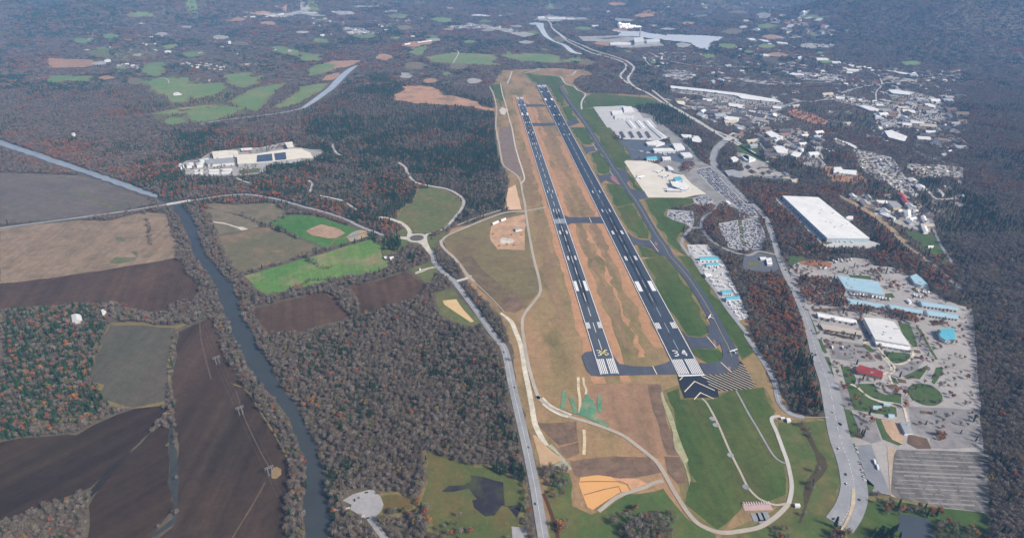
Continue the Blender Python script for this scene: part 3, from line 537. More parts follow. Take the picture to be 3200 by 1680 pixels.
taxiway('c:370,925 470,1080 560,1200 660,1335; g:780,180 855,285 930,410 985,490 1095,660 1200,810 1300,985 1395,1140 1480,1260; k:1530,0 1690,180 1845,400 1975,620 2075,820 2145,950 2185,1060', [20]*12+[23,23,23,23,24,25,27,28,28], 'long dark parallel taxiway right of the wide runway', 6.4)
for s, l, e in (('k:2075,860 2170,960 2240,1040 2270,1110 2240,1180 2170,1225 2060,1245 1900,1250 1840,1130 1950,1135 2060,1110 2095,1060 2085,1000', 'dark curved taxiway turning into the runway end', 0),
             ('k:1660,790 1720,850 1850,865 1930,850 1945,810 1920,740 2000,700 2080,840 2060,930 1990,985 1900,975 1760,980', 'dark connector from the taxiway to the wide runway', 0),
             ('k:600,1060 640,1015 740,1000 900,990 940,1060 1000,1140 1150,1165 1350,1168 1480,1135 1560,1095 1640,1250 1300,1255 1000,1262 800,1272 700,1262 650,1200', 'grey turnaround and link joining the two runway ends', 0),
             ('g:420,925 470,945 620,948 830,938 880,1012 700,1005 560,1003 490,1010 450,1030', 'grey link between the two runways in the middle', 0),
             ('g:1085,1100 1140,1150 1230,1185 1320,1185 1345,1150 1335,1100 1430,1140 1520,1352 1440,1352 1340,1275 1200,1235 1150,1240', 'dark connector opposite the first car lots', 0),
             ('g:600,170 640,205 720,195 745,165 790,250 740,242 690,255 650,280', 'dark connector by the asphalt apron', 0),
             ('g:755,480 800,505 880,492 930,440 960,520 1060,640 960,590 900,570 850,550 810,590', 'dark connector across from the concrete apron', 0),
             ('g:900,420 960,430 1060,450 1090,480 1100,560 1060,600 1000,520', 'dark link onto the upper corner of the concrete apron', 0), ('g:1110,640 1230,672 1260,665 1300,735 1240,752 1190,760', 'dark link onto the lower corner of the concrete apron', 0),
             ('c:0,1090 30,1110 190,1108 230,1128 40,1132 0,1150', 'short grey link near the far runway ends', 0), ('c:60,1300 200,1305 330,1300 345,1325 190,1335 70,1335', 'second grey link near the far runway ends', 0), ('c:330,1290 420,1300 540,1250 580,1300 480,1335 400,1352', 'short connector at the far end of the taxiway', 0)):
    area('taxiway', s, TAXI, 6, l, 'taxiway', edge=0)
area('blast_pad', 'w:1704,946 1790,943 1800,960 1808,999 1722,1001 1712,975', DARK, 7, 'dark asphalt pad with cream chevrons below the wide runway', 'blast pad', edge=0)
ch = MB()
for u0, v0, v1 in ((13, 17, 25.5), (-18, 0, 27), (-49, 0, 17)):
    for sg in (-1, 1):
        q = [(u0-v0, sg*v0), (u0-v1, sg*v1), (u0-v1-2.6, sg*v1), (u0-v0-2.6, sg*v0)]; g = [f34(*k) for k in q]; ch.face([(a, b, float(lift(a, b, 9))) for a, b in g])
o = obj('chevron', ch.me('chevron', [CRY])); tag(o, 'cream chevrons painted on the dark pad', 'marking', None, 'structure')
area('paved_shoulder', 'k:1870,1255 2060,1248 2170,1228 2250,1180 2275,1110 2330,1160; l:40,1100 100,1180 190,1352; o:2040,0 1990,40 1900,50 1720,62 1620,20 1600,-30', soil('shoulder dark', C(52,52,56), C(48,48,52), C(60,60,62), .03, .06, fine=.15), 6.6, 'dark paved shoulder with diagonal cream stripes', 'shoulder', edge=0)
ds = MB(); SHP = [G(*q) for q in P('k:1870,1255 2060,1248 2170,1228 2250,1180 2275,1110 2330,1160; l:40,1100 100,1180 190,1352; o:2040,0 1990,40 1900,50 1720,62 1620,20 1600,-30')]
(ax, ay), (bx, by) = G(*P('k:2080,1262')[0]), G(*P('k:2280,1352')[0]); hd = np.array([bx-ax, by-ay]); hd /= np.linalg.norm(hd); hn = np.array([-hd[1], hd[0]]); o0 = np.array([ax, ay])
for k in range(-30, 31):
    run = None
    for j in range(-90, 91):
        q = o0+hn*k*6.6+hd*j*1.5; ok = bool(inside(SHP, q[:1], q[1:])[0])
        if ok and run is None: run = q
        if not ok and run is not None:
            if np.linalg.norm(q-run) > 8: w_ = hn*.62; ds.face([(e[0], e[1], float(lift(e[0], e[1], 8.5))) for e in (run+w_, run-w_, q-w_, q+w_)])
            run = None
tag(obj('shoulder_stripes', ds.me('shoulder_stripes', [CRY])), 'row of diagonal cream stripes on the dark paved shoulder', 'marking', None, 'structure')
hb = MB()
for s in ('k:1925,855 2025,975', 'k:2068,1125 2180,1228', 'k:1350,1165 1395,1255', 'g:680,950 705,1005', 'g:1320,1185 1410,1310', 'g:715,170 765,240', 'g:895,460 935,510'):
    (ax, ay), (bx, by) = [G(*p) for p in P(s)]; d = Vector((bx-ax, by-ay)).normalized(); n = Vector((-d.y, d.x))*.8
    hb.face([(p[0], p[1], float(lift(p[0], p[1], 10))) for p in ((ax+n.x, ay+n.y), (ax-n.x, ay-n.y), (bx-n.x, by-n.y), (bx+n.x, by+n.y))])
tag(obj('holding_lines', hb.me('holding_lines', [CRY])), 'cream holding lines across the taxiway connectors', 'marking', None, 'structure')
rb = MB()
for s in ('k:1985,885 2010,895 2025,950 1995,940', 'k:2150,1165 2178,1178 2170,1215 2140,1195', 'g:1375,1205 1400,1220 1400,1250 1370,1235', 'g:735,215 765,225 762,242 742,240', 'g:900,510 950,515 1010,600 980,600 920,560'):
    rb.face([(x, y, float(lift(x, y, 9.5))) for x, y in (G(*p) for p in P(s))])
tag(obj('surface_signs', rb.me('surface_signs', [RED])), 'faded red painted signs on the taxiway connectors', 'marking', None, 'structure')
sm = MB()
for fr, u0, u1, hw in ((f35, 668, 700, 15.2),):
    sm.face([(*fr(u, v), z35(*fr(u, v))-.03) for u, v in ((u0,-hw), (u1,-hw), (u1,hw), (u0,hw))])
tag(obj('patch', sm.me('patch', [SEAM])), 'pale asphalt patch across the narrower runway', 'patch', None, 'structure')
area('apron', 'g:1050,358 1070,345 1280,350 1400,382 1480,430 1560,480 1680,500 1760,590 1920,700 1800,712 1680,738 1300,735 1180,560', CONC, 5, 'cream concrete terminal apron', 'apron', edge=0)
area('apron', 'c:720,1135 930,1128 1040,1120 1180,1150 1250,1250 1330,1260 1400,1352; g:1350,0 1510,105 1400,140 1250,128 1060,122 1000,110 900,0; c:870,1352', CONG, 5, 'pale grey apron among the small hangars', 'apron', edge=0)
area('apron', 'g:1010,135 1250,130 1300,180 1400,180 1580,165 1720,200 1790,330 1700,380 1480,330 1400,340 1200,330 1120,330 1080,210 1000,170', soil('apron asphalt', C(96,104,116), C(88,96,110), C(110,116,124), .01, .03, fine=.15), 5, 'dark grey asphalt apron in front of the white hangars', 'apron', edge=0)
area('landside_ground', 'g:1400,380 1580,300 1770,300 1830,340 1990,410 2060,470 2366,790 2366,940 2250,860 2050,800 1930,820 1800,800 1760,740 1920,700 1760,590 1680,500 1500,440', soil('landside', C(168,166,166), C(150,150,146), C(120,112,92), .015, .03, amt3=.6), 3, 'grey landside paving round the terminal', 'pavement', edge=2)
area('landside_ground', 'c:1150,1180 1340,1215 1500,1352; g:1500,0 1600,60 1760,230 1900,400 1780,340 1700,260 1560,170 1510,105 1350,0; c:1250,1260', _mc['landside'], 3, 'grey road frontage behind the hangars', 'pavement', edge=2)
CARP = soil('car lot', C(178,178,182), C(188,188,190), C(158,158,162), .02, .06, fine=.2)
area('car_park', 'g:1510,862 1780,882 1790,1010 1760,1060 1700,1015 1560,970 1500,930', CARP, 4, 'pale car lot beside the green grass by the taxiway', 'car park', edge=0)
area('car_park', 'g:2030,1012 2260,972 2366,975; h:50,958 225,960 295,1080 312,1160 270,1280 100,1290 0,1285; g:2150,1260 2100,1150', CARP, 4, 'large pale car park inside the road bend', 'car park', edge=0)
area('car_park', 'g:1790,440 1960,405 2080,540 2180,650 2366,840; h:0,640 130,780 220,900 240,950 50,950 0,900; g:2366,930 2250,850 2130,760 1960,620 1850,500', CARP, 4, 'long crowded car park between terminal and highway', 'car park', edge=0)
area('car_park', 'g:1785,740 1930,715 1990,760 1980,820 1850,820 1790,790', CARP, 4, 'small car park at the corner of the terminal', 'car park', edge=0)
area('median_grass', 'g:2250,970 2290,970 2330,1240 2290,1230; h:35,1010 50,1010 95,1230 60,1240', MEADOW, 5, 'narrow planted strip in the large car park', 'grass', edge=0, clear=False)
area('apron', 'g:1710,1235 1930,1232 2020,1352; k:2045,0 2170,190 2180,260 2260,400 2320,560 2366,650; l:40,680 0,690; k:2240,695 2100,480 1960,320 1850,170 1745,0', CONG, 5, 'pale grey general aviation ramp crowded with small planes', 'apron', edge=0)
area('car_park', 'l:62,70 90,0 180,-25 400,0 445,100 420,182 80,142', soil('new asphalt', C(104,108,116), C(98,102,112), C(116,118,124), .02, .05, fine=.15), 4, 'dark asphalt car park round the small white building', 'car park', edge=0)
area('island', 'l:120,60 235,75 235,120 130,100', MEADOW, 5, 'grass island in the dark asphalt car park', 'grass', edge=0)

# ------------------------------------------------------------------ roads
ROAD = soil('road grey', C(160,162,166), C(150,152,158), C(172,172,174), .01, .03, fine=.18); ROADL = soil('road pale', C(196,194,188), C(206,204,198), C(180,176,168), .01, .03, fine=.18)
DIRT = soil('service road', C(182,172,158), C(192,184,170), C(168,154,136), .01, .03, fine=.2)
LNW = (flat('lane line', C(226,226,220), .8, .3, .2), .6, 0); LNY = (flat('lane line', C(226,226,220)), .7, 14)
way('road', 'e:-820,1060 20,948 480,885 830,830 985,803 1170,775 1380,742 1560,716 1800,704 2050,740 2200,775 2366,825; f:260,893 460,960 660,1055 880,1135 960,1150 1090,1160', [10]*16, ROAD, 5, 'grey country road crossing the river to the roundabout', 'road', line=LNW)
way('road', 'f:1290,1215 1390,1340; j:1410,60 1500,170 1610,260 1760,450 1900,640 2010,800 2085,890 2150,985 2195,1160 2232,1352; n:1920,260 1990,560 2060,900 2110,1200 2145,1400 2200,1700', [13,13,13,13,13,13,13,13,14,14,15,15,15,15,15,15,15], ROAD, 5, 'main grey road running down beside the airfield', 'road', line=LNW)
way('road', 'f:1030,365 1100,410 1130,480 1190,558 1260,590 1400,620 1540,645 1640,690 1710,745 1722,790 1690,870 1600,980 1530,1060 1400,1108 1330,1125', 9, ROADL, 5, 'curving road looping through the woods above the roundabout', 'road')
way('road', 'f:830,943 930,958 1050,1000 1120,1050 1160,1110', 11, CREAM, 5, 'new pale road leading from the roundabout into the trees', 'road')
def disc(c, r, k=40, sx=1): return [(c[0]+math.cos(2*math.pi*i/k)*r, c[1]+math.sin(2*math.pi*i/k)*r) for i in range(k)]
rc = G(*P('f:1226,1163')[0]); rr = 27
X = np.array(disc(rc, rr+4)); px_, py_ = project(X[:,0], X[:,1], 0*X[:,0]); CLEAR.append(list(zip(px_, py_)))
tag(drape('roundabout', disc(rc, rr), ROADL, 6), 'pale roundabout at the junction of four roads', 'roundabout', None, 'structure')
tag(drape('roundabout_island', disc(rc, rr*.68), soil('island mulch', C(112,106,94), C(96,92,84), C(120,116,92), .05, .1), 7), 'dark planted island in the middle of the roundabout', 'island', None, 'structure')
area('road', 'f:1130,1100 1200,1125 1300,1130 1360,1112 1330,1150 1340,1210 1390,1330 1360,1340 1270,1230 1230,1210 1130,1185 1000,1165 1000,1150 1120,1150', CREAM, 5.5, 'pale new pavement fanning out round the roundabout', 'road', edge=0)
way('service_road', 'b:1990,915 2030,990 2060,1100 2065,1200 2060,1340; f:2090,150 2130,370 2180,430 2270,490 2320,570 2340,680 2366,800; w:1325,556 1340,640 1355,700 1358,735 1340,762 1319,790 1313,820 1325,900 1340,960 1354,1000; o:110,110 200,195 300,255 430,298 560,335 720,390 860,450 960,520 1080,615 1160,685 1230,790 1300,920 1380,1050 1450,1150 1530,1230 1650,1288 1760,1308 1900,1293 2060,1260 2180,1190 2270,1110 2322,1050', 6.5, DIRT, 5, 'pale perimeter road winding round the west and south of the airfield', 'service road')
way('service_road', 'o:2322,1050 2345,950 2345,850 2312,690 2270,570 2215,420 2172,325 2185,290 2250,283', 6, ROADL, 5.2, 'pale service road along the east side of the safety area', 'service road')
way('service_road', 'b:2110,890 2130,1000 2170,1130 2200,1260 2230,1352; f:2260,170 2300,320 2345,460 2362,540 2325,590', 5, CREAM, 5, 'straight cream service road west of the narrow runway', 'service road')
way('service_road', 'f:1480,1195 1560,1130 1700,1070 1900,985 2100,912 2200,890 2366,880; g:60,868 230,838', 7, DIRT, 5.1, 'pale track from the perimeter road to the narrow runway', 'service road')
way('service_road', 'f:1480,1190 1490,1240 1540,1300 1600,1352; j:1680,90 1750,190 1830,270', 8, DIRT, 5, 'pale service road along the olive terrace', 'service road')
way('service_road', 'j:1625,272 1740,240 1795,205', 9, ROADL, 5.1, 'short pale link to the main road', 'service road')
way('wall_path', 'f:1650,1030 1850,950 2120,865', 3, CREAM, 4, 'thin pale strip along the wood edge', 'path')
way('path', 'j:1830,270 2000,430 2150,590', 2, DIRT, 5, 'thin pale track down the olive terrace', 'path')
way('path', 'o:1560,125 1610,180 1700,350 1800,580 1900,780 1960,900 2040,990 2120,1035 2210,1062 2310,1050', 3.5, DIRT, 4, 'thin straight gravel path down the safety area', 'path')
way('path', 'o:1858,55 1900,130 1970,260 2045,385 2110,500 2170,600 2210,650 2260,685 2305,695', 3, ROAD, 4, 'second thin path in the safety area near the creek', 'path')
way('path', 'o:650,1120 800,1000 930,945 1050,910 1130,870 1220,850', 6, DIRT, 4, 'dirt track along the dam of the orange pond', 'track')
for s in ('o:1650,305', 'o:1680,360', 'o:1810,625', 'o:1945,905'):
    g = G(*P(s)[0]); tag(drape('light_pad', disc(g, 5, 14), GRAVEL, 5), 'small gravel pad beside the thin straight path', 'pad', 'pads of the approach lights', 'structure')
way('road', 'g:1985,395 2060,470 2200,620 2366,790; h:160,790 310,950 370,1100 420,1250 450,1352; l:530,200 620,370 720,600 800,850 860,1050 945,1270 990,1400; q:1190,450 1265,660 1310,830 1320,960 1275,1110 1190,1240 1075,1400 900,1700', [15]*9+[16,17,18,20,24,28,31,33,34,35,36,36,36], ROAD, 5, 'wide grey highway running down the right side', 'highway', line=LNY)
area('median', 'q:1300,920 1330,925 1330,1050 1290,1160 1240,1260 1200,1310 1200,1280 1260,1170 1290,1080', soil('median tan', C(206,196,170), C(210,190,160), C(196,168,134), .03, .05), 7, 'tan painted median of the wide highway bend', 'median', edge=0)
way('road', 'g:1650,1235 1680,1150 1740,1075 1790,1055 1870,1070 1930,1150 2050,1245 2200,1310 2366,1345; h:240,1305 400,1335 450,1345', 9, ROAD, 5, 'curved road round the small car lots', 'road')
way('road', 'g:1860,1065 1865,1000 1890,945 2000,870 2035,810', 8, ROAD, 5.1, 'short winding road up to the terminal', 'road')
way('road', 'g:1650,1230 1740,1352; k:1760,0 1860,150 2000,345 2150,570 2300,760 2366,840; l:110,840 220,1010 330,1180 410,1340; q:660,150 730,240 800,278 880,290 1100,295', [8,8,8,8,8,9,9,9,10,10,10,10,10,10,10,10], ROAD, 5, 'grey access road between the taxiway grass and the tree belt', 'road', line=LNW)
way('interchange_road', 'g:2005,400 1985,335 2020,230 2100,150 2200,80 2320,-10; d:230,1268 400,1180 520,1125 680,1080 800,1082 920,1065 1050,1060', [24,24,26,28,26,24,24,20,18,14,14,14,14], ROAD, 5.2, 'wide grey road bridging the interchange', 'road')
way('road', 'h:0,40 60,30 200,60 260,170 345,295', 10, ROAD, 5.1, 'ramp curving down to the highway', 'ramp')
way('road', 'd:180,1330 320,1300; h:250,20 330,90', 8, ROADL, 5.1, 'short pale ramp by the interchange', 'ramp')
HW = 'c:160,228 240,225 272,255 295,310 380,375 550,465 700,530 900,590 1050,640 1130,690 1152,725 1110,790 1090,835 1115,885 1200,945 1300,990 1450,1085 1600,1150 1750,1235 1850,1290 1980,1370; w:1850,350; h:10,145 200,270 360,345 560,450 860,592'
way('highway', HW, [16,16,16,15,15]+[14]*19, ROADL, 4, 'far motorway carriageway curving away past the lake', 'highway', clear=1.3)
way('highway', 'c:300,325 390,395 540,490 700,565 900,615 1020,655 1070,700 1055,745 1010,795 1030,840 1095,888', 13, ROADL, 4, 'second motorway carriageway through the bends', 'highway', clear=1.3)
way('highway', 'w:1640,228 1700,275 1760,310 1830,352; h:0,165 200,290 345,365', 12, ROADL, 4, 'second motorway carriageway beside the interchange', 'highway', clear=1.2)
way('railway', 'h:1085,712 1300,835 1500,960 1620,1060 1800,1240 1960,1352; l:2366,330', 11, soil('rail bed', C(164,150,128), C(176,158,132), C(150,136,118), .02, .04), 4, 'pale railway bed cutting through the trees at right', 'railway')
way('bare_strip', 'h:1160,745 1300,825 1480,940 1620,1050 1760,1175 1850,1200', [14,16,18,16,14,5], soil('rail cut', C(192,160,122), C(184,150,112), C(160,130,100), .02, .04), 3.5, 'orange bare strip along the railway', 'bare ground')
way('road', 'h:1990,880 2060,960 2080,1050 2130,1170 2200,1300 2300,1450', 7, ROAD, 5, 'narrow road near the right edge past the white tents', 'road')
way('road', 'l:1960,40 2060,100 2200,220 2400,360', 8, ROAD, 5, 'road at the right edge above the blue roofs', 'road')
for s, w, l in (('a:880,830 960,850 975,890', 5, 'farm drive in the olive clearing'), ('b:1610,670 1665,575 1650,540', 8, 'pale track across the wide pale field'), ('c:0,780 150,745 130,730 280,735', 8, 'pale track beyond the runway ends'), ('c:340,815 380,820 430,890 480,910 520,920 560,960 640,1000 600,1080 600,1160', 8, 'pale service road by the far taxiway end'),
                ('c:430,810 500,800 550,750 640,745', 8, 'pale track to the far pad'), ('f:340,170 350,230 400,280 460,290', 9, 'winding road beside the plant'), ('f:80,555 120,580 115,630 95,680', 8, 'short visible bend of a road in the pines'), ('f:200,715 300,735 450,770', 7, 'visible stretch of road in the pines'), ('f:490,795 540,830 600,870', 7, 'second visible stretch of road in the pines'), ('e:1680,525 1760,560 1850,590', 7, 'drive below the plant in the trees'),
                ('d:1690,1120 1720,1200 1730,1300 1760,1352', 12, 'town street running down among the shops'), ('d:2090,1040 1980,1090 1800,1110 1650,1105 1400,1085 1200,1075 1050,1060', 18, 'wide town road across the shops'), ('h:1510,0 1560,60 1650,120 1830,150', 8, 'street round the white hall'), ('h:1000,80 1110,140 1260,200', 8, 'street past the small offices'), ('h:700,300 840,300 930,380 945,410', 8, 'street up to the orange cut'), ('h:1230,210 1330,330 1450,440 1700,560 1760,700', 8, 'street through the close packed homes'),
                ('h:1680,400 1780,520 1850,600 2000,640 2120,750 2366,740', 8, 'street along the right edge homes'), ('b:2230,760 2210,820 2180,890', 8, 'track bend by the far runway end')):
    way('road', s, w, ROADL, 5, l, 'road', sm=4)
area('overrun', 'c:130,890 160,880 215,890 225,905 132,908', TAXI, 6, 'grey overrun beyond the far end of the wide runway', 'overrun', edge=0)

# ------------------------------------------------------------------ fairground, town and plant surfaces
PAV = soil('fairground paving', C(172,168,166), C(182,178,174), C(152,146,142), .01, .03, fine=.25, amt3=.6); LAWN = soil('lawn', C(74,98,56), C(82,106,60), C(98,104,66), .02, .04)
area('paving', 'l:560,150 640,60 1000,60 1240,20 1380,30 1450,100 1660,120 1900,250 2215,470 2500,560; q:2500,1130 2130,1088 1640,975 1440,930 1380,720 1330,560 1260,480; l:960,1300 860,1040 800,850 730,620 620,360', PAV, 2, 'pale grey paving of the fairground', 'paving', edge=1)
area('car_park', 'q:1690,570 2130,590 2500,600 2500,1130 2130,1086 1720,1005 1645,960 1640,700', soil('old asphalt', C(150,147,144), C(166,162,158), C(112,111,110), .02, .03, ang=-.12, rows=.8, rowper=16, stretch=.15, amt3=.5), 3, 'large worn grey car park at the bottom right', 'car park', edge=1)
area('car_park', 'q:1335,540 1470,530 1540,720 1640,965 1500,940 1490,900 1440,880 1380,700', soil('blue asphalt', C(138,142,150), C(146,150,156), C(126,130,138), .02, .05, fine=.15), 4, 'blue grey strip car park beside the highway', 'car park', edge=0)
area('road', 'q:1610,545 1690,555 1660,700 1650,960 1700,1000 1640,985', soil('tan track', C(190,170,150), C(198,180,160), C(176,158,140), .03, .06), 4, 'tan lane between the two car parks', 'lane', edge=1)
for s, l in (('l:1710,700 1830,720 1925,960 1870,955 1760,820', 'green lawn strip right of the white hall'), ('l:1570,1010 1830,1030 1840,1060 1790,1110 1700,1130 1640,1110 1560,1040', 'half round lawn below the white hall'), ('l:1915,750 1945,770 2130,1090 2105,1095 1930,800', 'long narrow lawn between two lanes'),
             ('l:1760,1270 1900,1210 2020,1150 2025,1185 1940,1300', 'curved green lawn right of the red roof'), ('l:2060,1330 2120,1180 2185,1170 2185,1220 2090,1352', 'tilted lawn near the right edge'), ('q:1360,0 1500,0 1530,70 1600,95 1730,85 1735,180 1560,145 1460,110 1390,60', 'curved lawn left of the oval green'),
             ('q:1240,0 1330,0 1370,60 1460,130 1560,170 1690,200 1690,280 1500,260 1330,230', 'lawn with small blue roofed huts'), ('l:760,560 790,640 870,830 840,830 760,660 720,570', 'narrow lawn beside the highway'), ('l:830,870 900,880 970,1020 940,1030 860,940', 'small lawn beside the highway'), ('l:900,1055 985,1070 1050,1352 990,1352; q:1240,220 1290,230 1380,430 1330,470 1260,470 1110,60 1080,0 1130,0', 'long green verge right of the highway'),
             ('l:1110,1165 1200,1170 1270,1300 1250,1352 1160,1352', 'lawn left of the red roof'), ('l:520,10 600,0 760,20 600,90 580,110', 'small lawn at the upper corner of the fairground'), ('l:1340,930 1400,940 1480,1010 1420,1015 1350,960', 'small lawn in front of the white hall'), ('q:1490,290 1560,305 1620,430 1760,530 1720,545 1580,490', 'lawn along the sand court'), ('q:1295,525 1325,525 1420,830 1490,890 1480,940 1440,945 1400,900', 'planted strip beside the highway'),
             ('l:1620,1260 1680,1290 1720,1352 1640,1340', 'small lawn below the paths'), ('l:1200,200 1430,210 1420,245 1210,225', 'lawn behind the big blue roof'), ('l:1570,400 1650,395 1680,440 1580,450', 'lawn at the corner of the big blue roof'), ('h:1770,1085 1900,1100 2120,1150 2210,1340 2215,1500 2100,1352 1990,1270', 'green field at the right edge beside the railway'), ('h:40,190 120,100 180,110 290,270 240,265', 'green triangle at the interchange'), ('h:0,150 60,180 330,350 280,360 0,230', 'green verge of the interchange')):
    area('lawn', s, LAWN, 4, l, 'lawn', edge=1)
el = []
for i in range(36):
    a = 2*math.pi*i/36; x_, y_ = 165*math.cos(a), 88*math.sin(a); el.append(G(2200+(1945+x_*.93-y_*.25)/2.8167, 1200+(92+x_*.28+y_)/2.8167))
tag(drape('oval_lawn', el, LAWN, 4), 'round green lawn encircled by a lane', 'lawn', None, 'structure')
area('sand_court', 'q:1560,310 1700,325 1730,400 1770,510 1745,527 1650,490 1600,420', soil('sand court', C(194,164,136), C(202,174,146), C(182,152,126), .03, .06), 5, 'tan sand court beside the pale hut', 'sand', edge=1)
area('dirt_ring', 'l:650,60 760,40 900,45 1010,75 1010,120 940,140 800,110 690,90', soil('dirt ring', C(160,114,84), C(170,124,94), C(146,104,78), .03, .06), 4, 'rusty brown riding ground', 'dirt', edge=1)
area('gravel_yard', 'l:700,190 780,140 960,190 1000,240 900,270 760,260', PAV, 4, 'pale parking yard among the autumn trees', 'paving', edge=1)
BED = soil('planting bed', C(112,92,76), C(122,100,84), C(88,86,62), .06, .1)
for s in ('l:1085,910 1120,905 1125,940 1095,945', 'l:1250,935 1300,945 1305,968 1255,955', 'l:1280,1003 1345,1005 1335,1027 1285,1020', 'l:1370,1010 1402,1010 1445,1090 1415,1097', 'l:1455,1040 1530,1050 1545,1110 1480,1082', 'l:920,885 950,872 985,890 980,915 940,918', 'l:925,940 970,930 1015,955 1010,980 950,972', 'l:1010,1000 1040,1002 1045,1035 1020,1038', 'l:1140,1020 1165,1025 1165,1055 1145,1052', 'l:1330,1052 1365,1060 1360,1082 1335,1076', 'l:1340,880 1400,885 1380,905 1345,900', 'l:1890,1060 1990,1070 1985,1088 1900,1078', 'l:1700,1290 1790,1310 1800,1345 1720,1335', 'q:1590,10 1690,0 1720,40 1640,45', 'q:1690,30 1740,20 1750,50 1710,52', 'q:1900,235 2015,245 2010,268 1905,258', 'q:1415,368 1440,372 1462,402 1440,405', 'q:1330,440 1390,440 1395,485 1340,470', 'q:2020,430 2100,420 2130,480 2070,500', 'q:1800,440 1960,480 2000,570 1880,570 1790,520', 'l:2040,680 2215,690 2215,720 2080,740', 'l:1870,985 1940,1000 1950,1030 1880,1020', 'l:800,560 1150,545 1160,580 830,590', 'l:920,800 1130,835 1240,865 1250,885 1100,860 930,815'):
    area('planting_bed', s, BED, 5.5, 'brown planting bed on the pale fairground paving', 'planting bed', 'fairground planting beds', edge=0)
GR2 = soil('stained paving', C(150,148,148), C(138,136,138), C(164,160,158), .02, .04)
for s, l in (('q:1800,200 2130,210 2400,230 2400,560 2130,570 1980,560 1990,470 1830,420', 'worn grey ground with old foundations near the right edge'), ('l:960,880 1330,930 1440,1060 1480,1110 1280,1120 1010,1080', 'darker grey car park in front of the white hall'), ('q:1160,0 1240,0 1330,230 1280,225 1230,215', 'pale concrete lane beside the green verge'), ('q:1310,260 1490,300 1560,500 1470,525 1340,470', 'grey lot above the blue grey strip'), ('l:1260,640 1345,650 1440,880 1350,860 1330,770', 'shaded service lane left of the white hall'), ('l:1820,730 1920,745 2100,1130 1930,970', 'grey lane between lawns'), ('l:1700,1130 1990,1100 1900,1200 1760,1260 1680,1200', 'grey drive right of the red roof')):
    area('paving', s, GR2, 3.2, l, 'paving', edge=1, clear=False)
for s, w in (('l:1340,920 1450,900 1520,990 1600,1090 1640,1130 1750,1140 1850,1080 1890,980', 5), ('l:1480,990 1560,1080 1640,1190 1560,1250', 4), ('l:1650,1140 1680,1200 1620,1260 1650,1352', 4), ('q:1290,0 1350,30 1450,115 1560,155 1740,190 1790,330', 4)):
    way('path', s, w, CREAM, 5, 'cream curved path of the fairground', 'path', clear=0, group='cream fairground paths')
area('loading_yard', 'h:410,730 490,760 965,1170 1420,1190 1545,1230 1400,1275 950,1255 900,1220 700,1020 560,880 440,780', CONG, 3, 'pale loading yard round the big white warehouse', 'paving', edge=1)
area('mound', 'h:890,1190 940,1172 1010,1185 1020,1215 960,1232 910,1225', soil('mound', C(110,78,54), C(120,88,62), C(96,70,50), .05, .1), 4, 'brown mulch oval at the warehouse corner', 'soil', edge=1)
area('hill_cut', 'h:925,400 1010,410 1290,465 1390,570 1380,600 1330,560 1210,592 1000,555 960,480', soil('orange cut', C(192,148,112), C(184,136,102), C(172,150,112), .02, .03), 2, 'orange earth terrace below a white building', 'bare ground')
area('hill_cut', 'd:540,1175 640,1160 800,1200 960,1275 970,1310 850,1310 600,1240', soil('red cut', C(190,136,108), C(200,146,116), C(168,122,98), .02, .03), 2, 'red earth cut beside the town road', 'bare ground')
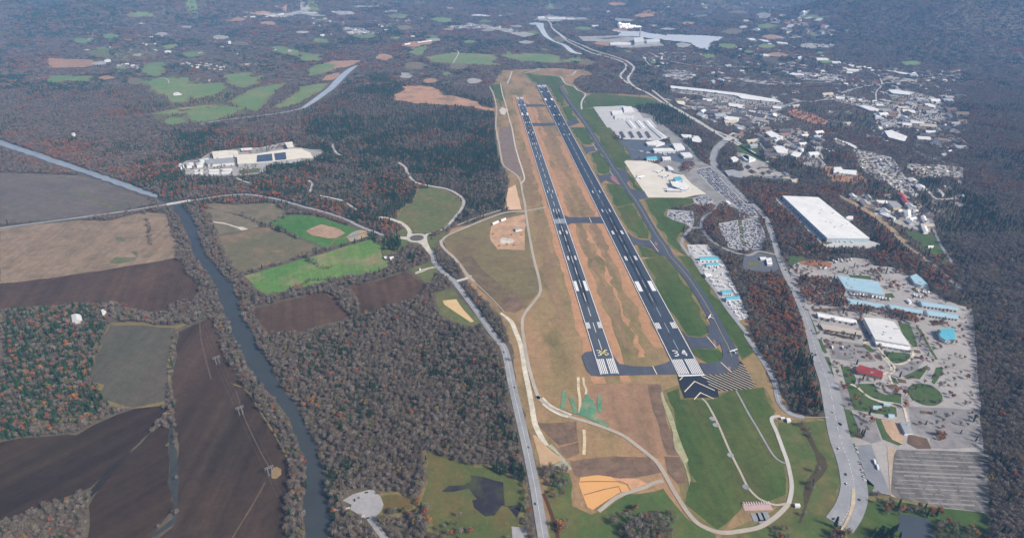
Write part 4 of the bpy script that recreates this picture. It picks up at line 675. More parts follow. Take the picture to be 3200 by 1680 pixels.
for s, l in (('h:0,260 120,270 230,330 360,400 340,440 90,430 60,400', 'paving among offices by the ramp'), ('h:90,400 360,430 640,530 660,570 560,540 200,500 0,540 0,460 80,450', 'long lot left of the motorway'), ('h:290,20 640,10 900,80 880,120 700,100 740,200 560,310 430,230 340,160', 'paving of the shops right of the ramp'), ('h:640,330 740,280 920,370 930,420 760,400 700,380', 'small office lot'),
             ('h:1230,210 1420,255 1600,300 1700,380 1890,690 1700,660 1600,600 1330,440', 'grey ground of the close packed homes'), ('h:1200,725 1500,760 1740,830 1920,850 1900,790 1700,690 1750,680 1950,800 1990,870 2080,1000 2050,1100 1800,1050 1640,980 1520,900 1360,810', 'paving of the yard with white tents'), ('h:1790,370 2215,400 2400,420 2400,520 2000,520 1840,480', 'grey ground of homes at the right edge'),
             ('c:1530,935 1900,975 2340,1040; d:490,1085 515,1135 380,1145 150,1160 0,1150; c:2100,1110 1850,1010 1560,985', 'car park in front of the long white mall'), ('c:1590,1060 1900,1060 2340,1120 2366,1200 2300,1300 2000,1230 1700,1130', 'paving of the shops below the mall'), ('d:900,1030 1100,1005 1480,1080 1700,1090 2080,1030 2220,1000 2220,1250 1760,1352 1700,1352 1690,1150 1460,1190 1300,1130 1160,1100', 'paving of the far shopping strip'),
             ('d:1540,975 1620,945 1880,975 2080,1030 1960,1080 1660,1040', 'lot round the white hall on the slope'), ('d:200,1180 330,1150 600,1260 480,1300 380,1230 240,1290 100,1340', 'grey ground beside the ramp'), ('d:1460,1200 1720,1200 2000,1300 2200,1352 1500,1352', 'grey ground among town buildings'), ('d:560,800 720,770 1050,800 1160,880 1000,860 700,850', 'far pale subdivision ground'), ('c:1440,800 1480,750 1690,745 1820,800 1680,860 1520,830', 'pale subdivision beyond the motorway'), ('d:1640,800 1920,850 1900,890 1700,860 1540,845', 'pale depot ground far right'), ('d:820,470 1030,480 1030,500 880,510', 'pale far works ground'),
             ('c:90,215 180,175 400,180 640,190 700,220 500,215 300,235', 'pale far works beside the motorway'), ('a:1740,170 1880,160 1990,150 2366,110; b:0,80 180,100 60,130 270,170 130,180 0,150; a:2200,190 2050,185 1980,165', 'pale far factory district'), ('b:530,70 700,70 840,60 820,75 600,85', 'thin pale far ground'), ('b:860,130 960,110 1100,122 1000,140', 'white far ground'), ('b:480,340 620,300 700,330 830,350 700,375 500,370', 'pale far housing ground'), ('b:1520,290 1700,270 1780,250 2060,290 2300,330 2200,350 2000,310 1800,310', 'pale far subdivision ground left of the motorway'),
             ('b:2200,350 2366,340; c:0,340 120,370 0,400', 'pale far field by the river'), ('c:560,390 1000,380 1220,410 1450,470 1000,470 900,450 620,440', 'power station ground'), ('c:950,480 1100,460 1450,470 1480,490 1200,510 1000,510', 'tan ash field below the power station'), ('e:1060,400 1150,350 1310,320 1430,250 1740,215 1940,208 2200,150 2280,150 2310,200 2366,210; f:60,225 200,230 240,250 180,300 130,330 0,350; e:2300,370 1990,395 1995,450 1900,490 1650,505 1390,508 1150,495 1140,440 1060,412', 'cream paving of the hillside plant'), ('d:0,830 500,870 520,900 350,905 100,870', 'tan far strip above the mall')):
    area('paving', s, _mc.get('town ground') or soil('town ground', C(170,168,166), C(184,180,174), C(140,138,128), .01, .02, fine=.2, amt3=.8), 2, l, 'paving', edge=3)
area('lawn', 'e:1715,450 1910,425 1935,440 1925,472 1720,487', MEADOW, 4, 'oval lawn in front of the hillside plant', 'lawn', edge=0)

TOWN = [('c:1500,0 2366,0; d:1100,140 900,180 0,120; c:1900,110', .5), ('a:620,880 900,810 1250,820 1560,900 1640,930 1700,1010 1500,1090 1850,1150 1800,1190 1400,1290 1200,1310 900,1300 760,1230 1050,1140 900,1120 800,1040 760,950', .07), ('a:60,560 400,500 850,560 850,620 700,640 500,650 200,620', .12), ('h:0,0 2366,0 2366,1352 2000,1352 1500,960 900,600 300,300 0,100', .7), ('d:0,560 900,560 1500,720 2366,760 2366,1352 0,1352', .6), ('c:1400,500 2366,560 2366,1352 1900,1352 1500,1000', .7), ('d:-100,150 1100,150 900,550 -100,560', .85), ('a:400,480 1900,480 2366,700 2366,1200 900,1330 600,1100 300,700', .45)]

# ------------------------------------------------------------------ buildings
WALLM = {'white': flat('white wall', C(226,228,228), .7, .15), 'grey': flat('grey wall', C(176,182,186), .7, .2), 'tan': flat('tan wall', C(196,178,152), .8, .2), 'brick': flat('brick wall', C(150,110,92), .85, .25), 'blue': flat('pale blue wall', C(186,206,214), .7, .15)}
ROOFM = {'white': soil('white roof', C(244,244,242), C(250,250,248), C(222,225,226), .02, .05, fine=.1, rough=.6, ang=.5, rows=.12, rowper=5), 'pale': soil('pale roof', C(222,222,222), C(230,230,228), C(204,206,208), .03, .06, fine=.12, rough=.6), 'cream': soil('cream roof', C(232,224,206), C(238,232,216), C(214,204,184), .03, .06, fine=.12), 'grey': soil('grey roof', C(160,164,168), C(172,174,178), C(146,148,152), .03, .06, fine=.15),
         'blue': soil('blue roof', C(166,200,216), C(174,206,220), C(150,184,200), .03, .06, fine=.1, rough=.5), 'cyan': soil('cyan roof', C(98,182,204), C(108,190,210), C(86,166,188), .03, .06, fine=.1, rough=.5), 'red': soil('red roof', C(150,66,66), C(160,74,72), C(134,58,60), .05, .1, fine=.15), 'scarlet': soil('scarlet roof', C(184,76,80), C(192,84,86), C(170,66,70), .05, .1, fine=.1),
         'tan': soil('tan roof', C(190,182,170), C(198,190,178), C(176,168,156), .03, .06, fine=.12), 'dark': soil('dark roof', C(96,98,104), C(106,108,112), C(86,88,94), .05, .1, fine=.15), 'brown': soil('brown roof', C(130,112,100), C(142,122,108), C(116,102,92), .05, .1, fine=.15)}
DOORM = flat('door dark', C(70,78,88), .5, .2); GLASSM = flat('window glass', C(62,78,92), .2, .2, spec=.6); VENTM = flat('roof vent', C(188,192,194), .6, .2); SOLAR = soil('solar panel', C(74,86,108), C(84,96,118), C(66,76,98), .05, .1, ang=.1, rows=.2, rowper=4, fine=.1, rough=.4)
BLD = []; CLEAR_LATE = []
def building(s, h, roof, wall, label, cat='building', name='building', kind='flat', vents=0, doors=0, windows=0, group=None, solar=None):
    px = P(s) if isinstance(s, str) else s
    ps = [Vector(G(x_, y_, h)) for x_, y_ in px]; base = min(float(height(p.x, p.y)) for p in ps); n = len(ps)
    if sum(ps[i].x*ps[(i+1) % n].y-ps[(i+1) % n].x*ps[i].y for i in range(n)) < 0: ps.reverse()
    c = sum(ps, Vector((0, 0)))/n; q = [p-c for p in ps]; root = empty(name, (c.x, c.y, base)); tag(root, label, cat, group); BLD.append((c.x, c.y))
    gx = [project(p.x, p.y, base) for p in ps]; CLEAR.append([(float(a), float(b)) for a, b in gx]); CLEAR_LATE.append([(float(a), float(b)) for a, b in gx]+[]); CLEAR_LATE.append(px)
    w = MB(); r = MB(); L = [(q[(i+1) % n]-q[i]).length for i in range(n)]
    gable = kind == 'gable' and n == 4
    if gable and L[0]+L[2] < L[1]+L[3]: q = q[1:]+q[:1]; L = L[1:]+L[:1]
    for i in range(n): a, b = q[i], q[(i+1) % n]; w.face([(a.x,a.y,-2), (b.x,b.y,-2), (b.x,b.y,h), (a.x,a.y,h)])
    if gable:
        rise = min(.16*(L[1]+L[3])/2, 4); m1, m2 = (q[1]+q[2])/2, (q[3]+q[0])/2; ax = (m1-m2).normalized()*.6; m1, m2 = m1+ax, m2-ax; ov = [q[0]-ax, q[1]+ax, q[2]+ax, q[3]-ax]
        T = lambda p, z_: (p.x, p.y, z_)
        r.face([T(ov[0],h+.05), T(ov[1],h+.05), T(m1,h+rise), T(m2,h+rise)]); r.face([T(ov[2],h+.05), T(ov[3],h+.05), T(m2,h+rise), T(m1,h+rise)])
        w.face([T(q[1],h), T(q[2],h), T((q[1]+q[2])/2,h+rise-.1)]); w.face([T(q[3],h), T(q[0],h), T((q[3]+q[0])/2,h+rise-.1)])
    else:
        pk = [p*(1+.5/max(p.length, 1)) for p in q]
        r.face([(p.x, p.y, h+.5) for p in pk])
        for i in range(n): a, b = pk[i], pk[(i+1) % n]; r.face([(a.x,a.y,h-.3), (b.x,b.y,h-.3), (b.x,b.y,h+.5), (a.x,a.y,h+.5)])
    obj('wall', w.me('wall', [WALLM[wall]]), root); ro = obj('roof', r.me('roof', [ROOFM[roof]]), root)
    rr_ = random.Random(int(abs(c.x)*7)+n)
    bx = [q[0]+(q[1]-q[0])*u+(q[3]-q[0])*v for u, v in ((rr_.uniform(.12,.88), rr_.uniform(.15,.85)) for _ in range(vents))] if n >= 4 else []
    z0 = h+.5 if not gable else h+.6
    for p in bx:
        v = MB(); ww = rr_.uniform(1.2, 2.4); v.box(-ww, ww, -ww*.7, ww*.7, z0-.1, z0+1.3); o = obj('roof_vent', v.me('roof_vent', [VENTM]), ro); o.location = (p.x, p.y, 0)
    def onwall(i, t, wd, z0_, z1_, nm, mt):
        a, b = q[i], q[(i+1) % n]; d = (b-a).normalized(); nn = Vector((d.y, -d.x))*.12; p = a+(b-a)*t; v = MB(); e0, e1 = p-d*wd/2+nn, p+d*wd/2+nn
        v.face([(e0.x,e0.y,z0_), (e1.x,e1.y,z0_), (e1.x,e1.y,z1_), (e0.x,e0.y,z1_)]); k0, k1 = e0-nn*.8, e1-nn*.8
        v.face([(k0.x,k0.y,z1_), (k1.x,k1.y,z1_), (e1.x,e1.y,z1_), (e0.x,e0.y,z1_)][::-1]); obj(nm, v.me(nm, [mt]), root)
    if doors or windows:          # on the two walls that face the viewer most
        vis = sorted(range(n), key=lambda i: -L[i]*max(0, -(-(q[(i+1) % n]-q[i]).normalized().x)*0+Vector(((q[(i+1) % n]-q[i]).normalized().y, -(q[(i+1) % n]-q[i]).normalized().x)).dot(-Vector((c.x, c.y)).normalized())))
        for k in range(doors): onwall(vis[0], (k+.7)/(doors+.4), min(4.2, L[vis[0]]/doors*.6), .1, min(4.2, h*.7), 'door', DOORM)
        for k in range(windows): onwall(vis[0 if not doors else min(1, n-1)], (k+.5)/windows, L[vis[0 if not doors else 1]]/windows*.7, h*.45, h*.72, 'window', GLASSM)
    if solar:
        for sx in solar:
            g = [Vector(G(x_, y_, h+1.2))-c for x_, y_ in P(sx)]; v = MB(); v.face([(p.x, p.y, h+1.25) for p in g]); obj('solar_array', v.me('solar_array', [SOLAR]), ro)
    return root
B = building
B('h:490,717 870,732 1412,1165 965,1163', 12, 'white', 'blue', 'huge white flat roofed warehouse in the autumn trees', 'warehouse', 'warehouse', vents=10, doors=16)  # white walls coloured pale blue: the skylit shade is painted in
B('h:1160,945 1190,930 1240,928 1235,965 1180,962', 6, 'white', 'white', 'small white box building behind the huge warehouse', 'shed', 'shed')
B('l:1350,650 1530,660 1670,695 1835,940 1470,878', 10, 'pale', 'white', 'large pale roofed exhibition hall of the fairground', 'hall', 'exhibition_hall', vents=6, windows=5)
B('l:1470,886 1833,948 1845,1000 1482,935', 6, 'white', 'white', 'white front canopy wing along the exhibition hall', 'annex', 'annex', windows=6)
B('l:850,593 1258,668 1277,712 872,640', 6, 'white', 'white', 'long white barn beside the highway', 'barn', 'barn', 'gable', doors=6)
B('l:890,715 1318,785 1332,835 922,770', 5, 'tan', 'tan', 'long tan flat roofed barn below the white barn', 'barn', 'barn', doors=7)
B('l:1070,205 1500,272 1560,412 1162,345', 9, 'blue', 'white', 'big pale blue roofed market hall', 'hall', 'market_hall', vents=5, doors=8)
for s, l in (('l:1160,440 1550,505 1572,548 1192,498', 'first pale blue market shed, left end of the shed row'), ('l:1602,502 1955,565 1972,605 1642,558', 'second pale blue market shed in the middle of the row'), ('l:1932,468 2330,535 2345,570 1972,520', 'upper pale blue market shed at the right edge'), ('l:1990,562 2335,615 2350,660 2032,620', 'lower pale blue market shed at the right edge')):
    B(s, 6, 'blue', 'white', l, 'market shed', 'market_shed', 'gable', doors=9, group='blue roofed market sheds')
B('l:1840,215 1905,188 1960,235 2040,312 1960,308 1890,285', 7, 'blue', 'white', 'angular blue roofed building beside the railway trees', 'building', vents=2)
B('l:2130,775 2300,760 2320,880 2215,885 2160,850', 8, 'cyan', 'white', 'bright blue roof cut by the right edge below the sheds', 'building')
B('l:1262,1190 1310,1148 1550,1218 1545,1282 1292,1228', 6, 'red', 'tan', 'dark red roofed restaurant on the fairground', 'restaurant', 'restaurant', windows=8, vents=2)
B('q:1490,185 1560,185 1560,210 1490,208', 4, 'blue', 'white', 'blue roofed hut on the lawn with white trestles', 'hut', 'hut', 'gable')
B('q:1582,158 1640,165 1640,185 1585,178', 4, 'blue', 'white', 'smaller blue roofed hut at the lane', 'hut', 'hut', 'gable')
B('q:1625,258 1672,262 1675,285 1628,282', 4, 'blue', 'white', 'blue roofed hut nearest the sand court', 'hut', 'hut', 'gable')
B('q:1725,335 1800,335 1840,425 1770,430', 5, 'grey', 'white', 'pale grey roofed hut beside the sand court', 'hut', 'hut', vents=1)
B('l:318,25 372,18 385,88 332,88', 5, 'white', 'white', 'small white building on the dark car park', 'building', vents=2, windows=2)
B('l:250,12 312,10 330,35 262,35', 4, 'white', 'white', 'low white wing beside the small white building', 'building')
B('l:1800,460 1830,455 1858,485 1830,495', 4, 'white', 'white', 'white kiosk between the market sheds', 'kiosk', 'kiosk', 'gable')
B('q:800,1050 840,1050 848,1072 806,1072', 4, 'white', 'white', 'small white equipment hut at the end of the service road', 'hut', 'hut')
B('q:728,300 755,298 765,322 735,325', 4, 'white', 'white', 'small white hut at the gate near the access road', 'hut', 'hut'); B('q:675,290 705,288 712,300 680,302', 3, 'white', 'grey', 'low white shelter at the gate near the access road', 'hut', 'hut')
# airport
for s, h, r, l in (('k:1840,10 2030,2 2042,38 1852,42', 7, 'cyan', 'topmost bright blue hangar on the small plane ramp'), ('k:1910,75 2030,68 2050,95 1922,103', 6, 'cyan', 'second bright blue hangar below the topmost one'), ('k:2068,362 2160,357 2188,393 2092,400', 6, 'cyan', 'short bright blue hangar halfway down the small plane ramp'), ('k:2118,428 2262,420 2272,455 2132,463', 7, 'cyan', 'lowest bright blue hangar on the small plane ramp'),
                   ('k:1895,180 1955,172 1978,205 1915,215', 6, 'white', 'white hangar among the small planes'), ('g:1278,150 1400,132 1480,158 1390,182 1300,178', 8, 'white', 'long white hangar at the head of the dark apron'), ('g:1352,215 1550,213 1592,245 1372,245', 9, 'white', 'wide white hangar facing the dark apron'), ('g:1560,165 1650,165 1692,212 1592,225', 10, 'white', 'tall white hangar behind the wide one'),
                   ('g:1640,262 1740,258 1772,295 1682,302', 9, 'white', 'white hangar beside the terminal road'), ('g:1645,68 1755,72 1790,100 1680,98', 8, 'white', 'white shed above the hangar road'), ('g:1760,85 1830,85 1868,125 1860,155 1770,140', 8, 'white', 'white block at the highway end of the hangar road'), ('g:1282,308 1380,295 1402,332 1292,332', 7, 'cyan', 'bright blue roofed hall between the two aprons'), ('g:1450,305 1535,302 1545,330 1462,335', 7, 'white', 'small white hall beside the blue one'),
                   ('c:915,1172 1030,1168 1032,1208 930,1212', 7, 'white', 'white hangar at the head of the far apron'), ('c:1038,1128 1122,1124 1148,1172 1050,1178', 8, 'white', 'square white hangar near the woods on the far apron'), ('c:948,1218 1152,1220 1152,1252 952,1252', 6, 'pale', 'low pale hangar row on the far apron')):
    B(s, h, r, 'white', l, 'hangar', 'hangar', doors=4, vents=1, kind='gable' if r == 'cyan' else 'flat')
for i, x0 in enumerate((1070, 1165, 1258)):
    B('c:%d,1280 %d,1278 %d,1352 %d,1352' % (x0, x0+48, x0+112, x0+62), 4, 'white', 'white', ('first', 'second', 'third')[i]+' long white hangar row on the far apron counted from the runways', 'hangar', 'hangar', 'gable', group='rows of narrow hangars')
for i, x0 in enumerate((1000, 1095, 1185, 1270)):
    B('g:%d,40 %d,38 %d,105 %d,105' % (x0, x0+32, x0+72, x0+40), 4, 'dark', 'white', ('first', 'second', 'third', 'fourth')[i]+' dark hangar row on the near end of the far apron', 'hangar', 'hangar', 'gable', group='rows of dark hangars')
B('g:1320,0 1370,0 1510,100 1440,105', 4, 'pale', 'white', 'pale hangar row along the edge of the far apron', 'hangar', 'hangar', 'gable')
B('g:1535,560 1690,575 1745,625 1700,645 1660,650 1565,612', 10, 'white', 'grey', 'white roofed airport terminal beside the cream apron', 'terminal', 'terminal', windows=6, vents=5)
B('g:1570,522 1640,512 1672,548 1590,560', 13, 'cyan', 'blue', 'blue roofed terminal hall', 'terminal', 'terminal', windows=3)
B('g:1500,642 1655,648 1660,662 1505,658', 7, 'white', 'grey', 'thin white gate pier reaching onto the cream apron', 'pier', 'pier'); B('g:1505,392 1560,420 1580,450 1520,440', 8, 'white', 'white', 'white service building above the terminal', 'building', vents=1); B('g:2120,765 2165,775 2180,805 2140,800', 6, 'white', 'white', 'white kiosk in the crowded car park', 'kiosk', 'kiosk')
# hillside plant
B('e:1690,285 1905,272 2210,225 2366,218; f:60,245 100,262 130,318; e:2366,318 1980,365 1700,380', 11, 'cream', 'grey', 'cream roofed hillside plant with solar arrays', 'factory', 'factory', vents=8, windows=0, solar=('e:1905,288 2060,270 2070,345 1900,358', 'e:2085,268 2205,255 2215,330 2098,342'))
B('e:1430,250 1560,238 1700,240 1700,280 1440,300', 9, 'cream', 'white', 'cream roofed block at the back of the hillside plant', 'factory', 'factory', vents=3); B('e:1345,335 1655,322 1662,365 1385,385', 9, 'grey', 'white', 'grey roofed block at the front of the hillside plant', 'factory', 'factory', vents=3)
B('e:1735,215 1850,208 1852,230 1740,238', 7, 'white', 'brick', 'small white roofed block behind the plant', 'building'); B('e:2195,155 2275,145 2290,200 2225,205', 14, 'cream', 'grey', 'tall cream block at the far end of the plant', 'building', vents=2); B('e:1300,335 1390,318 1395,345 1310,360', 8, 'white', 'white', 'white block at the left end of the plant', 'building')
for i, s in enumerate(('e:1070,400 1105,372 1130,395 1095,420', 'e:1150,378 1230,368 1235,392 1160,402', 'e:1260,372 1330,365 1335,388 1265,395')): B(s, 9, 'pale', 'white', ('pointed', 'middle', 'inner')[i]+' pale silo shed at the left tip of the plant', 'silo', 'silo_shed', 'gable')
for i, s in enumerate(('e:1240,445 1330,440 1332,455 1242,458', 'e:1240,475 1330,468 1332,485 1242,490', 'e:1395,440 1500,434 1502,450 1398,454', 'e:1395,470 1500,464 1502,480 1398,484', 'e:1525,434 1638,428 1640,444 1528,448', 'e:1525,466 1638,458 1640,475 1528,480')):
    B(s, 3.2, 'white', 'white', ('left upper', 'left lower', 'middle upper', 'middle lower', 'right upper', 'right lower')[i]+' white carport below the hillside plant', 'carport', 'carport', group='white carports of the plant')
# town
for s, h, r, w, l in (('h:310,48 370,30 495,90 490,125 420,138', 9, 'white', 'white', 'white store right of the interchange ramp'), ('h:60,292 120,283 208,325 140,348', 7, 'white', 'white', 'white office left of the motorway'), ('h:390,190 480,188 552,235 540,268 440,262', 8, 'white', 'white', 'white store with a busy lot below the ramp'), ('h:575,282 620,248 692,262 640,310', 8, 'white', 'white', 'white clinic beside the small office lot'),
                      ('h:665,215 720,220 715,255 690,258', 6, 'white', 'grey', 'small white block behind the clinic'), ('h:1568,32 1640,22 1808,90 1782,142 1612,98', 11, 'white', 'grey', 'big white hall with a curved lot on the town slope'), ('h:1110,132 1200,158 1272,195 1250,208 1122,152', 6, 'pale', 'grey', 'long pale office row on the slope'), ('h:1035,415 1110,412 1130,440 1275,448 1270,498 1150,482 1030,472', 8, 'white', 'white', 'white building on the orange earth terrace'),
                      ('h:1710,692 1762,686 1832,788 1782,796', 6, 'scarlet', 'white', 'bright red roofed long building'), ('h:1590,770 1690,775 1760,830 1660,840', 7, 'grey', 'tan', 'grey green roofed shop beside the red roof'), ('h:1770,880 1850,868 1850,930 1790,950', 6, 'white', 'white', 'largest white tent in the yard'), ('h:1860,870 1930,868 1935,900 1880,905', 5, 'white', 'white', 'upper white tent in the yard'), ('h:1830,945 1900,935 1905,962 1845,968', 5, 'white', 'white', 'lower white tent in the yard'), ('h:1950,930 2000,925 2020,985 1985,1002', 6, 'white', 'white', 'tall narrow white tent by the narrow road'),
                      ('h:1520,905 1570,898 1690,945 1670,962', 5, 'white', 'white', 'row of white trailers in a long low building'), ('h:1700,860 1750,855 1755,875 1712,878', 4, 'white', 'white', 'small white shed above the tents'), ('h:1955,1035 2010,1030 2035,1095 1985,1100', 6, 'white', 'white', 'white shed at the end of the tent yard'), ('h:2030,1240 2085,1240 2085,1256 2032,1256', 4, 'white', 'white', 'white trailer standing on the green field'), ('h:1805,528 1900,540 1930,565 1840,568', 6, 'pale', 'grey', 'pale roofed shed right of the homes'), ('h:1880,595 1990,610 2010,640 1920,640', 6, 'pale', 'grey', 'second pale roofed shed right of the homes'), ('h:2120,640 2150,650 2205,700 2180,712', 5, 'white', 'white', 'white long trailer near the right edge'),
                      ('h:820,78 890,92 885,115 830,105', 6, 'white', 'white', 'white shop beside the red earth'), ('h:560,540 655,535 655,560 600,570', 6, 'tan', 'tan', 'tan house at the motorway edge'), ('g:2165,310 2220,300 2260,330 2200,350', 7, 'white', 'white', 'white motel block at the interchange'), ('g:2285,290 2340,285 2366,300 2366,345 2330,335', 7, 'white', 'white', 'white office beside the motel'), ('g:2110,450 2200,440 2300,470 2300,530 2150,505', 5, 'grey', 'grey', 'grey flat roof inside the interchange loop'),
                      ('c:1535,905 1900,940 2340,990; d:60,985 440,1045 480,1075 200,1050 60,1035; c:2240,1005 1890,962 1545,930', 10, 'white', 'white', 'very long white shopping mall beyond the motorway'), ('c:1880,1038 1980,1048 1972,1075 1884,1065', 7, 'white', 'white', 'white store standing in the mall car park'), ('c:2150,1088 2340,1120 2332,1145 2156,1118', 7, 'white', 'white', 'long white store at the mall car park edge'), ('c:1600,1068 1660,1055 1695,1085 1685,1112 1620,1095', 7, 'cream', 'tan', 'cream store at the motorway end of the mall'),
                      ('c:2098,1222 2262,1242 2262,1284 2112,1262', 8, 'white', 'white', 'white hotel with a dark courtyard beside the motorway'), ('d:0,1098 90,1112 88,1150 0,1132', 7, 'white', 'white', 'white store below the mall'), ('d:385,1118 480,1128 470,1150 392,1142', 7, 'white', 'white', 'white store at the right end of the mall'), ('d:1285,1112 1400,1120 1505,1150 1500,1178 1410,1165', 9, 'white', 'white', 'long white discount store in the shopping strip'), ('d:1612,955 1700,948 1872,982 1815,1002 1648,985', 10, 'white', 'grey', 'broad white hall high on the town slope'),
                      ('d:1758,1155 1890,1165 1892,1195 1768,1185', 8, 'white', 'white', 'white shop beside the town street'), ('d:1050,1018 1148,1028 1150,1048 1060,1040', 7, 'white', 'grey', 'white far shop at the edge of the pines'), ('d:290,568 380,575 492,628 420,635 292,600', 9, 'cream', 'white', 'cream far factory roof alone in the woods'), ('d:848,605 982,615 978,630 858,625', 8, 'white', 'white', 'white far factory near the foot of the mountain'), ('d:558,782 600,768 715,778 718,800 690,792 600,790', 8, 'white', 'white', 'far white horseshoe shaped building'),
                      ('d:112,402 180,405 220,428 150,425', 8, 'white', 'white', 'first of three white far sheds in a line'), ('d:235,412 330,425 365,445 290,438', 8, 'white', 'white', 'second of three white far sheds in a line'), ('d:430,440 540,452 550,465 440,460', 8, 'white', 'white', 'last of three white far sheds in a line'), ('d:1625,742 1760,765 1925,792 1900,798 1740,778', 7, 'white', 'white', 'very long thin white shed at the foot of the mountain'), ('d:1990,1095 2040,1092 2110,1120 2100,1138 2010,1118', 8, 'white', 'white', 'white shop at the right edge of the shopping strip'),
                      ('d:1475,1100 1550,1098 1560,1118 1490,1120', 7, 'white', 'grey', 'white corner shop at the junction'), ('d:1530,1155 1640,1162 1660,1185 1560,1185', 7, 'grey', 'grey', 'grey shop below the junction'), ('d:1640,1195 1700,1200 1690,1235 1600,1225', 7, 'brown', 'brick', 'brown roofed shop at the town street'), ('d:1455,1200 1530,1210 1540,1245 1480,1240', 7, 'pale', 'grey', 'pale shop at the end of the pine wood'), ('d:1750,1225 1810,1225 1812,1250 1760,1250', 7, 'pale', 'grey', 'pale house right of the town street'), ('d:1840,1270 1990,1290 2000,1312 1850,1300', 7, 'pale', 'grey', 'long pale block in the right hand town'),
                      ('d:1520,1290 1640,1300 1700,1320 1540,1315', 6, 'grey', 'grey', 'grey terrace left of the town street'), ('d:1160,720 1300,735 1310,750 1180,745', 7, 'white', 'white', 'long white far shed beyond the subdivision'), ('d:1010,645 1100,650 1110,662 1020,660', 7, 'white', 'white', 'white far shed above the subdivision'), ('d:1180,680 1250,688 1248,698 1190,695', 7, 'white', 'white', 'small white far shed above the long one'), ('d:1160,755 1230,762 1232,775 1170,770', 7, 'white', 'white', 'white far shed below the long one'), ('d:650,598 690,592 695,620 665,625', 8, 'white', 'white', 'white far block beside the cream factory'),
                      ('c:900,452 1000,445 1125,455 1110,470 905,472', 9, 'white', 'white', 'white works hall below the power station'), ('c:1150,400 1250,395 1260,440 1160,445', 26, 'pale', 'grey', 'tall grey boiler house of the power station'), ('c:1280,420 1420,412 1430,440 1290,445', 16, 'pale', 'grey', 'long turbine hall of the power station'), ('c:705,262 780,258 785,272 710,275', 9, 'white', 'white', 'white far building in the trees by the motorway'), ('c:130,178 200,172 215,190 140,192', 9, 'white', 'white', 'white far works nearest the river bend'), ('c:240,185 420,180 440,200 250,202', 9, 'white', 'cream' if 0 else 'tan', 'long far works beside the motorway end'),
                      ('c:440,190 520,185 530,208 450,210', 9, 'cream', 'tan', 'cream far works beside the long one'), ('c:230,150 300,148 300,156 232,158', 9, 'white', 'white', 'thin white far shed behind the works'), ('a:1750,168 1880,160 1890,175 1760,178', 9, 'white', 'white', 'white far factory at the left of the district'), ('a:1980,150 2080,148 2090,165 1990,168', 9, 'white', 'white', 'second white far factory of the district'), ('a:2060,135 2180,130 2190,145 2070,148', 9, 'white', 'white', 'third white far factory of the district'), ('b:0,90 160,95 170,112 0,108', 9, 'white', 'white', 'broad white far factory at the right of the district'),
                      ('b:310,110 345,95 380,110 340,128', 9, 'white', 'white', 'single white far block right of the district'), ('b:870,122 1000,110 1030,120 900,135', 9, 'white', 'white', 'bright white far warehouse in the hazy woods'), ('b:1780,155 1880,150 2000,160 1990,170 1800,165', 9, 'white', 'white', 'thin white far roof near the distant river'), ('b:2090,145 2130,135 2145,165 2100,165', 9, 'white', 'white', 'small white far block near the distant river'), ('a:1015,985 1080,978 1110,995 1020,1002', 6, 'white', 'white', 'long white barn in the olive clearing'), ('a:1385,845 1410,838 1418,855 1395,862', 5, 'white', 'white', 'white farmhouse in the olive clearing'),
                      ('a:920,542 985,535 1000,545 930,552', 6, 'white', 'white', 'white far barn on the left hills'), ('a:1590,440 1625,435 1630,455 1600,458', 6, 'white', 'white', 'single white far house on the left hills'), ('a:280,632 350,622 360,640 290,648', 6, 'pale', 'white', 'pale far barn beside the orange field'), ('b:230,235 265,232 270,245 240,248', 6, 'white', 'white', 'white far house in the hazy woods'), ('b:1090,462 1150,450 1160,462 1100,472', 6, 'white', 'white', 'white shed on the orange building site'), ('b:1220,445 1380,420 1385,432 1240,455', 6, 'white', 'brick', 'long white roof on the orange building site'),
                      ('e:-60,60 -20,50 -10,70 -50,80', 6, 'pale', 'white', 'pale house just outside the left edge'), ('i:255,568 300,560 312,590 265,600', 6, 'white', 'white', 'white farmhouse inside a loop drive by the dark trees'), ('i:-60,620 50,620 55,680 -50,690', 6, 'pale', 'white', 'pale barn cut by the left edge in the dark trees'), ('j:875,2 910,0 918,12 885,18', 5, 'white', 'white', 'white shed at the tip of the large crop field'), ('j:935,8 975,0 985,15 945,25', 5, 'white', 'white', 'white farmhouse at the tip of the large crop field'), ('j:1248,130 1265,128 1268,140 1252,142', 4, 'white', 'white', 'tiny white house in the loop drive'),
                      ('f:2020,1000 2080,975 2090,985 2030,1012', 4, 'white', 'white', 'white site office row in the sandy yard'), ('f:2110,965 2160,945 2168,955 2120,975', 4, 'white', 'white', 'second white site office in the sandy yard'), ('f:2260,1060 2330,1050 2335,1070 2270,1085', 4, 'grey', 'white', 'grey machine shed in the sandy yard')):
    B(s, h, r, w, l, 'tent' if ' tent' in l else 'building', 'tent' if ' tent' in l else 'building', 'gable' if h <= 6 else 'flat', vents=2 if h > 8 and 'far' not in l else 0)
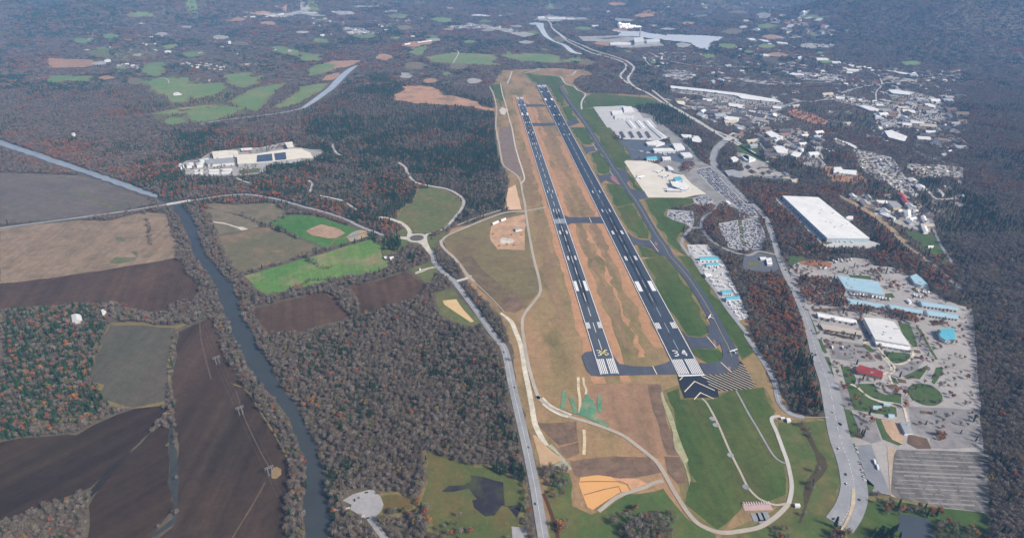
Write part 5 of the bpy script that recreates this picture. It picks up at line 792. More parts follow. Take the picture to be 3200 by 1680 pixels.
# scattered small houses
PLACED = []
HS = [MB() for _ in range(6)]
hm_ = [('grey','grey'), ('grey','brown'), ('tan','dark'), ('white','pale'), ('brick','dark'), ('tan','tan')]
hmesh = []
for k, (wl, rf) in enumerate(hm_):
    v = MB(); L_, D_, h_ = 7+k % 3*1.5, 4.5, 3.2
    v.box(-L_, L_, -D_, D_, -1.5, h_); e = .5; rz = h_+2.6
    v.face([(-L_-e,-D_-e,h_-.1), (L_+e,-D_-e,h_-.1), (L_+e,0,rz), (-L_-e,0,rz)], 1); v.face([(L_+e,D_+e,h_-.1), (-L_-e,D_+e,h_-.1), (-L_-e,0,rz), (L_+e,0,rz)], 1)
    v.face([(-L_,D_,h_), (-L_,-D_,h_), (-L_,0,rz-.3)]); v.face([(L_,-D_,h_), (L_,D_,h_), (L_,0,rz-.3)])
    if k % 2: v.box(-L_*.3, L_*.3, -D_-3, -D_, -1.5, h_-.3, 0); v.face([(-L_*.35,-D_-3.4,h_-.25), (L_*.35,-D_-3.4,h_-.25), (L_*.35,-D_,h_+.6), (-L_*.35,-D_,h_+.6)], 1)
    hmesh.append(v.me('house', [WALLM[wl], ROOFM[rf]]))
rl_ = random.Random(5); nlot = 0; LOTS = []
for zone, n, smin, smax in (('h:0,0 900,60 1500,0 2366,0 2366,380 1900,340 1300,180 900,330 300,300', 20, 12, 28), ('h:1200,720 1700,720 2366,560 2366,800 2050,900 2080,1090 1600,960', 16, 12, 26), ('d:-100,560 900,560 1500,700 2366,740 2366,1352 1000,1352 500,1100 -100,1000', 52, 14, 34), ('c:1400,560 2366,560 2366,900 1550,900', 14, 14, 30), ('c:1500,1040 2366,1100 2366,1352 2000,1300', 14, 18, 36), ('d:0,30 1000,120 900,460 0,420', 30, 24, 60)):
    zp = P(zone); x0, x1, y0, y1 = min(q[0] for q in zp), max(q[0] for q in zp), min(q[1] for q in zp), max(q[1] for q in zp); k = 0; tr = 0
    while k < n and tr < 3000:
        tr += 1; a, b = rl_.uniform(x0, x1), rl_.uniform(y0, y1)
        if not inside(zp, np.array([a]), np.array([b]))[0] or cleared(a, b): continue
        gx_, gy_ = G(a, b)
        if any((gx_-c)**2+(gy_-d)**2 < 60**2 for c, d in LOTS): continue
        k += 1; LOTS.append((gx_, gy_)); an = rl_.choice((.35, .9, 1.9))+rl_.gauss(0, .1); hw_, hh = rl_.uniform(smin, smax), rl_.uniform(smin, smax)*.6; c, s_ = math.cos(an), math.sin(an)
        q = [(gx_+u*hw_*c-v_*hh*s_, gy_+u*hw_*s_+v_*hh*c) for u, v_ in ((-1,-1), (1,-1), (1,1), (-1,1))]; X = np.array(q); qx, qy = project(X[:,0], X[:,1], height(X[:,0], X[:,1])); CLEAR.append(list(zip(qx.tolist(), qy.tolist())))
        tag(drape('paving', q, rl_.choice((_mc['town ground'], GR2, CONG, _mc['old asphalt'])), 2.2), 'small grey lot among the trees of the town', 'paving', 'small town lots', 'structure')
        if rl_.random() < .75:
            e_ = rl_.choice((-1, 1)); kk = rl_.randrange(6); PLACED.append((math.hypot(gx_, gy_), gx_-e_*hh*.55*s_, gy_+e_*hh*.55*c, float(height(gx_, gy_))+.3, an, hw_*rl_.uniform(.5, .9)/8.5, kk, 'low town building beside its small grey lot', 'low town buildings'))
for s in ('h:380,150 520,230 640,300 760,290', 'h:560,60 700,140 860,230 920,330', 'h:1300,240 1480,320 1600,430', 'h:1420,270 1560,460 1700,600', 'h:1580,300 1700,450 1820,660', 'h:1330,330 1480,300 1640,330', 'h:1480,470 1640,430 1740,450', 'h:1830,420 2000,430 2215,440 2366,460', 'h:1900,250 2100,330 2366,400', 'd:930,1060 1200,960 1500,900 1900,850 2366,800', 'd:500,900 800,880 1100,900 1500,960', 'd:1720,1150 1900,1250 2100,1352', 'd:1980,1100 2050,1250 2060,1352', 'd:1480,1080 1480,980 1540,900 1500,800', 'd:900,760 1100,850 1180,920', 'c:1300,560 1500,640 1800,700 2366,720', 'c:1850,820 2100,860 2366,900', 'c:1250,600 1330,700 1500,760', 'h:0,500 300,520 560,560 650,560', 'd:0,1180 150,1240 330,1290', 'c:1620,1110 1900,1160 2300,1290'):
    way('street', s, 7, ROADL if nlot % 2 else ROAD, 4.3, 'pale street winding through the right hand town', 'street', group='town streets'); nlot += 1
rc_ = random.Random(21); CLM = [_mc['far pasture'], _mc['far bare'], _mc['town ground'], _mc['far pasture'], OLIVE]; spots_ = []
for k in range(900):
    x_, y_ = rc_.uniform(250, 2950), rc_.uniform(8, 330)
    if (1500 < x_ < 2750 and y_ > 200) or (480 < x_ < 1200 and 140 < y_) or y_ > 260 and x_ < 1700: continue
    if x_ > 2600 and 30 < y_ < 190: continue
    if cleared(x_, y_): continue
    if any(abs(x_-a)+abs(y_-b)*4 < 120 for a, b in spots_): continue
    spots_.append((x_, y_))
    if len(spots_) > 110: break
for k, (x_, y_) in enumerate(spots_):
    w_ = rc_.uniform(14, 42); hh = w_*rc_.uniform(.16, .3)*(y_+205)/300; pts = [(x_+math.cos(t)*w_*rc_.uniform(.6, 1.1), y_+math.sin(t)*hh*rc_.uniform(.6, 1.1)) for t in np.arange(0, 6.2, .7)]
    area('clearing', pts, CLM[k % 5], 1, 'small far clearing among the hazy woods', 'clearing', 'far clearings', edge=0)
HOMES = (('h:0,0 900,60 900,330 600,340 200,300 0,240', 22, 0, 'mid sized pale shop by the interchange lots', 'shops by the interchange', 2.4), ('h:1200,720 1500,760 1740,830 2000,870 2050,1090 1640,980', 14, 0, 'pale workshop in the yard with white tents', 'workshops of the tent yard', 1.8), ('h:1840,0 2400,0 2400,230 2000,200', 14, 0, 'mid sized pale block on the right town slope', 'blocks of the right slope', 2.6), ('d:1500,1100 2400,1000 2400,1352 1500,1352', 26, 0, 'mid sized pale block in the right hand town', 'blocks of the right town', 2.6), ('d:0,1180 400,1160 500,1290 100,1352', 12, 0, 'mid sized roof between mall and ramp', 'roofs between mall and ramp', 2.2), ('c:1600,1060 2366,1130 2366,1310 2000,1240', 14, 0, 'mid sized pale shop below the mall', 'shops below the mall', 2.6),
         ('h:1250,215 1420,262 1600,305 1700,385 1860,660 1700,640 1600,590 1330,435', 95, 0, 'small home in the close packed estate right of the trees', 'homes of the close packed estate', .8), ('h:1800,375 2215,405 2366,420 2366,510 2000,510 1840,475', 30, 0, 'small home in the estate at the right edge', 'homes of the right edge estate', .8),
         ('c:1440,800 1480,750 1690,745 1820,800 1680,860 1520,830', 40, 0, 'small pale home in the estate beyond the motorway', 'homes beyond the motorway', 1.2), ('d:560,800 720,770 1050,800 1160,890 1000,870 700,850', 45, 0, 'far pale home in the estate below the mountain', 'homes below the mountain', 1.3), ('b:1520,290 1700,270 1780,250 2060,290 2300,330 2200,350 2000,310 1800,310', 40, 0, 'far pale home in the estate left of the motorway', 'far estate homes', 1.7), ('b:480,340 620,300 700,330 830,350 700,375 500,370', 30, 0, 'far pale home in the hazy central estate', 'hazy estate homes', 1.7),
         ('a:1000,650 1250,650 1450,690 1600,700 1580,750 1300,730 1100,690', 18, 0, 'far white house along the left ridge road', 'left ridge houses', 1.4), ('a:420,690 520,680 660,710 640,730 450,715', 14, 0, 'far white house beside the orange field', 'houses by the orange field', 1.4), ('a:1690,680 1900,670 1920,690 1720,695', 8, 0, 'far white house above the river pasture', 'houses above the river pasture', 1.4), ('c:1230,600 1470,610 1460,650 1250,640', 12, 0, 'far cream house in the woods near the lake', 'houses near the lake', 1.5), ('d:400,210 700,230 650,260 480,240', 22, 0, 'tiny far house under the mountain haze', 'houses in the haze', 2), ('d:700,260 900,290 1170,330 1000,380 880,340', 25, 0, 'tiny far house at the mountain foot', 'mountain foot houses', 1.8), ('d:820,470 1030,480 1030,500 880,510', 12, 0, 'far house on the pale works ground', 'works ground houses', 1.6),
         ('d:1960,770 2215,750 2366,760 2366,860 2000,830', 25, 0, 'far house at the right edge below the mountain', 'right edge far houses', 1.3), ('d:1500,1200 1720,1210 2000,1290 2366,1300 2366,1352 1500,1340', 30, 0, 'town house among the shops at right', 'town houses at right', 1), ('h:1400,0 1550,0 1600,150 1420,120', 10, 0, 'pale house left of the big white hall', 'houses by the big hall', 1), ('h:1850,0 2366,0 2366,250 2000,180', 34, 0, 'pale town house right of the big white hall', 'houses right of the big hall', 1.1),
         ('d:900,1030 1100,1005 1480,1080 1700,1090 2080,1030 2220,1000 2220,1200 1700,1150 1160,1100', 26, 0, 'small shop building in the far shopping strip', 'small strip shops', 1.6), ('d:0,400 700,450 900,700 900,980 0,830', 50, 0, 'pale far house in the woods beyond the mall', 'houses beyond the mall', 1.6), ('d:900,650 2200,760 2200,950 1300,1000 900,950', 70, 0, 'pale far house in the woods below the mountain', 'houses in the lower mountain woods', 1.5),
         ('a:100,350 900,350 2300,450 2300,640 100,600', 30, 0, 'lonely far white house in the left hills', 'lonely left hill houses', 1.8), ('b:0,180 900,180 1500,250 1300,420 0,420', 40, 0, 'tiny far house in the central haze', 'central haze houses', 1.9), ('c:700,120 2366,60 2366,330 1250,300 700,240', 40, 0, 'tiny far house in the haze beyond the lake', 'houses beyond the lake', 2.0), ('c:1150,520 2000,560 2366,700 2366,900 1500,800', 40, 0, 'pale house in the brown woods between lake and mall', 'houses between lake and mall', 1.5),
         ('h:290,20 640,10 900,80 880,120 740,200 560,310 430,230', 14, 0, 'small shop by the interchange', 'small interchange shops', 1.3), ('h:90,400 360,430 640,530 660,570 200,500', 10, 0, 'low roof along the motorway lot', 'low motorway roofs', 1.2), ('c:1590,1060 1900,1060 2340,1120 2366,1200 2300,1300 2000,1230 1700,1130', 12, 0, 'small shop below the long mall', 'small mall shops', 1.6))
for s, n, _, l, g, sc in HOMES:
    pl = [G(*p) for p in P(s)]; x0, x1, y0, y1 = min(p[0] for p in pl), max(p[0] for p in pl), min(p[1] for p in pl), max(p[1] for p in pl); placed = []; tries = 0
    rh = random.Random(n*31+len(l)); ang = rh.uniform(0, 3)
    while len(placed) < n and tries < 6000:
        tries += 1; a, b = rh.uniform(x0, x1), rh.uniform(y0, y1)
        if not inside(pl, np.array([a]), np.array([b]))[0] or any((a-c_)**2+(b-d_)**2 < (21*sc)**2 for c_, d_ in placed) or any((a-c_)**2+(b-d_)**2 < 900 for c_, d_ in BLD): continue
        placed.append((a, b)); za = float(height(a, b)); PLACED.append((math.hypot(a, b), a, b, za+.2, ang+rh.choice((0, 0, 1.57))+rh.gauss(0, .12), sc*rh.uniform(.85, 1.2), rh.randrange(6), l, g))
        px1 = project(*np.array([[a-9, b-14, za], [a+9, b-14, za], [a+9, b+9, za], [a-9, b+9, za]]).T); CLEAR_LATE.append(list(zip(px1[0].tolist(), px1[1].tolist())))
PLACED.sort(); HV, HF, HM = [], [], []; HMATS = list(dict.fromkeys(m for q in hmesh for m in q.materials))
for i, (_, a, b, za, rz, sc, k, l, g) in enumerate(PLACED):
    if i < 285: o = obj('house', hmesh[k], None, (a, b, za)); o.rotation_euler.z = rz; o.scale = (sc,)*3; tag(o, l, 'house', g); continue
    n0 = len(HV); c, s_ = math.cos(rz)*sc, math.sin(rz)*sc; HV += [(a+q.co.x*c-q.co.y*s_, b+q.co.x*s_+q.co.y*c, za+q.co.z*sc) for q in hmesh[k].vertices]
    HF += [tuple(n0+j for j in f.vertices) for f in hmesh[k].polygons]; HM += [HMATS.index(hmesh[k].materials[f.material_index]) for f in hmesh[k].polygons]
tag(obj('far_houses', mesh('far_houses', HV, HF, HMATS, HM)), 'countless far pale houses scattered through the hazy woods', 'houses', None, 'stuff')

# ------------------------------------------------------------------ power station stack and its steam
stg = G(*P('c:1215,398')[0]); stk = empty('smokestack', (stg[0], stg[1], float(height(*stg)))); tag(stk, 'tall grey smokestack of the power station by the lake', 'smokestack')
v = MB(); v.lathe([(0,6), (40,4.5), (72,3.6)], 'z', 14); obj('shaft', v.me('shaft', [flat('stack concrete', C(190,188,186))]), stk); v = MB(); v.lathe([(72,3.9), (75,3.8)], 'z', 14); obj('rim', v.me('rim', [DOORM]), stk)
sm_m, t_, b_ = newmat('steam', 1, 0); b_.inputs['Base Color'].default_value = (.9,.9,.9,1)
import bmesh
bm = bmesh.new(); rs = random.Random(4); e0 = np.array([stg[0], stg[1], 78.0]); ex, ey = Gz(*P('c:1005,262')[0], 150); e1 = np.array([ex, ey+200, 190.0]); e1 = np.array([*Gz(*P('c:1010,275')[0], 105), 105.0])
for k in range(60):
    u = (k/59)**.8; p = e0+(e1-e0)*u; rad = 5+10*u**.7*rs.uniform(.6, 1.2)
    m_ = bmesh.ops.create_icosphere(bm, subdivisions=2, radius=rad); off = Vector((p[0]+rs.gauss(0,12*u), p[1]+rs.gauss(0,20*u), p[2]+rs.gauss(0,6*u)))
    for q in m_['verts']: q.co = q.co*(1+.14*math.sin(q.co.x*.3+k)*math.cos(q.co.y*.27+q.co.z*.2))+off
me = bpy.data.meshes.new('steam'); bm.to_mesh(me); bm.free(); me.materials.append(sm_m); me.polygons.foreach_set('use_smooth', [True]*len(me.polygons)); tag(obj('steam', me), 'white steam drifting from the power station', 'steam', None, 'stuff')

# ------------------------------------------------------------------ bridge
br = empty('bridge', (*G(*P('e:1070,790')[0]), 0)); tag(br, 'low concrete road bridge over the blue river', 'bridge'); ca = np.array(G(*P('e:950,812')[0])); cb = np.array(G(*P('e:1200,770')[0])); d_ = cb-ca; Lb = np.linalg.norm(d_); az = math.atan2(d_[1], d_[0]); mid = (ca+cb)/2; br.location = (mid[0], mid[1], 0); br.rotation_euler.z = az
v = MB(); v.box(-Lb/2, Lb/2, -6, 6, .5, 1.6); obj('deck', v.me('deck', [ROADL]), br)
for sg in (-1, 1):
    v = MB(); v.box(-Lb/2, Lb/2, sg*6-.25, sg*6+.25, 1.6, 2.6); obj('parapet', v.me('parapet', [flat('parapet', C(206,204,198))]), br)
for k in (-.25, .05, .3):
    v = MB(); v.box(k*Lb-1, k*Lb+1, -5, 5, -.5, .5); obj('pier', v.me('pier', [CONG]), br)
# motorway overpass at the interchange
oa, ob = np.array(G(*P('g:2120,140')[0])), np.array(G(*P('g:2230,60')[0])); d_ = ob-oa; v = MB(); lo = np.linalg.norm(d_); v.box(-lo/2, lo/2, -14, 14, 2.2, 3.4); ov = obj('overpass', v.me('overpass', [ROADL])); mid = (oa+ob)/2; ov.location = (mid[0], mid[1], float(height(*mid))); ov.rotation_euler.z = math.atan2(d_[1], d_[0]); tag(ov, 'pale overpass carrying the wide road across the motorway', 'bridge')
dk = MB(); ga, gb = G(*P('n:275,1112')[0]), G(*P('n:435,1088')[0]); dd = Vector((gb[0]-ga[0], gb[1]-ga[1])); dk.box(0, dd.length, -1.6, 1.6, .25, .7); o = obj('boat_ramp', dk.me('boat_ramp', [CREAM]), None, (ga[0], ga[1], 0)); o.rotation_euler.z = math.atan2(dd.y, dd.x); tag(o, 'cream boat ramp reaching into the river', 'boat ramp')

# ------------------------------------------------------------------ pylons and wires
STEEL = flat('pylon steel', C(150,152,154), .5, .2)
pyl = [G(*p) for p in P('i:1290,660 1495,1140; m:1450,268 1710,800')]
def pyl_mesh():
    v = MB(); H = 28
    for sx in (-1, 1):
        x_ = sx*4.5
        for a, b in (((-1.4,-1.4),(-.5,-.5)), ((1.4,-1.4),(.5,-.5)), ((-1.4,1.4),(-.5,.5)), ((1.4,1.4),(.5,.5))): v.bar((x_+a[0], a[1], 0), (x_+b[0], b[1], H), .28, .2, 4)
        for k in range(7):
            z_ = k*H/7; s0 = 1.4-.9*k/7; s1 = 1.4-.9*(k+1)/7
            v.bar((x_-s0,-s0,z_), (x_+s1,-s1,z_+H/7), .16, k=3); v.bar((x_+s0,-s0,z_), (x_-s1,-s1,z_+H/7), .16, k=3); v.bar((x_-s0,s0,z_), (x_+s1,s1,z_+H/7), .16, k=3)
    legs = v.me('legs', [STEEL]); v = MB()
    for zz in (H-5, H): v.bar((-11,0,zz), (11,0,zz), .3, k=4); v.bar((-11,.8,zz), (11,.8,zz), .3, k=4)
    for k in range(8): v.bar((-11+k*2.75,0,H-5), (-8.25+k*2.75,0,H), .15, k=3)
    arm = v.me('cross_arm', [STEEL]); return legs, arm
plg, par = pyl_mesh(); dirp = math.atan2(pyl[-1][1]-pyl[0][1], pyl[-1][0]-pyl[0][0])+math.pi/2
for i, g in enumerate(pyl):
    o = empty('power_pylon', (g[0], g[1], 0), dirp); tag(o, ('farthest', 'second farthest', 'second nearest', 'nearest')[i]+' pale steel pylon in the dark field by the river' if i < 3 else 'nearest steel pylon beside the round sandy patch', 'pylon', 'power pylons crossing the field'); obj('legs', plg, o); obj('cross_arm', par, o); o.scale = (.6,.6,.62)
    for sx in (-10, 0, 10): v = MB(); v.bar((sx,.4,23), (sx,.4,20.5), .3, k=5); obj('insulator', v.me('insulator', [flat('insulator', C(150,140,130))]), o)
ends = pyl; cx_ = Vector((math.cos(dirp), math.sin(dirp)))
ext0 = (2*pyl[0][0]-pyl[1][0], 2*pyl[0][1]-pyl[1][1]); ext1 = (2*pyl[3][0]-pyl[2][0], 2*pyl[3][1]-pyl[2][1]); chain = [ext0]+list(pyl)+[ext1]
for j, sx in enumerate((-6, 0, 6)):
    v = MB()
    for a, b in zip(chain, chain[1:]):
        prev = None
        for k in range(9):
            t = k/8; p = (a[0]+(b[0]-a[0])*t+cx_.x*sx, a[1]+(b[1]-a[1])*t+cx_.y*sx, 12.6-7*t*(1-t)*1.2)
            if prev: v.bar(prev, p, .05, k=3)
            prev = p
    tag(obj('power_line', v.me('power_line', [STEEL])), ('left', 'middle', 'right')[j]+' power cable strung between the field pylons', 'cable', 'power cables')

# ------------------------------------------------------------------ localiser antenna, approach lights, mats
PINKW = flat('antenna white', C(236,220,222), .6, .1); la, lb = G(*P('o:1930,1065')[0]), G(*P('o:2150,1060')[0]); n_ = Vector((lb[0]-la[0], lb[1]-la[1])); ang = math.atan2(n_.y, n_.x)
lo = empty('localiser_antenna', (la[0], la[1], 0), ang); tag(lo, 'row of white and pink antenna frames at the end of the grass', 'antenna')
v = MB(); v.box(-2, n_.length+2, -9, 3, .02, .35); obj('base_slab', v.me('base_slab', [flat('pink gravel', C(196,170,168))]), lo)
for k in range(11):
    v = MB(); x_ = k*n_.length/10; v.bar((x_,0,.3), (x_,0,3), .3, k=5); v.box(x_-.5, x_+.5, -1.5, 3.5, 2.6, 3.3); obj('element', v.me('element', [PINKW]), lo)
for i, s in enumerate(('o:2030,1170', 'o:2075,1165', 'o:2120,1160', 'o:2090,1210')):
    g = G(*P(s)[0]); v = MB(); v.box(-5, 5, -7 if i < 3 else -3, 7 if i < 3 else 3, .05, .5); o = obj('concrete_pad', v.me('concrete_pad', [GRAVEL]), None, (g[0], g[1], .25)); tag(o, ('left', 'middle', 'right', 'lowest')[i]+' small grey concrete pad below the antenna row', 'pad', 'pads below the antenna')

# ------------------------------------------------------------------ aircraft
PW = flat('aircraft white', C(238,240,242), .4, .1, spec=.4); PB = flat('aircraft blue', C(70,100,150), .4, .1); PR_ = flat('aircraft red', C(170,60,60), .4, .1)
def prism(mb, pts, z0, z1):
    n = len(pts)
    if sum(pts[i][0]*pts[(i+1)%n][1]-pts[(i+1)%n][0]*pts[i][1] for i in range(n)) < 0: pts = pts[::-1]
    mb.face([(x_, y_, z1) for x_, y_ in pts]); mb.face([(x_, y_, z0) for x_, y_ in pts][::-1])
    for i in range(n): a, b = pts[i], pts[(i+1)%n]; mb.face([(a[0],a[1],z0), (b[0],b[1],z0), (b[0],b[1],z1), (a[0],a[1],z1)])
def light_plane():
    P_ = {}
    v = MB(); v.lathe([(-4.2,.12), (-2,.45), (0,.75), (1.6,.75), (2.8,.45), (3.1,.15)], 'x', 8, c=(0,0,1.5)); P_['fuselage'] = (v.me('fuselage', [PW]),)
    v = MB(); prism(v, [(1.5,0), (1.3,5.5), (.1,5.5), (-.1,0), (.1,-5.5), (1.3,-5.5)], 2.2, 2.4); P_['wing'] = (v.me('wing', [PW]),)
    v = MB(); prism(v, [(-3.2,0), (-3.5,1.8), (-4.3,1.8), (-4.4,0), (-4.3,-1.8), (-3.5,-1.8)], 1.6, 1.7); P_['tailplane'] = (v.me('tailplane', [PW]),)
    v = MB(); v.face([(-3.0,.06,1.7), (-4.4,.06,1.7), (-4.6,.06,3.3), (-3.9,.06,3.3)]); v.face([(-3.0,-.06,1.7), (-3.9,-.06,3.3), (-4.6,-.06,3.3), (-4.4,-.06,1.7)]); v.face([(-3.9,.06,3.3), (-4.6,.06,3.3), (-4.6,-.06,3.3), (-3.9,-.06,3.3)]); P_['fin'] = (v.me('fin', [PB]),)
    v = MB(); v.bar((3.15,-.95,1.5), (3.15,.95,1.5), .08, k=4); P_['propeller'] = (v.me('propeller', [DOORM]),)
    v = MB()
    for a in ((2.2,0), (.3,1.2), (.3,-1.2)): v.bar((a[0],a[1],1.1), (a[0],a[1],.25), .08, k=4); v.bar((a[0],a[1]-.1,.25), (a[0],a[1]+.1,.25), .25, k=8)
    P_['landing_gear'] = (v.me('landing_gear', [DOORM]),); return P_
LP = light_plane()
def place_plane(parts, name, g, rz, sc, label, group, cat='plane'):
    o = empty(name, (g[0], g[1], .45), rz); o.scale = (sc,)*3; tag(o, label, cat, group)
    for k, (m,) in parts.items(): obj(k, m, o)
    return o
place_plane(LP, 'light_aircraft', G(*P('k:1955,655')[0]), 2.6, 1.7, 'white light aircraft rolling on the long taxiway beside the green island', None)
place_plane(LP, 'light_aircraft', G(*P('k:2205,1015')[0]), 2.0, 1.7, 'white light aircraft waiting at the taxiway bend near the runway end', None)
rp_ = random.Random(3); spots = P('k:1830,70 1880,120 1960,130 2040,130 2010,160 2080,110 1900,150 2090,200 2130,250 2020,230 2050,270 1985,265 2160,300 2060,320 2000,310 2110,330 2180,330 2210,370 2230,395 2200,480 2160,490 2180,520 2230,500 2265,480 2290,530 2220,545 2190,560 2250,560 2300,570 2230,600 2280,610 2320,600 2260,640 2310,650 2340,640')+P('g:1760,1265 1800,1300 1850,1260 1900,1300 1870,1330 1930,1330 1960,1290 1780,1330')
for p in spots: place_plane(LP, 'light_aircraft', G(*p), RANG+rp_.choice((0, 3.1, 1.6))+rp_.gauss(0, .3), rp_.uniform(1.2, 1.6), 'small parked plane on the pale ramp with blue hangars', 'small planes on the ramp')
for p in P('g:1430,275 1480,290 1230,255 1300,270'): place_plane(LP, 'light_aircraft', G(*p), rp_.uniform(0, 6), 1.8, 'small white plane on the dark asphalt apron', 'planes on the dark apron')
def airliner():
    P_ = {}
    v = MB(); v.lathe([(-17,.3), (-12,1.3), (-8,1.9), (11,1.9), (14.5,1.5), (16.3,.5)], 'x', 12, c=(0,0,3.3)); P_['fuselage'] = (v.me('fuselage', [PW], True),)
    v = MB(); prism(v, [(3,0), (-4.5,16), (-6.5,16), (-3,0), (-6.5,-16), (-4.5,-16)], 2.3, 2.7); P_['wing'] = (v.me('wing', [PW]),)
    v = MB(); prism(v, [(-12.5,0), (-15.5,6), (-17,6), (-16,0), (-17,-6), (-15.5,-6)], 3.9, 4.2); P_['tailplane'] = (v.me('tailplane', [PW]),)
    v = MB(); f1 = [(-11.5,3.9+.9), (-16.5,4.6), (-18,10.5), (-16,10.5)]
    v.face([(a,.2,b) for a, b in f1]); v.face([(a,-.2,b) for a, b in f1][::-1])
    for i in range(4): a, b = f1[i], f1[(i+1)%4]; v.face([(a[0],.2,a[1]), (a[0],-.2,a[1]), (b[0],-.2,b[1]), (b[0],.2,b[1])])
    P_['fin'] = (v.me('fin', [PB]),)
    for sg in (-1, 1): v = MB(); v.lathe([(-3.2,.6), (-1,1), (1.2,1.05)], 'x', 10, c=(0,sg*5.5,1.6)); P_['engine' if sg < 0 else 'engine.001'] = (v.me('engine', [flat('engine grey', C(170,174,178))]),)
    return P_
AL = airliner()
for i, (s, rz, l) in enumerate((('g:1220,525', .4, 'lone white airliner parked out on the cream apron'), ('g:1400,468', 2.9, 'white airliner nearest the top of the gate row'), ('g:1460,520', 2.7, 'white airliner second from the top of the gate row'), ('g:1520,650', 2.9, 'white airliner at the thin gate pier'), ('g:1590,640', 2.5, 'white airliner tucked beside the terminal'))):
    place_plane(AL, 'airliner', G(*P(s)[0]), rz, 1, l, None, 'airliner')

# ------------------------------------------------------------------ vehicles
cm_, t_, b_ = newmat('car paint', .35, .5); oi = nd(t_, 'ShaderNodeObjectInfo'); rr2 = nd(t_, 'ShaderNodeValToRGB'); rr2.color_ramp.interpolation = 'CONSTANT'; e_ = rr2.color_ramp.elements
for k, c in enumerate((C(236,236,236), C(60,64,70), C(176,180,186), C(34,36,42), C(130,134,140), C(140,44,42), C(56,78,120), C(226,226,228))):
    if k > 1: e_.new(k/8)
    e_[k].position = k/8; e_[k].color = c
t_.links.new(oi.outputs['Random'], rr2.inputs[0]); t_.links.new(rr2.outputs[0], b_.inputs['Base Color'])
TYRE = flat('tyre', C(30,30,32), .8, .1)
def car_mesh(van=False):
    v = MB(); v.box(-2.2, 2.2, -.9, .9, .35, .95, 0); h_ = 1.55 if not van else 2.1; xa, xb = (-1.5, .9) if not van else (-2.1, 1.2)
    lo_ = [(xa,-.85), (xb+.5,-.85), (xb+.5,.85), (xa,.85)]; hi_ = [(xa+.35,-.7), (xb-.1,-.7), (xb-.1,.7), (xa+.35,.7)]
    for i in range(4): a, b = i, (i+1)%4; v.face([(*lo_[a],.95), (*lo_[b],.95), (*hi_[b],h_), (*hi_[a],h_)], 1)
    v.face([(*p, h_) for p in hi_], 0)
    for x_ in (-1.4, 1.4):
        for y_ in (-.92, .92): v.bar((x_, y_-.1, .33), (x_, y_+.1, .33), .33, k=8, m=2)
    return v.me('car', [cm_, GLASSM, TYRE])
CARM = [car_mesh(), car_mesh(), car_mesh(True)]
def put_car(g, rz, label, group, cat='car', nm='parked_car', me=None, z_=.0):
    o = obj(nm, me or random.choice(CARM), None, (g[0], g[1], float(height(*g))+.5+z_)); o.rotation_euler.z = rz; tag(o, label, cat, group); return o
def lot(s, rowang, pitch, rowgap, occ, label, group, cap):
    """rows of bays; returns the places beyond the first cap, to be drawn as one mass"""
    pl = [G(*p) for p in P(s)]; c, s_ = math.cos(rowang), math.sin(rowang); rot = [(x_*c+y_*s_, -x_*s_+y_*c) for x_, y_ in pl]; r = random.Random(len(label)); rest = []; cnt = 0
    y_ = min(p[1] for p in rot)+4; row = 0
    while y_ < max(p[1] for p in rot)-3:
        x_ = min(p[0] for p in rot)+2
        while x_ < max(p[0] for p in rot)-2:
            if r.random() < occ and inside(rot, np.array([x_]), np.array([y_]))[0]:
                g = (x_*c-y_*s_+r.gauss(0,.15), x_*s_+y_*c+r.gauss(0,.15)); rz = rowang+math.pi/2+r.choice((0, math.pi))
                if cnt < cap: put_car(g, rz, label, group); cnt += 1
                else: rest.append((*g, rz))
            x_ += pitch
        y_ += 5.6 if row % 2 == 0 else rowgap; row += 1
    return rest
REST = []
hwyang = math.atan2(*(np.array(G(*P('h:310,950')[0]))-np.array(G(*P('h:0,640')[0])))[::-1])
REST += lot('g:2040,1022 2255,985 2366,985; h:40,970 220,970 285,1085 300,1160 262,1270 100,1280 0,1275; g:2150,1250 2110,1150', hwyang+math.pi/2, 2.75, 7.5, .55, 'car in the large car park inside the road bend', 'cars inside the road bend', 70)
REST += lot('g:1800,450 1960,415 2080,550 2180,660 2366,850; h:0,650 125,790 215,900 230,940 60,940 0,890; g:2250,840 2130,750 1960,612 1860,500', hwyang, 2.75, 6.8, .8, 'car in the crowded car park between terminal and highway', 'cars of the crowded car park', 60)
REST += lot('g:1520,870 1770,888 1780,1000 1700,1008 1560,965 1510,930', hwyang+.3, 2.75, 8, .4, 'car in the pale lot beside the taxiway grass', 'cars of the pale lot', 30)
REST += lot('g:1790,745 1925,722 1980,760 1970,815 1860,815', hwyang, 2.75, 7, .6, 'car in the small lot at the terminal corner', 'cars at the terminal corner', 15)
REST += lot('h:390,190 560,270 700,260 560,300 430,235', .3, 2.8, 8, .5, 'car in front of the white stores', 'cars at the white stores', 10)
REST += lot('c:1545,942 1900,982 2340,1045; d:480,1095 500,1130 380,1135 150,1150 0,1140; c:2100,1100 1850,1002 1560,978', -.25, 3, 9, .45, 'far car in the mall car park', 'cars at the mall', 10)
REST += lot('l:1560,250 1700,250 1850,330 1900,380 1700,330', .4, 2.8, 9, .4, 'car in the market yard', 'cars of the market yard', 40)
lines = MB(); lotp = [G(*p) for p in P('q:1700,575 2130,592 2500,600 2500,1120 2130,1080 1725,1000 1668,960 1668,700')]; d0 = np.array(G(*P('q:2130,760')[0]))-np.array(G(*P('q:1700,740')[0])); d0 /= np.linalg.norm(d0); n0_ = np.array([-d0[1], d0[0]]); c0 = np.mean(np.array(lotp), 0); rw = random.Random(12)
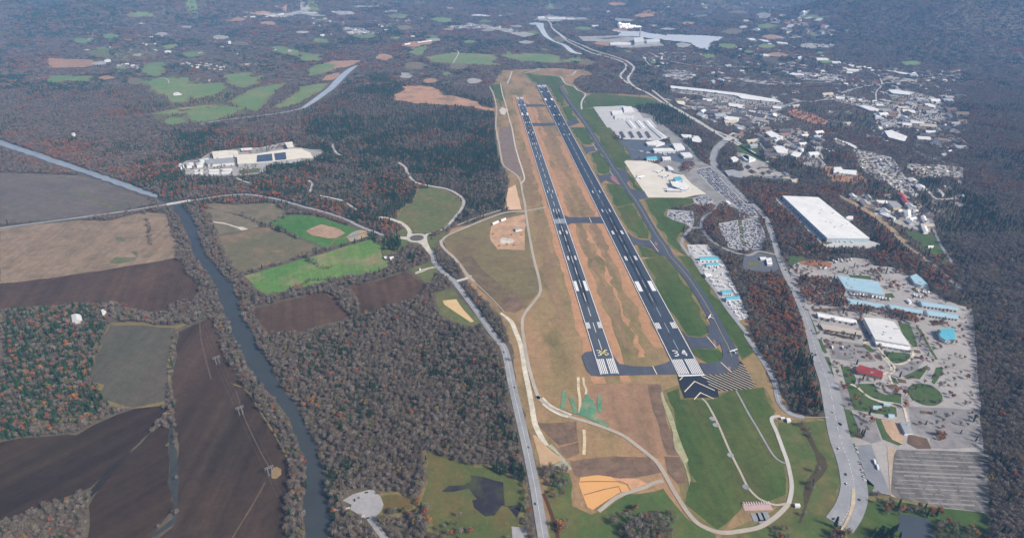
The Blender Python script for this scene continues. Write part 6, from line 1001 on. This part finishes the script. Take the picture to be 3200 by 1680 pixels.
for k in range(-24, 25):
    run = None; off = k*8.2+rw.gauss(0, .4); wl = rw.choice((.5, .8, 1.1, 1.6))
    for j in range(-90, 91):
        q = c0+n0_*off+d0*j*3; ok = bool(inside(lotp, q[:1], q[1:])[0]) and rw.random() > .1
        if ok and run is None: run = q
        if not ok and run is not None:
            if np.linalg.norm(q-run) > 9: w_ = n0_*wl; lines.face([(e[0], e[1], .16*4.2) for e in (run+w_, run-w_, q-w_, q+w_)])
            run = None
tag(obj('bay_rows', lines.me('bay_rows', [soil('faded rows', C(164,161,157), C(154,151,148), C(132,131,129), .03, .06, amt3=.7)])), 'faded pale rows across the large worn car park', 'marking', None, 'structure')
bay = np.array([G(*p) for p in P('q:1352,545 1440,860')]); dv = bay[1]-bay[0]; nb = 34; ba = math.atan2(dv[1], dv[0]); bm_ = MB()
for k in range(nb):
    p = bay[0]+dv*k/nb; q = np.array([-dv[1], dv[0]])/np.linalg.norm(dv); e0 = p-q*1.0; e1 = p-q*6.2; wv = dv/np.linalg.norm(dv)*.22; bm_.face([(*(e0-wv), .45), (*(e1-wv), .45), (*(e1+wv), .45), (*(e0+wv), .45)])
tag(obj('bay_lines', bm_.me('bay_lines', [WHT])), 'white bay lines along the strip car park', 'marking', None, 'structure')
rq_ = random.Random(8)
for k in (2, 6, 7, 16, 18, 23, 24, 26, 29, 30, 32, 33):
    p = bay[0]+dv*(k+.5)/nb-np.array([-dv[1], dv[0]])/np.linalg.norm(dv)*3.6; put_car(p, ba+1.57, 'car parked in a bay of the strip beside the highway', 'cars of the strip car park')
for s, l in (('q:1500,690', 'upper white trailer at the edge of the strip car park'), ('q:1525,735', 'lower white trailer at the edge of the strip car park'), ('l:1125,975', 'white van alone in the fairground car park'), ('l:1015,970', 'white van near the round planters')):
    v = MB(); v.box(-4, 4, -1.3, 1.3, .6, 3.3, 0); v.box(4, 5.6, -1.2, 1.2, .5, 2.3, 0)
    for x_ in (-2.8, 4.4):
        for y_ in (-1.3, 1.3): v.bar((x_, y_-.15, .5), (x_, y_+.15, .5), .5, k=8, m=1)
    put_car(G(*P(s)[0]), ba, l, None, 'truck', 'box_truck', v.me('box_truck', [PW, TYRE]))
tr = MB(); tr.box(-4.5, 4.5, -1.3, 1.3, 1, 3.6, 0); tr.box(-4.2, -3.4, -1.2, 1.2, .3, 1, 1); tr.box(-5.8, -4.5, -.2, .2, .8, 1, 1)
for x_ in (1.8, 3):
    for y_ in (-1.2, 1.2): tr.bar((x_, y_-.15, .5), (x_, y_+.15, .5), .5, k=8, m=1)
trm = tr.me('trailer', [PW, TYRE])
for s, a, l, g in (('h:505,800 545,830 600,868 645,905 690,945 725,985 790,1042 830,1080 875,1115 1050,1203 1090,1205 1150,1208 1215,1208', 2.2, 'white lorry trailer backed up to the huge warehouse', 'trailers at the huge warehouse'), ('l:1215,410 1245,415 1275,418 1310,415 1340,425 1370,430 1405,435 1440,440 1480,445 1515,450 1545,455 1580,462 1620,465', .9, 'white market trailer lined up behind the blue market shed', 'trailers behind the market shed'), ('l:1025,55 1050,70 1080,45 1105,40 1120,60 1150,45 1180,55 1215,45', 1.2, 'white lorry trailer in the upper corner of the market yard', 'trailers of the upper yard'), ('l:1880,420 1905,430 1925,380 1945,440 1975,385 2000,395 1985,440 2030,390', .9, 'white trailer beside the angular blue roof', 'trailers near the angular roof'), ('l:620,130 650,115 900,130 940,135', .3, 'white trailer beside the rusty riding ground', 'trailers at the riding ground')):
    for p in P(s): put_car(G(*p), a+rq_.gauss(0, .12), l, g, 'trailer', 'trailer', trm)
for i, (p, rz) in enumerate(((P('n:580,955')[0], .3), (P('n:512,1000')[0], 1.8), (P('n:475,1022')[0], 2.0), (P('n:530,1145')[0], .5), (P('n:548,1165')[0], .6), (P('n:592,1180')[0], .4))): put_car(G(*p), rz, 'car parked on the gravel car park by the boat ramp', 'cars by the boat ramp')
for s, a, l in (('n:2065,1055', 1.75, 'white car driving on the main road at the bottom'), ('q:1130,250', 1.9, 'white car driving on the wide highway by the side road'), ('q:1192,348', 1.9, 'dark car driving on the wide highway'), ('l:805,1030', 1.85, 'dark car on the highway beside the fairground entrance'), ('q:1250,880', 1.6, 'dark car in the bend of the wide highway'), ('e:2085,745', 2.9, 'white car on the river road'), ('f:248,890', 2.7, 'white lorry on the river road'), ('l:1810,900', 2.2, 'white coach at the corner of the exhibition hall')):
    put_car(G(*P(s)[0]), a, l, None, 'car', 'moving_car', None, .1)
for p in P('l:1920,770 1915,820 1945,880 1945,950 2010,960 2080,1065 1380,820 1375,810 1140,820 1240,880'): put_car(G(*p), 2.1, 'car standing on a fairground lane', 'cars on the fairground lanes')
def traffic(s, off, gap, label, group, seed):
    r = random.Random(seed); g = smooth([G(*q) for q in P(s)], 8); acc = r.uniform(0, gap)
    for a, b in zip(g, g[1:]):
        d = b-a; L_ = float(np.linalg.norm(d)); acc += L_
        if acc > gap*r.uniform(.6, 1.6) and L_ > .1:
            acc = 0; sd_ = r.choice((-1, 1)); n_ = np.array([-d[1], d[0]])/L_*off*sd_; q = a+n_; put_car((q[0], q[1]), math.atan2(d[1], d[0])+(math.pi if sd_ > 0 else 0), label, group, 'car', 'moving_car', None, .5)
traffic('g:2060,470 2200,620 2366,790; h:160,790 310,950 370,1100 420,1250 450,1352; l:530,200 620,370 720,600 800,850 860,1050 945,1270', 3.5, 75, 'car driving along the wide right hand highway', 'cars on the right hand highway', 5)
traffic('q:1130,300 1190,450 1265,660 1310,830 1315,960 1275,1110 1190,1240', 9, 60, 'car in the bend of the wide highway at the bottom', 'cars in the highway bend', 9)
traffic('j:1410,60 1500,170 1610,260 1760,450 1900,640 2010,800 2085,890 2150,985 2195,1160; n:1920,260 1990,560 2060,900', 3, 150, 'car driving on the main road beside the airfield', 'cars on the main road', 6)
traffic('c:380,375 550,465 700,530 900,590 1050,640 1130,690 1152,725 1110,790 1090,835 1115,885 1200,945 1300,990 1450,1085 1600,1150 1750,1235 1850,1290 1980,1370; h:10,145 200,270 360,345 560,450 860,592', 3.5, 120, 'vehicle driving on the motorway', 'vehicles on the motorway', 7)
hv = P('f:2030,1120 2230,1130 2330,1130 2180,1230 2100,1245 2250,1240 2330,1060'); EXC = flat('machine yellow', C(196,150,60)); 
for i, p in enumerate(hv):
    o = empty('digger', (*G(*p), .3), rq_.uniform(0, 6)); tag(o, 'yellow digger working in the sandy construction yard', 'digger', 'diggers in the sandy yard')
    v = MB(); v.box(-2, 2, -1.5, -.8, 0, .9); v.box(-2, 2, .8, 1.5, 0, .9); obj('track', v.me('track', [TYRE]), o); v = MB(); v.box(-2.2, 1.4, -1.3, 1.3, 1, 2.2); obj('body', v.me('body', [EXC]), o); v = MB(); v.box(-.2, 1.3, -1.2, 0, 2.2, 3.3); obj('cab', v.me('cab', [GLASSM]), o)
    v = MB(); v.bar((1.2,.4,2), (4.2,.4,4), .25, .2, 5); v.bar((4.2,.4,4), (6,.4,1), .2, .15, 5); v.box(5.6, 6.6, -.1, .9, .3, 1.1); obj('arm', v.me('arm', [EXC]), o)
v = MB(); 
if REST:
    base = CARM[0]; bv = np.array([q.co for q in base.vertices]); bf = [tuple(p.vertices) for p in base.polygons]; bmi = [p.material_index for p in base.polygons]; allv, allf, allm = [], [], []; tones = [flat('massed paint %s' % n_, c, .35, .05) for n_, c in (('white', C(236,236,236)), ('silver', C(176,180,186)), ('dark', C(50,54,60)), ('black', C(34,36,42)), ('red', C(140,44,42)), ('blue', C(56,78,120)))]
    for k, (gx_, gy_, rz) in enumerate(REST):
        c, s_ = math.cos(rz), math.sin(rz); n0 = len(allv); z_ = float(height(gx_, gy_))+.5; tn = rq_.choice((0, 0, 1, 1, 2, 2, 3, 4, 5))
        allv += [(gx_+a*c-b*s_, gy_+a*s_+b*c, z_+d) for a, b, d in bv]; allf += [tuple(n0+i for i in f) for f in bf]; allm += [tn if m == 0 else (6 if m == 1 else 7) for m in bmi]
    tag(obj('massed_cars', mesh('massed_cars', allv, allf, tones+[GLASSM, TYRE], allm)), 'hundreds of parked cars filling the airport car parks', 'cars', None, 'stuff'); print('CARS REST', len(REST))

# ------------------------------------------------------------------ woods
def fill(mask, px, val, sc=.5, dy=0.0):
    p = [(x*sc, (y+dy)*sc) for x, y in px]; hgt, wid = mask.shape
    y0, y1 = max(0, int(min(q[1] for q in p))), min(hgt-1, int(max(q[1] for q in p))+1)
    for y in range(y0, y1+1):
        yc = y+.5; xsn = []
        for i in range(len(p)):
            (xa, ya), (xb, yb) = p[i-1], p[i]
            if (ya > yc) != (yb > yc): xsn.append(xa+(yc-ya)*(xb-xa)/(yb-ya))
        xsn.sort()
        for a, b in zip(xsn[::2], xsn[1::2]):
            a, b = max(0, int(round(a))), min(wid, int(round(b)))
            if b > a: mask[y, a:b] = val
OFX = 600                                   # the map reaches past both sides of the view
def ppx(px): return [(x+OFX, y) for x, y in px]
dens = np.ones((H0//2+60, W0//2+OFX), np.float32); kindmap = np.zeros_like(dens, np.uint8)
def vnoise(x, y, s, seed):
    r = np.random.default_rng(seed); g = r.random((64, 64)); u, v = x/s+1000.3, y/s+1000.7
    i, j = np.floor(u).astype(int), np.floor(v).astype(int); fu, fv = u-i, v-j; fu, fv = fu*fu*(3-2*fu), fv*fv*(3-2*fv)
    at = lambda a, b: g[a % 64, b % 64]
    return at(i,j)*(1-fu)*(1-fv)+at(i+1,j)*fu*(1-fv)+at(i,j+1)*(1-fu)*fv+at(i+1,j+1)*fu*fv
for s, d in TOWN: fill(dens, ppx(P(s)), d)
for px in CLEAR:
    ym = sum(p[1] for p in px)/len(px); sh = 7*CT*CT*(ym-VY)/CAMZ
    fill(dens, ppx(px), 0); fill(dens, ppx(px), 0, dy=sh*.5); fill(dens, ppx(px), 0, dy=sh)
# hedges, strips and groves growing inside the cleared outlines
GROVES = (('i:1060,30 1180,0 1240,10 1330,130 1380,190 1450,290 1500,420 1520,480 1480,640 1430,660 1270,645 960,735 850,725 700,700 620,690 400,690 380,600 360,500 480,510 640,590 800,610 960,590 1060,500 1270,455 1310,300 1190,215 1130,100', .9, 1),
          ('e:960,850 1010,860 1080,960 1140,1060 1180,1180 1240,1352 1090,1352 1050,1200 980,1000 940,900', .9, 1), ('e:1150,850 1260,810 1330,900 1450,1000 1480,1150 1560,1352 1370,1352 1330,1200 1260,1000', .9, 1), ('i:1380,0 1580,0 1690,170 1760,230 1900,380 2000,430 2200,390 2366,320 2366,430 1900,540 1870,580 1900,700 1960,780 2060,830 2366,810 2366,1352 2170,1352 2000,1060 1900,900 1830,720 1760,560 1700,400 1560,200', .9, 1),
          ('j:0,345 200,310 360,260 500,235 700,195 870,155 960,115 1100,80 1300,30 1360,0 1400,55 1300,85 1130,140 960,190 800,250 500,325 340,370 160,400 0,425', .95, 1), ('i:1450,300 1520,500 1600,680 1650,860 1730,1000 1780,1130 1900,1352 1750,1352 1640,1190 1540,960 1480,790 1440,690', .8, 1), ('m:1450,0 1600,0 1700,100 1800,230 1890,360 1950,570 2010,710 2025,900 2000,1100 2005,1500 1870,1500 1840,1150 1880,850 1890,740 1840,610 1740,420 1600,190', .85, 1),
          ('e:290,985 480,905 640,890 830,850 940,850 950,900 740,890 600,905 400,970', .9, 1), ('e:705,900 740,900 790,1100 800,1240 775,1230 740,1050', .7, 1), ('e:1400,830 1600,885 1780,935 1940,1005 2030,1020 2210,920 2220,950 2040,1030 1940,1020 1760,950 1440,850', .35, 1), ('i:1690,170 2000,115 2366,10 2366,35 2000,140 1760,205', .25, 1),
          ('j:0,0 60,5 140,60 220,115 300,120 380,95 280,145 200,135 130,90 40,30 0,30', .8, 1), ('j:0,300 100,265 250,240 360,240 340,255 200,262 80,290 0,330', .6, 1), ('f:860,1200 940,1180 1040,1140 1060,1230 1040,1290 960,1310 880,1290', 1, 2), ('f:890,1080 960,1070 990,1140 960,1170 900,1160', 1, 3), ('j:1100,20 1200,0 1210,70 1120,60', 1, 2), ('f:1380,1130 1520,1050 1640,1020 1620,1070 1520,1120 1400,1190', .9, 1),
          ('j:1130,500 1250,470 1330,420 1380,330 1440,180 1560,220 1570,300 1450,370 1380,430 1300,470', 1, 1), ('o:140,755 260,740 390,770 385,900 330,1000 240,1010 180,900', 1, 1), ('o:820,1280 1000,1180 1200,1130 1350,1160 1300,1260 1290,1500 850,1500', 1, 1), ('o:730,1240 900,1120 900,1180 800,1250', .8, 1), ('o:900,1110 980,1075 1025,1110 920,1180', 1, 3), ('o:290,1200 390,1200 390,1320 300,1330', .5, 3),
          ('q:1500,1040 1640,1040 2000,1110 2130,1110 2130,1180 2000,1190 1850,1140 1720,1140 1690,1250 1640,1200', .6, 3), ('q:1450,1310 1700,1250 1760,1500 1430,1500', .9, 2), ('q:2010,1280 2130,1200 2400,1300 2400,1500 2040,1500', .8, 1), ('n:1000,1040 1060,1030 1150,1180 1180,1290 1100,1290 1040,1180', .5, 3), ('n:760,1110 1000,1140 1040,1300 1050,1500 780,1500 740,1300', .75, 1), ('n:1180,1300 1300,1180 1420,1170 1450,1280 1560,1260 1700,1210 1720,1330 1850,1350 1850,1600 1180,1600', .35, 1), ('n:1640,740 1790,720 1960,720 1965,860 1860,830 1740,800', 1, 2),
          ('q:830,345 880,345 960,470 1030,600 1055,700 1040,800 960,880 930,1080 850,1200 830,1190 890,1080 910,960 930,860 980,750 960,640 900,480', .3, 1), ('l:920,800 1130,838 1250,868 1250,885 1100,865 930,820', .5, 7), ('q:2020,430 2100,420 2130,480 2070,500', .8, 3), ('l:2060,690 2215,700 2215,735 2090,740', .6, 3), ('q:1340,440 1395,440 1395,480 1345,470', .6, 2), ('q:600,1290 740,1260 760,1500 560,1500', .7, 1),
          ('g:1800,820 1960,820 2366,930 2366,975 2030,1000 1880,940 1800,1000', .55, 3), ('g:1680,380 1790,370 1800,420 1700,480 1640,470', .9, 3), ('g:1820,170 1920,330 1960,390 1900,370 1830,290 1800,180', 1, 3), ('g:2050,800 2130,790 2180,850 2250,930 2100,930', .9, 3), ('c:1150,1130 1340,1110 1480,1110 1650,1190 1850,1352 1400,1320 1340,1230', 1, 2),
          ('c:510,860 600,810 760,800 1000,860 1060,920 1280,990 1230,1020 1000,990 700,970 670,930 520,890', 1, 1), ('l:650,250 800,230 1000,250 1130,330 1150,540 900,540 740,500 640,330', 1, 3), ('l:1430,160 1550,160 1550,260 1500,270 1420,200', .9, 3), ('l:1160,560 1400,545 1700,590 1990,640 1980,700 1700,680 1400,610 1200,600', .7, 3), ('l:1660,110 1820,90 1830,180 1700,200', .8, 3), ('l:1380,0 2000,0 2215,240 2215,440 2000,300 1800,120 1600,90 1400,60', .9, 3), ('l:1750,0 2300,0 2300,300 2100,200', .7, 3))
for s, d, k in GROVES:
    px = ppx(P(s)); fill(dens, px, d); fill(kindmap, px, k)
for s, k in (('k:2100,0 2366,0 2366,640 2300,520 2180,240; l:0,0 420,200 600,300 800,900 950,1352 400,1352 300,1100 150,800', 4), ('h:0,620 480,720 960,1180 1000,1352 450,1352 400,1100 250,800', 4), ('h:880,600 1600,1000 2000,1352 1500,1352 1410,1165 870,730', 4), ('i:-700,480 200,520 360,650 330,760 200,1130 100,1352; m:230,0 250,110 330,180 100,330 -700,500', 8), ('d:1090,150 1400,95 1640,48 1850,95 2050,75 2215,125 2500,150 2500,690 1700,600 1200,350', 8), ('a:-700,0 700,0 500,130 300,380 -700,420', 8), ('k:2366,250 2366,640; l:230,250 480,280 600,420 700,700 770,960 480,980 330,620', 9), ('l:480,980 780,990 870,1352 420,1352; q:640,0 1010,0 1090,280 760,240', 5),  # upper left hill: extra pines put in to paint that corner darker
             ('e:900,50 2366,100; f:0,400 600,500 1250,600 1180,800 900,1000 600,1000 0,860; e:2366,760 1600,600 900,700', 6), ('b:0,1150 900,850 1500,900 2060,1150 2060,1352 0,1352; f:0,0 2070,0 2130,800 1700,900 1240,620 0,330', 6)):
    fill(kindmap, ppx(P(s)), k)
for s, d in (('l:560,150 640,60 1000,60 1240,20 1380,30 1450,100 1660,120 1900,250 2215,470 2500,560; q:2500,560 1560,300 1330,560 1260,480; l:960,1300 860,1040 800,850 730,620', .08), ('h:0,0 2366,0 2366,1100 1800,1000 1200,720 900,560 300,300', .3), ('d:0,700 2400,700 2400,1352 0,1352', .32), ('c:1400,760 2366,900 2366,1352 1900,1300 1500,1000', .2), ('e:1060,400 1430,250 1740,215 2280,150 2366,210 2366,350 1990,450 1650,505 1150,495', .12)):
    sub = np.zeros_like(dens); fill(sub, ppx(P(s)), 1); m_ = (sub > 0) & (dens < d); dens[m_] = d; kindmap[m_] = 7
for px in ROADS: fill(dens, ppx(px), 0)
for px in CLEAR_LATE: fill(dens, ppx(px), 0)
def sample(px, py, arr):
    i = np.clip((py*.5).astype(int), 0, arr.shape[0]-1); j = np.clip(((px+OFX)*.5).astype(int), 0, arr.shape[1]-1); return arr[i, j]

def crown(name, n, sx, zc, sz, leaf, mat, seed, shape='dome', sub=1, spread=0, sticks=0, stickmat=None):
    r = random.Random(seed); mb = MB()
    cs = [(0, 0, 1)] if sub == 1 else [(r.uniform(-spread, spread), r.uniform(-spread, spread), r.uniform(.75, 1.15)) for _ in range(sub)]
    for cx, cy, k in cs:
        blobs = [(r.gauss(0, .35), r.gauss(0, .35), r.uniform(-.35, .5), r.uniform(.45, .7)) for _ in range(7)]
        for _ in range(n):
            if shape == 'cone':
                t = r.random()**.75; a = r.uniform(0, 6.283); lay = math.floor(t*6)/6; rad = sx*(1-t)*(.65+.35*math.sin(t*31+a*3))*math.sqrt(r.uniform(.35, 1)); p = Vector((math.cos(a)*rad, math.sin(a)*rad, zc-sz+2*sz*t)); d = Vector((math.cos(a), math.sin(a), -.35))
            else:
                b = r.choice(blobs); d = Vector((r.gauss(0,1), r.gauss(0,1), r.gauss(.35,.8))).normalized(); p = Vector(((b[0]+d.x*b[3])*sx, (b[1]+d.y*b[3])*sx, zc+(b[2]+d.z*b[3])*sz))
            d = (d+Vector((r.gauss(0,.6), r.gauss(0,.6), r.gauss(0,.6)))).normalized(); u = d.orthogonal().normalized(); w = d.cross(u); a = r.uniform(0, 6.28)
            u, w = u*math.cos(a)+w*math.sin(a), w*math.cos(a)-u*math.sin(a); L = leaf[0]*r.uniform(.6, 1.4); Wd = leaf[1]*r.uniform(.6, 1.4); p = p*k+Vector((cx, cy, 0))
            mb.face([p-u*L-w*Wd*.4, p+u*L*.1-w*Wd, p+u*L, p+w*Wd])
        for _ in range(sticks):
            a = r.uniform(0, 6.283); e = r.uniform(.5, 1.3); q = Vector((math.cos(a)*sx*.8*math.cos(e), math.sin(a)*sx*.8*math.cos(e), zc+sz*.9*math.sin(e)))*k+Vector((cx, cy, 0)); mb.bar((cx, cy, zc*.45*k), q, .22, .06, 3, 1)
    return mb.me(name, [mat]+([stickmat] if stickmat else []))
BARK = flat('bark', C(120,108,98), .9, .4, 1)
TWIG = leafmat('grey twigs', [C(104,97,88), C(140,131,120), C(118,106,94), C(152,143,132), C(122,108,94), C(112,106,98)])
PINE = leafmat('pine needles', [C(46,80,54), C(58,96,64), C(52,86,54), C(70,106,70)])
RUST = leafmat('rust leaves', [C(152,92,62), C(166,106,66), C(132,84,64), C(170,124,76), C(150,76,60)])
OLIV = leafmat('late leaves', [C(120,112,72), C(108,112,70), C(136,118,76)])
def trunk(name, h, r0): mb = MB(); mb.bar((0,0,-.6), (0,0,h), r0, r0*.35, 6); return mb.me(name, [BARK])
PROTO = []
def proto(kind, seed):
    if kind == 'bare': c = crown('crown', 210, 4.9, 8.8, 4.2, (1.0, .26), TWIG, seed, sticks=12, stickmat=BARK); t = trunk('trunk', 8, .32)
    elif kind == 'pine': c = crown('crown', 230, 3.5, 9.5, 8.2, (1.2, .6), PINE, seed, 'cone'); t = trunk('trunk', 13, .3)
    elif kind == 'rust': c = crown('crown', 230, 4.4, 8.2, 4.2, (.9, .6), RUST, seed, sticks=4, stickmat=BARK); t = trunk('trunk', 7, .3)
    else: c = crown('crown', 220, 4.6, 8.0, 4.2, (.9, .6), OLIV, seed, sticks=4, stickmat=BARK); t = trunk('trunk', 7, .3)
    return c, t
KINDS = ['bare','bare','bare','pine','pine','rust','rust','olive']
PR = [proto(k, 20+i) for i, k in enumerate(KINDS)]
def joined(name, c, t):
    v = [tuple(q.co) for q in c.vertices]+[tuple(q.co) for q in t.vertices]; n = len(c.vertices); nm = len(c.materials)
    f = [tuple(p.vertices) for p in c.polygons]+[tuple(i+n for i in p.vertices) for p in t.polygons]
    return mesh(name, v, f, list(c.materials)+list(t.materials), [p.material_index for p in c.polygons]+[nm]*len(t.polygons))
col = bpy.data.collections.new('wood_sources'); srcs = [joined('tree_source', c, t) for c, t in PR]
for i in range(3): srcs.append(crown('clump_source', 46, 6.2, 7.5, 4.6, (2.0, .8), TWIG, 60+i, sub=7, spread=13))
for i in range(2): srcs.append(crown('clump_source', 40, 4.6, 7.5, 6.5, (1.9, 1.0), PINE, 70+i, 'cone', sub=8, spread=13))
for i in range(2): srcs.append(crown('clump_source', 42, 6.0, 7.2, 4.4, (1.9, .9), RUST, 80+i, sub=7, spread=13))
for i, m in enumerate(srcs): o = bpy.data.objects.new('source_%02d' % i, m); col.objects.link(o)

def grid(y0, y1, st):
    w = lambda y: (W0/2+330)/F*(y*CT+CAMZ*ST)+60
    X = w(y1); gx, gy = np.meshgrid(np.arange(-X, X, st), np.arange(y0, y1, st)); gx, gy = gx.ravel(), gy.ravel()
    gx = gx+RNG.uniform(-.48, .48, gx.size)*st; gy = gy+RNG.uniform(-.48, .48, gy.size)*st; k = np.abs(gx) < w(gy); return gx[k], gy[k]
allp = []
for y0, y1, st, far in ((60, 1500, 5.7, 0), (1500, 2500, 6.8, 0), (2500, 3300, 8.6, 0), (3300, 5200, 21, 1), (5200, 9600, 27, 1)):
    x, y = grid(y0, y1, st); px, py = project(x, y, height(x, y)); d = sample(px, py, dens); km = sample(px, py, kindmap)
    gap = vnoise(x, y, 45, 5)*.5+vnoise(x, y, 17, 6)*.5
    k = RNG.random(x.size) < d*np.clip(.45+gap*1.0, 0, 1); x, y, km = x[k], y[k], km[k]
    n1, n2, n3 = vnoise(x, y, 230, 1), vnoise(x, y, 160, 2), vnoise(x, y, 60, 3)
    pine = np.clip((n1*.6+n3*.4-.44)*3.0, .04, .9); rust = np.clip((n2*.6+n3*.3-.42)*1.6, .03, .5); oliv = np.full(x.size, .03)
    pine = np.where(km == 0, np.where(y < 1500, .05+(n3 > .72)*.3, pine*.85), pine); rust = np.where((km == 0) & (y < 1500), .012+(n2 > .85)*.1, rust*np.where(y > 2800, .75, 1))
    pine = np.choose(km, [pine, .04+0*x, .92+0*x, .12+0*x, np.clip(pine*.7, .05, .6), .8+0*x, np.clip(pine*1.4+.3, 0, .92), .12+0*x, .5+0*x, .12+0*x])
    rust = np.choose(km, [rust, .035+0*x, .02+0*x, .45+0*x, np.clip(rust*1.2+.22, 0, .6), .1+0*x, np.clip(rust*1.1+.02, 0, .5), .25+0*x, .08+0*x, .6+0*x])
    r = RNG.random(x.size); kd = np.where(r < pine, 1, np.where(r < pine+rust, 2, np.where((r < pine+rust+oliv) & (far == 0), 3, 0)))
    v = RNG.integers(0, 6, x.size)
    ki = np.choose(kd, [v % 3, 3+v % 2, 5+v % 2, 7+0*v]) if not far else np.choose(kd, [8+v % 3, 11+v % 2, 13+v % 2, 8+v % 3])
    s = RNG.uniform(.5, .95, x.size)*(.72+.6*vnoise(x, y, 28, 9))*(1 if not far else (1.0 if y0 < 5000 else 1.3)); s = np.where((km == 1) & (far == 0), s*.92, s)
    allp.append((x, y, ki, s, kd, np.full(x.size, far), km))
x, y, ki, s, kd, fr_, km = [np.concatenate(q) for q in zip(*allp)]; z = height(x, y)
px, py = project(x, y, z); dist = np.sqrt(x*x+y*y+CAMZ**2); view = (px > 10) & (px < W0-10) & (py > 5) & (py < H0-4)
single = np.zeros(x.size, bool)
ZONE = (('i:1000,0 1500,420 1560,700 1640,900 1780,1150 1910,1352; m:1700,90 1950,560 2030,900 2000,1500 700,1500 -700,1500 -700,-500', 'left of the river'), ('o:30,-200 100,110 430,298 1160,685 1530,1230 1760,1308 2270,1110 2350,900 2200,400 2600,300 2600,1600 400,1600 0,200', 'south of the airfield'),
        ('n:1700,-1500 1860,0 2110,1200 2145,1500 -300,1500 -300,-300 0,-900', 'between the river and the main road'), ('q:600,-200 1050,0 1100,300 700,250', 'in the belt beside the wide highway'), ('q:1000,-600 3000,-600 3000,1500 1150,1500', 'round the fairground'))
ZP = [(P(a), b) for a, b in ZONE]
TNAME = {0: ('bare_tree', 'bare grey leafless tree'), 1: ('pine_tree', 'dark green evergreen tree'), 2: ('autumn_tree', 'rust leaved autumn tree'), 3: ('olive_tree', 'yellow green late leafed tree')}
for kk, cap in ((0, 290), (1, 170), (2, 140), (3, 25)):
    c = np.where((kd == kk) & (fr_ == 0) & view)[0]; c = c[np.argsort(dist[c])][:cap]; single[c] = True
    nm, lb = TNAME[kk]
    for i in c:
        o = empty(nm, (x[i], y[i], z[i]), random.uniform(0, 6.28)); o.scale = (s[i]*random.uniform(.9, 1.1), s[i]*random.uniform(.9, 1.1), s[i]*random.uniform(.9, 1.15))
        zn = 'in the woods beyond'
        for pl, b in ZP:
            if inside(pl, np.array([px[i]]), np.array([py[i]]))[0]: zn = b; break
        tag(o, '%s %s' % (lb, zn), 'tree', '%ss %s' % (lb, zn))
        cm, tm = PR[ki[i]]; obj('trunk', tm, o); obj('crown', cm, o)
# the rest of the woods, too many to count
gn = bpy.data.node_groups.new('wood_scatter', 'GeometryNodeTree'); gn.interface.new_socket('Geometry', in_out='INPUT', socket_type='NodeSocketGeometry'); gn.interface.new_socket('Geometry', in_out='OUTPUT', socket_type='NodeSocketGeometry')
N = gn.nodes.new; gi, go = N('NodeGroupInput'), N('NodeGroupOutput'); ip = N('GeometryNodeInstanceOnPoints'); ci = N('GeometryNodeCollectionInfo')
ci.inputs['Collection'].default_value = col; ci.inputs['Separate Children'].default_value = True; ci.inputs['Reset Children'].default_value = True
def na(nm, ty): n = N('GeometryNodeInputNamedAttribute'); n.data_type = ty; n.inputs['Name'].default_value = nm; return n.outputs[0]
Lk = gn.links.new; Lk(gi.outputs[0], ip.inputs['Points']); Lk(ci.outputs[0], ip.inputs['Instance']); ip.inputs['Pick Instance'].default_value = True
Lk(na('kind', 'INT'), ip.inputs['Instance Index']); cx = N('ShaderNodeCombineXYZ'); Lk(na('turn', 'FLOAT'), cx.inputs[2]); er = N('FunctionNodeEulerToRotation'); Lk(cx.outputs[0], er.inputs[0]); Lk(er.outputs[0], ip.inputs['Rotation'])
Lk(na('size', 'FLOAT_VECTOR'), ip.inputs['Scale']); Lk(ip.outputs[0], go.inputs[0])
def wood(name, sel, label):
    n = int(sel.sum()); me = bpy.data.meshes.new(name); me.vertices.add(n); me.vertices.foreach_set('co', np.stack([x[sel], y[sel], z[sel]-.2], 1).astype(np.float32).ravel())
    a = me.attributes.new('kind', 'INT', 'POINT'); a.data.foreach_set('value', ki[sel].astype(np.int32)); a = me.attributes.new('turn', 'FLOAT', 'POINT'); a.data.foreach_set('value', RNG.uniform(0, 6.28, n).astype(np.float32))
    sc = np.stack([s[sel]*RNG.uniform(.88, 1.12, n), s[sel]*RNG.uniform(.88, 1.12, n), s[sel]*RNG.uniform(.85, 1.15, n)], 1).astype(np.float32)
    a = me.attributes.new('size', 'FLOAT_VECTOR', 'POINT'); a.data.foreach_set('vector', sc.ravel())
    o = tag(obj(name, me), label, 'woods', None, 'stuff'); md = o.modifiers.new('scatter', 'NODES'); md.node_group = gn
    print('WOOD', name, n)
wood('woods', (~single) & (fr_ == 0), 'mixed late autumn woods of bare, green and rust trees')
wood('far_woods', fr_ == 1, 'far hazy woods covering the hills and the valley')

# ------------------------------------------------------------------ haze
hm = bpy.data.materials.new('haze'); hm.use_nodes = True; t = hm.node_tree; t.nodes.remove(t.nodes['Principled BSDF'])
pv = t.nodes.new('ShaderNodeVolumePrincipled'); pv.inputs['Color'].default_value = (.28, .54, 1, 1); pv.inputs['Density'].default_value = 7.2e-5; pv.inputs['Anisotropy'].default_value = 0
t.links.new(pv.outputs[0], t.nodes['Material Output'].inputs['Volume'])
hb = MB(); hb.box(-9600, 9600, -600, 14200, -1.5, 735); tag(obj('haze', hb.me('haze', [hm])), 'pale blue air haze filling the valley', 'haze', None, 'stuff')
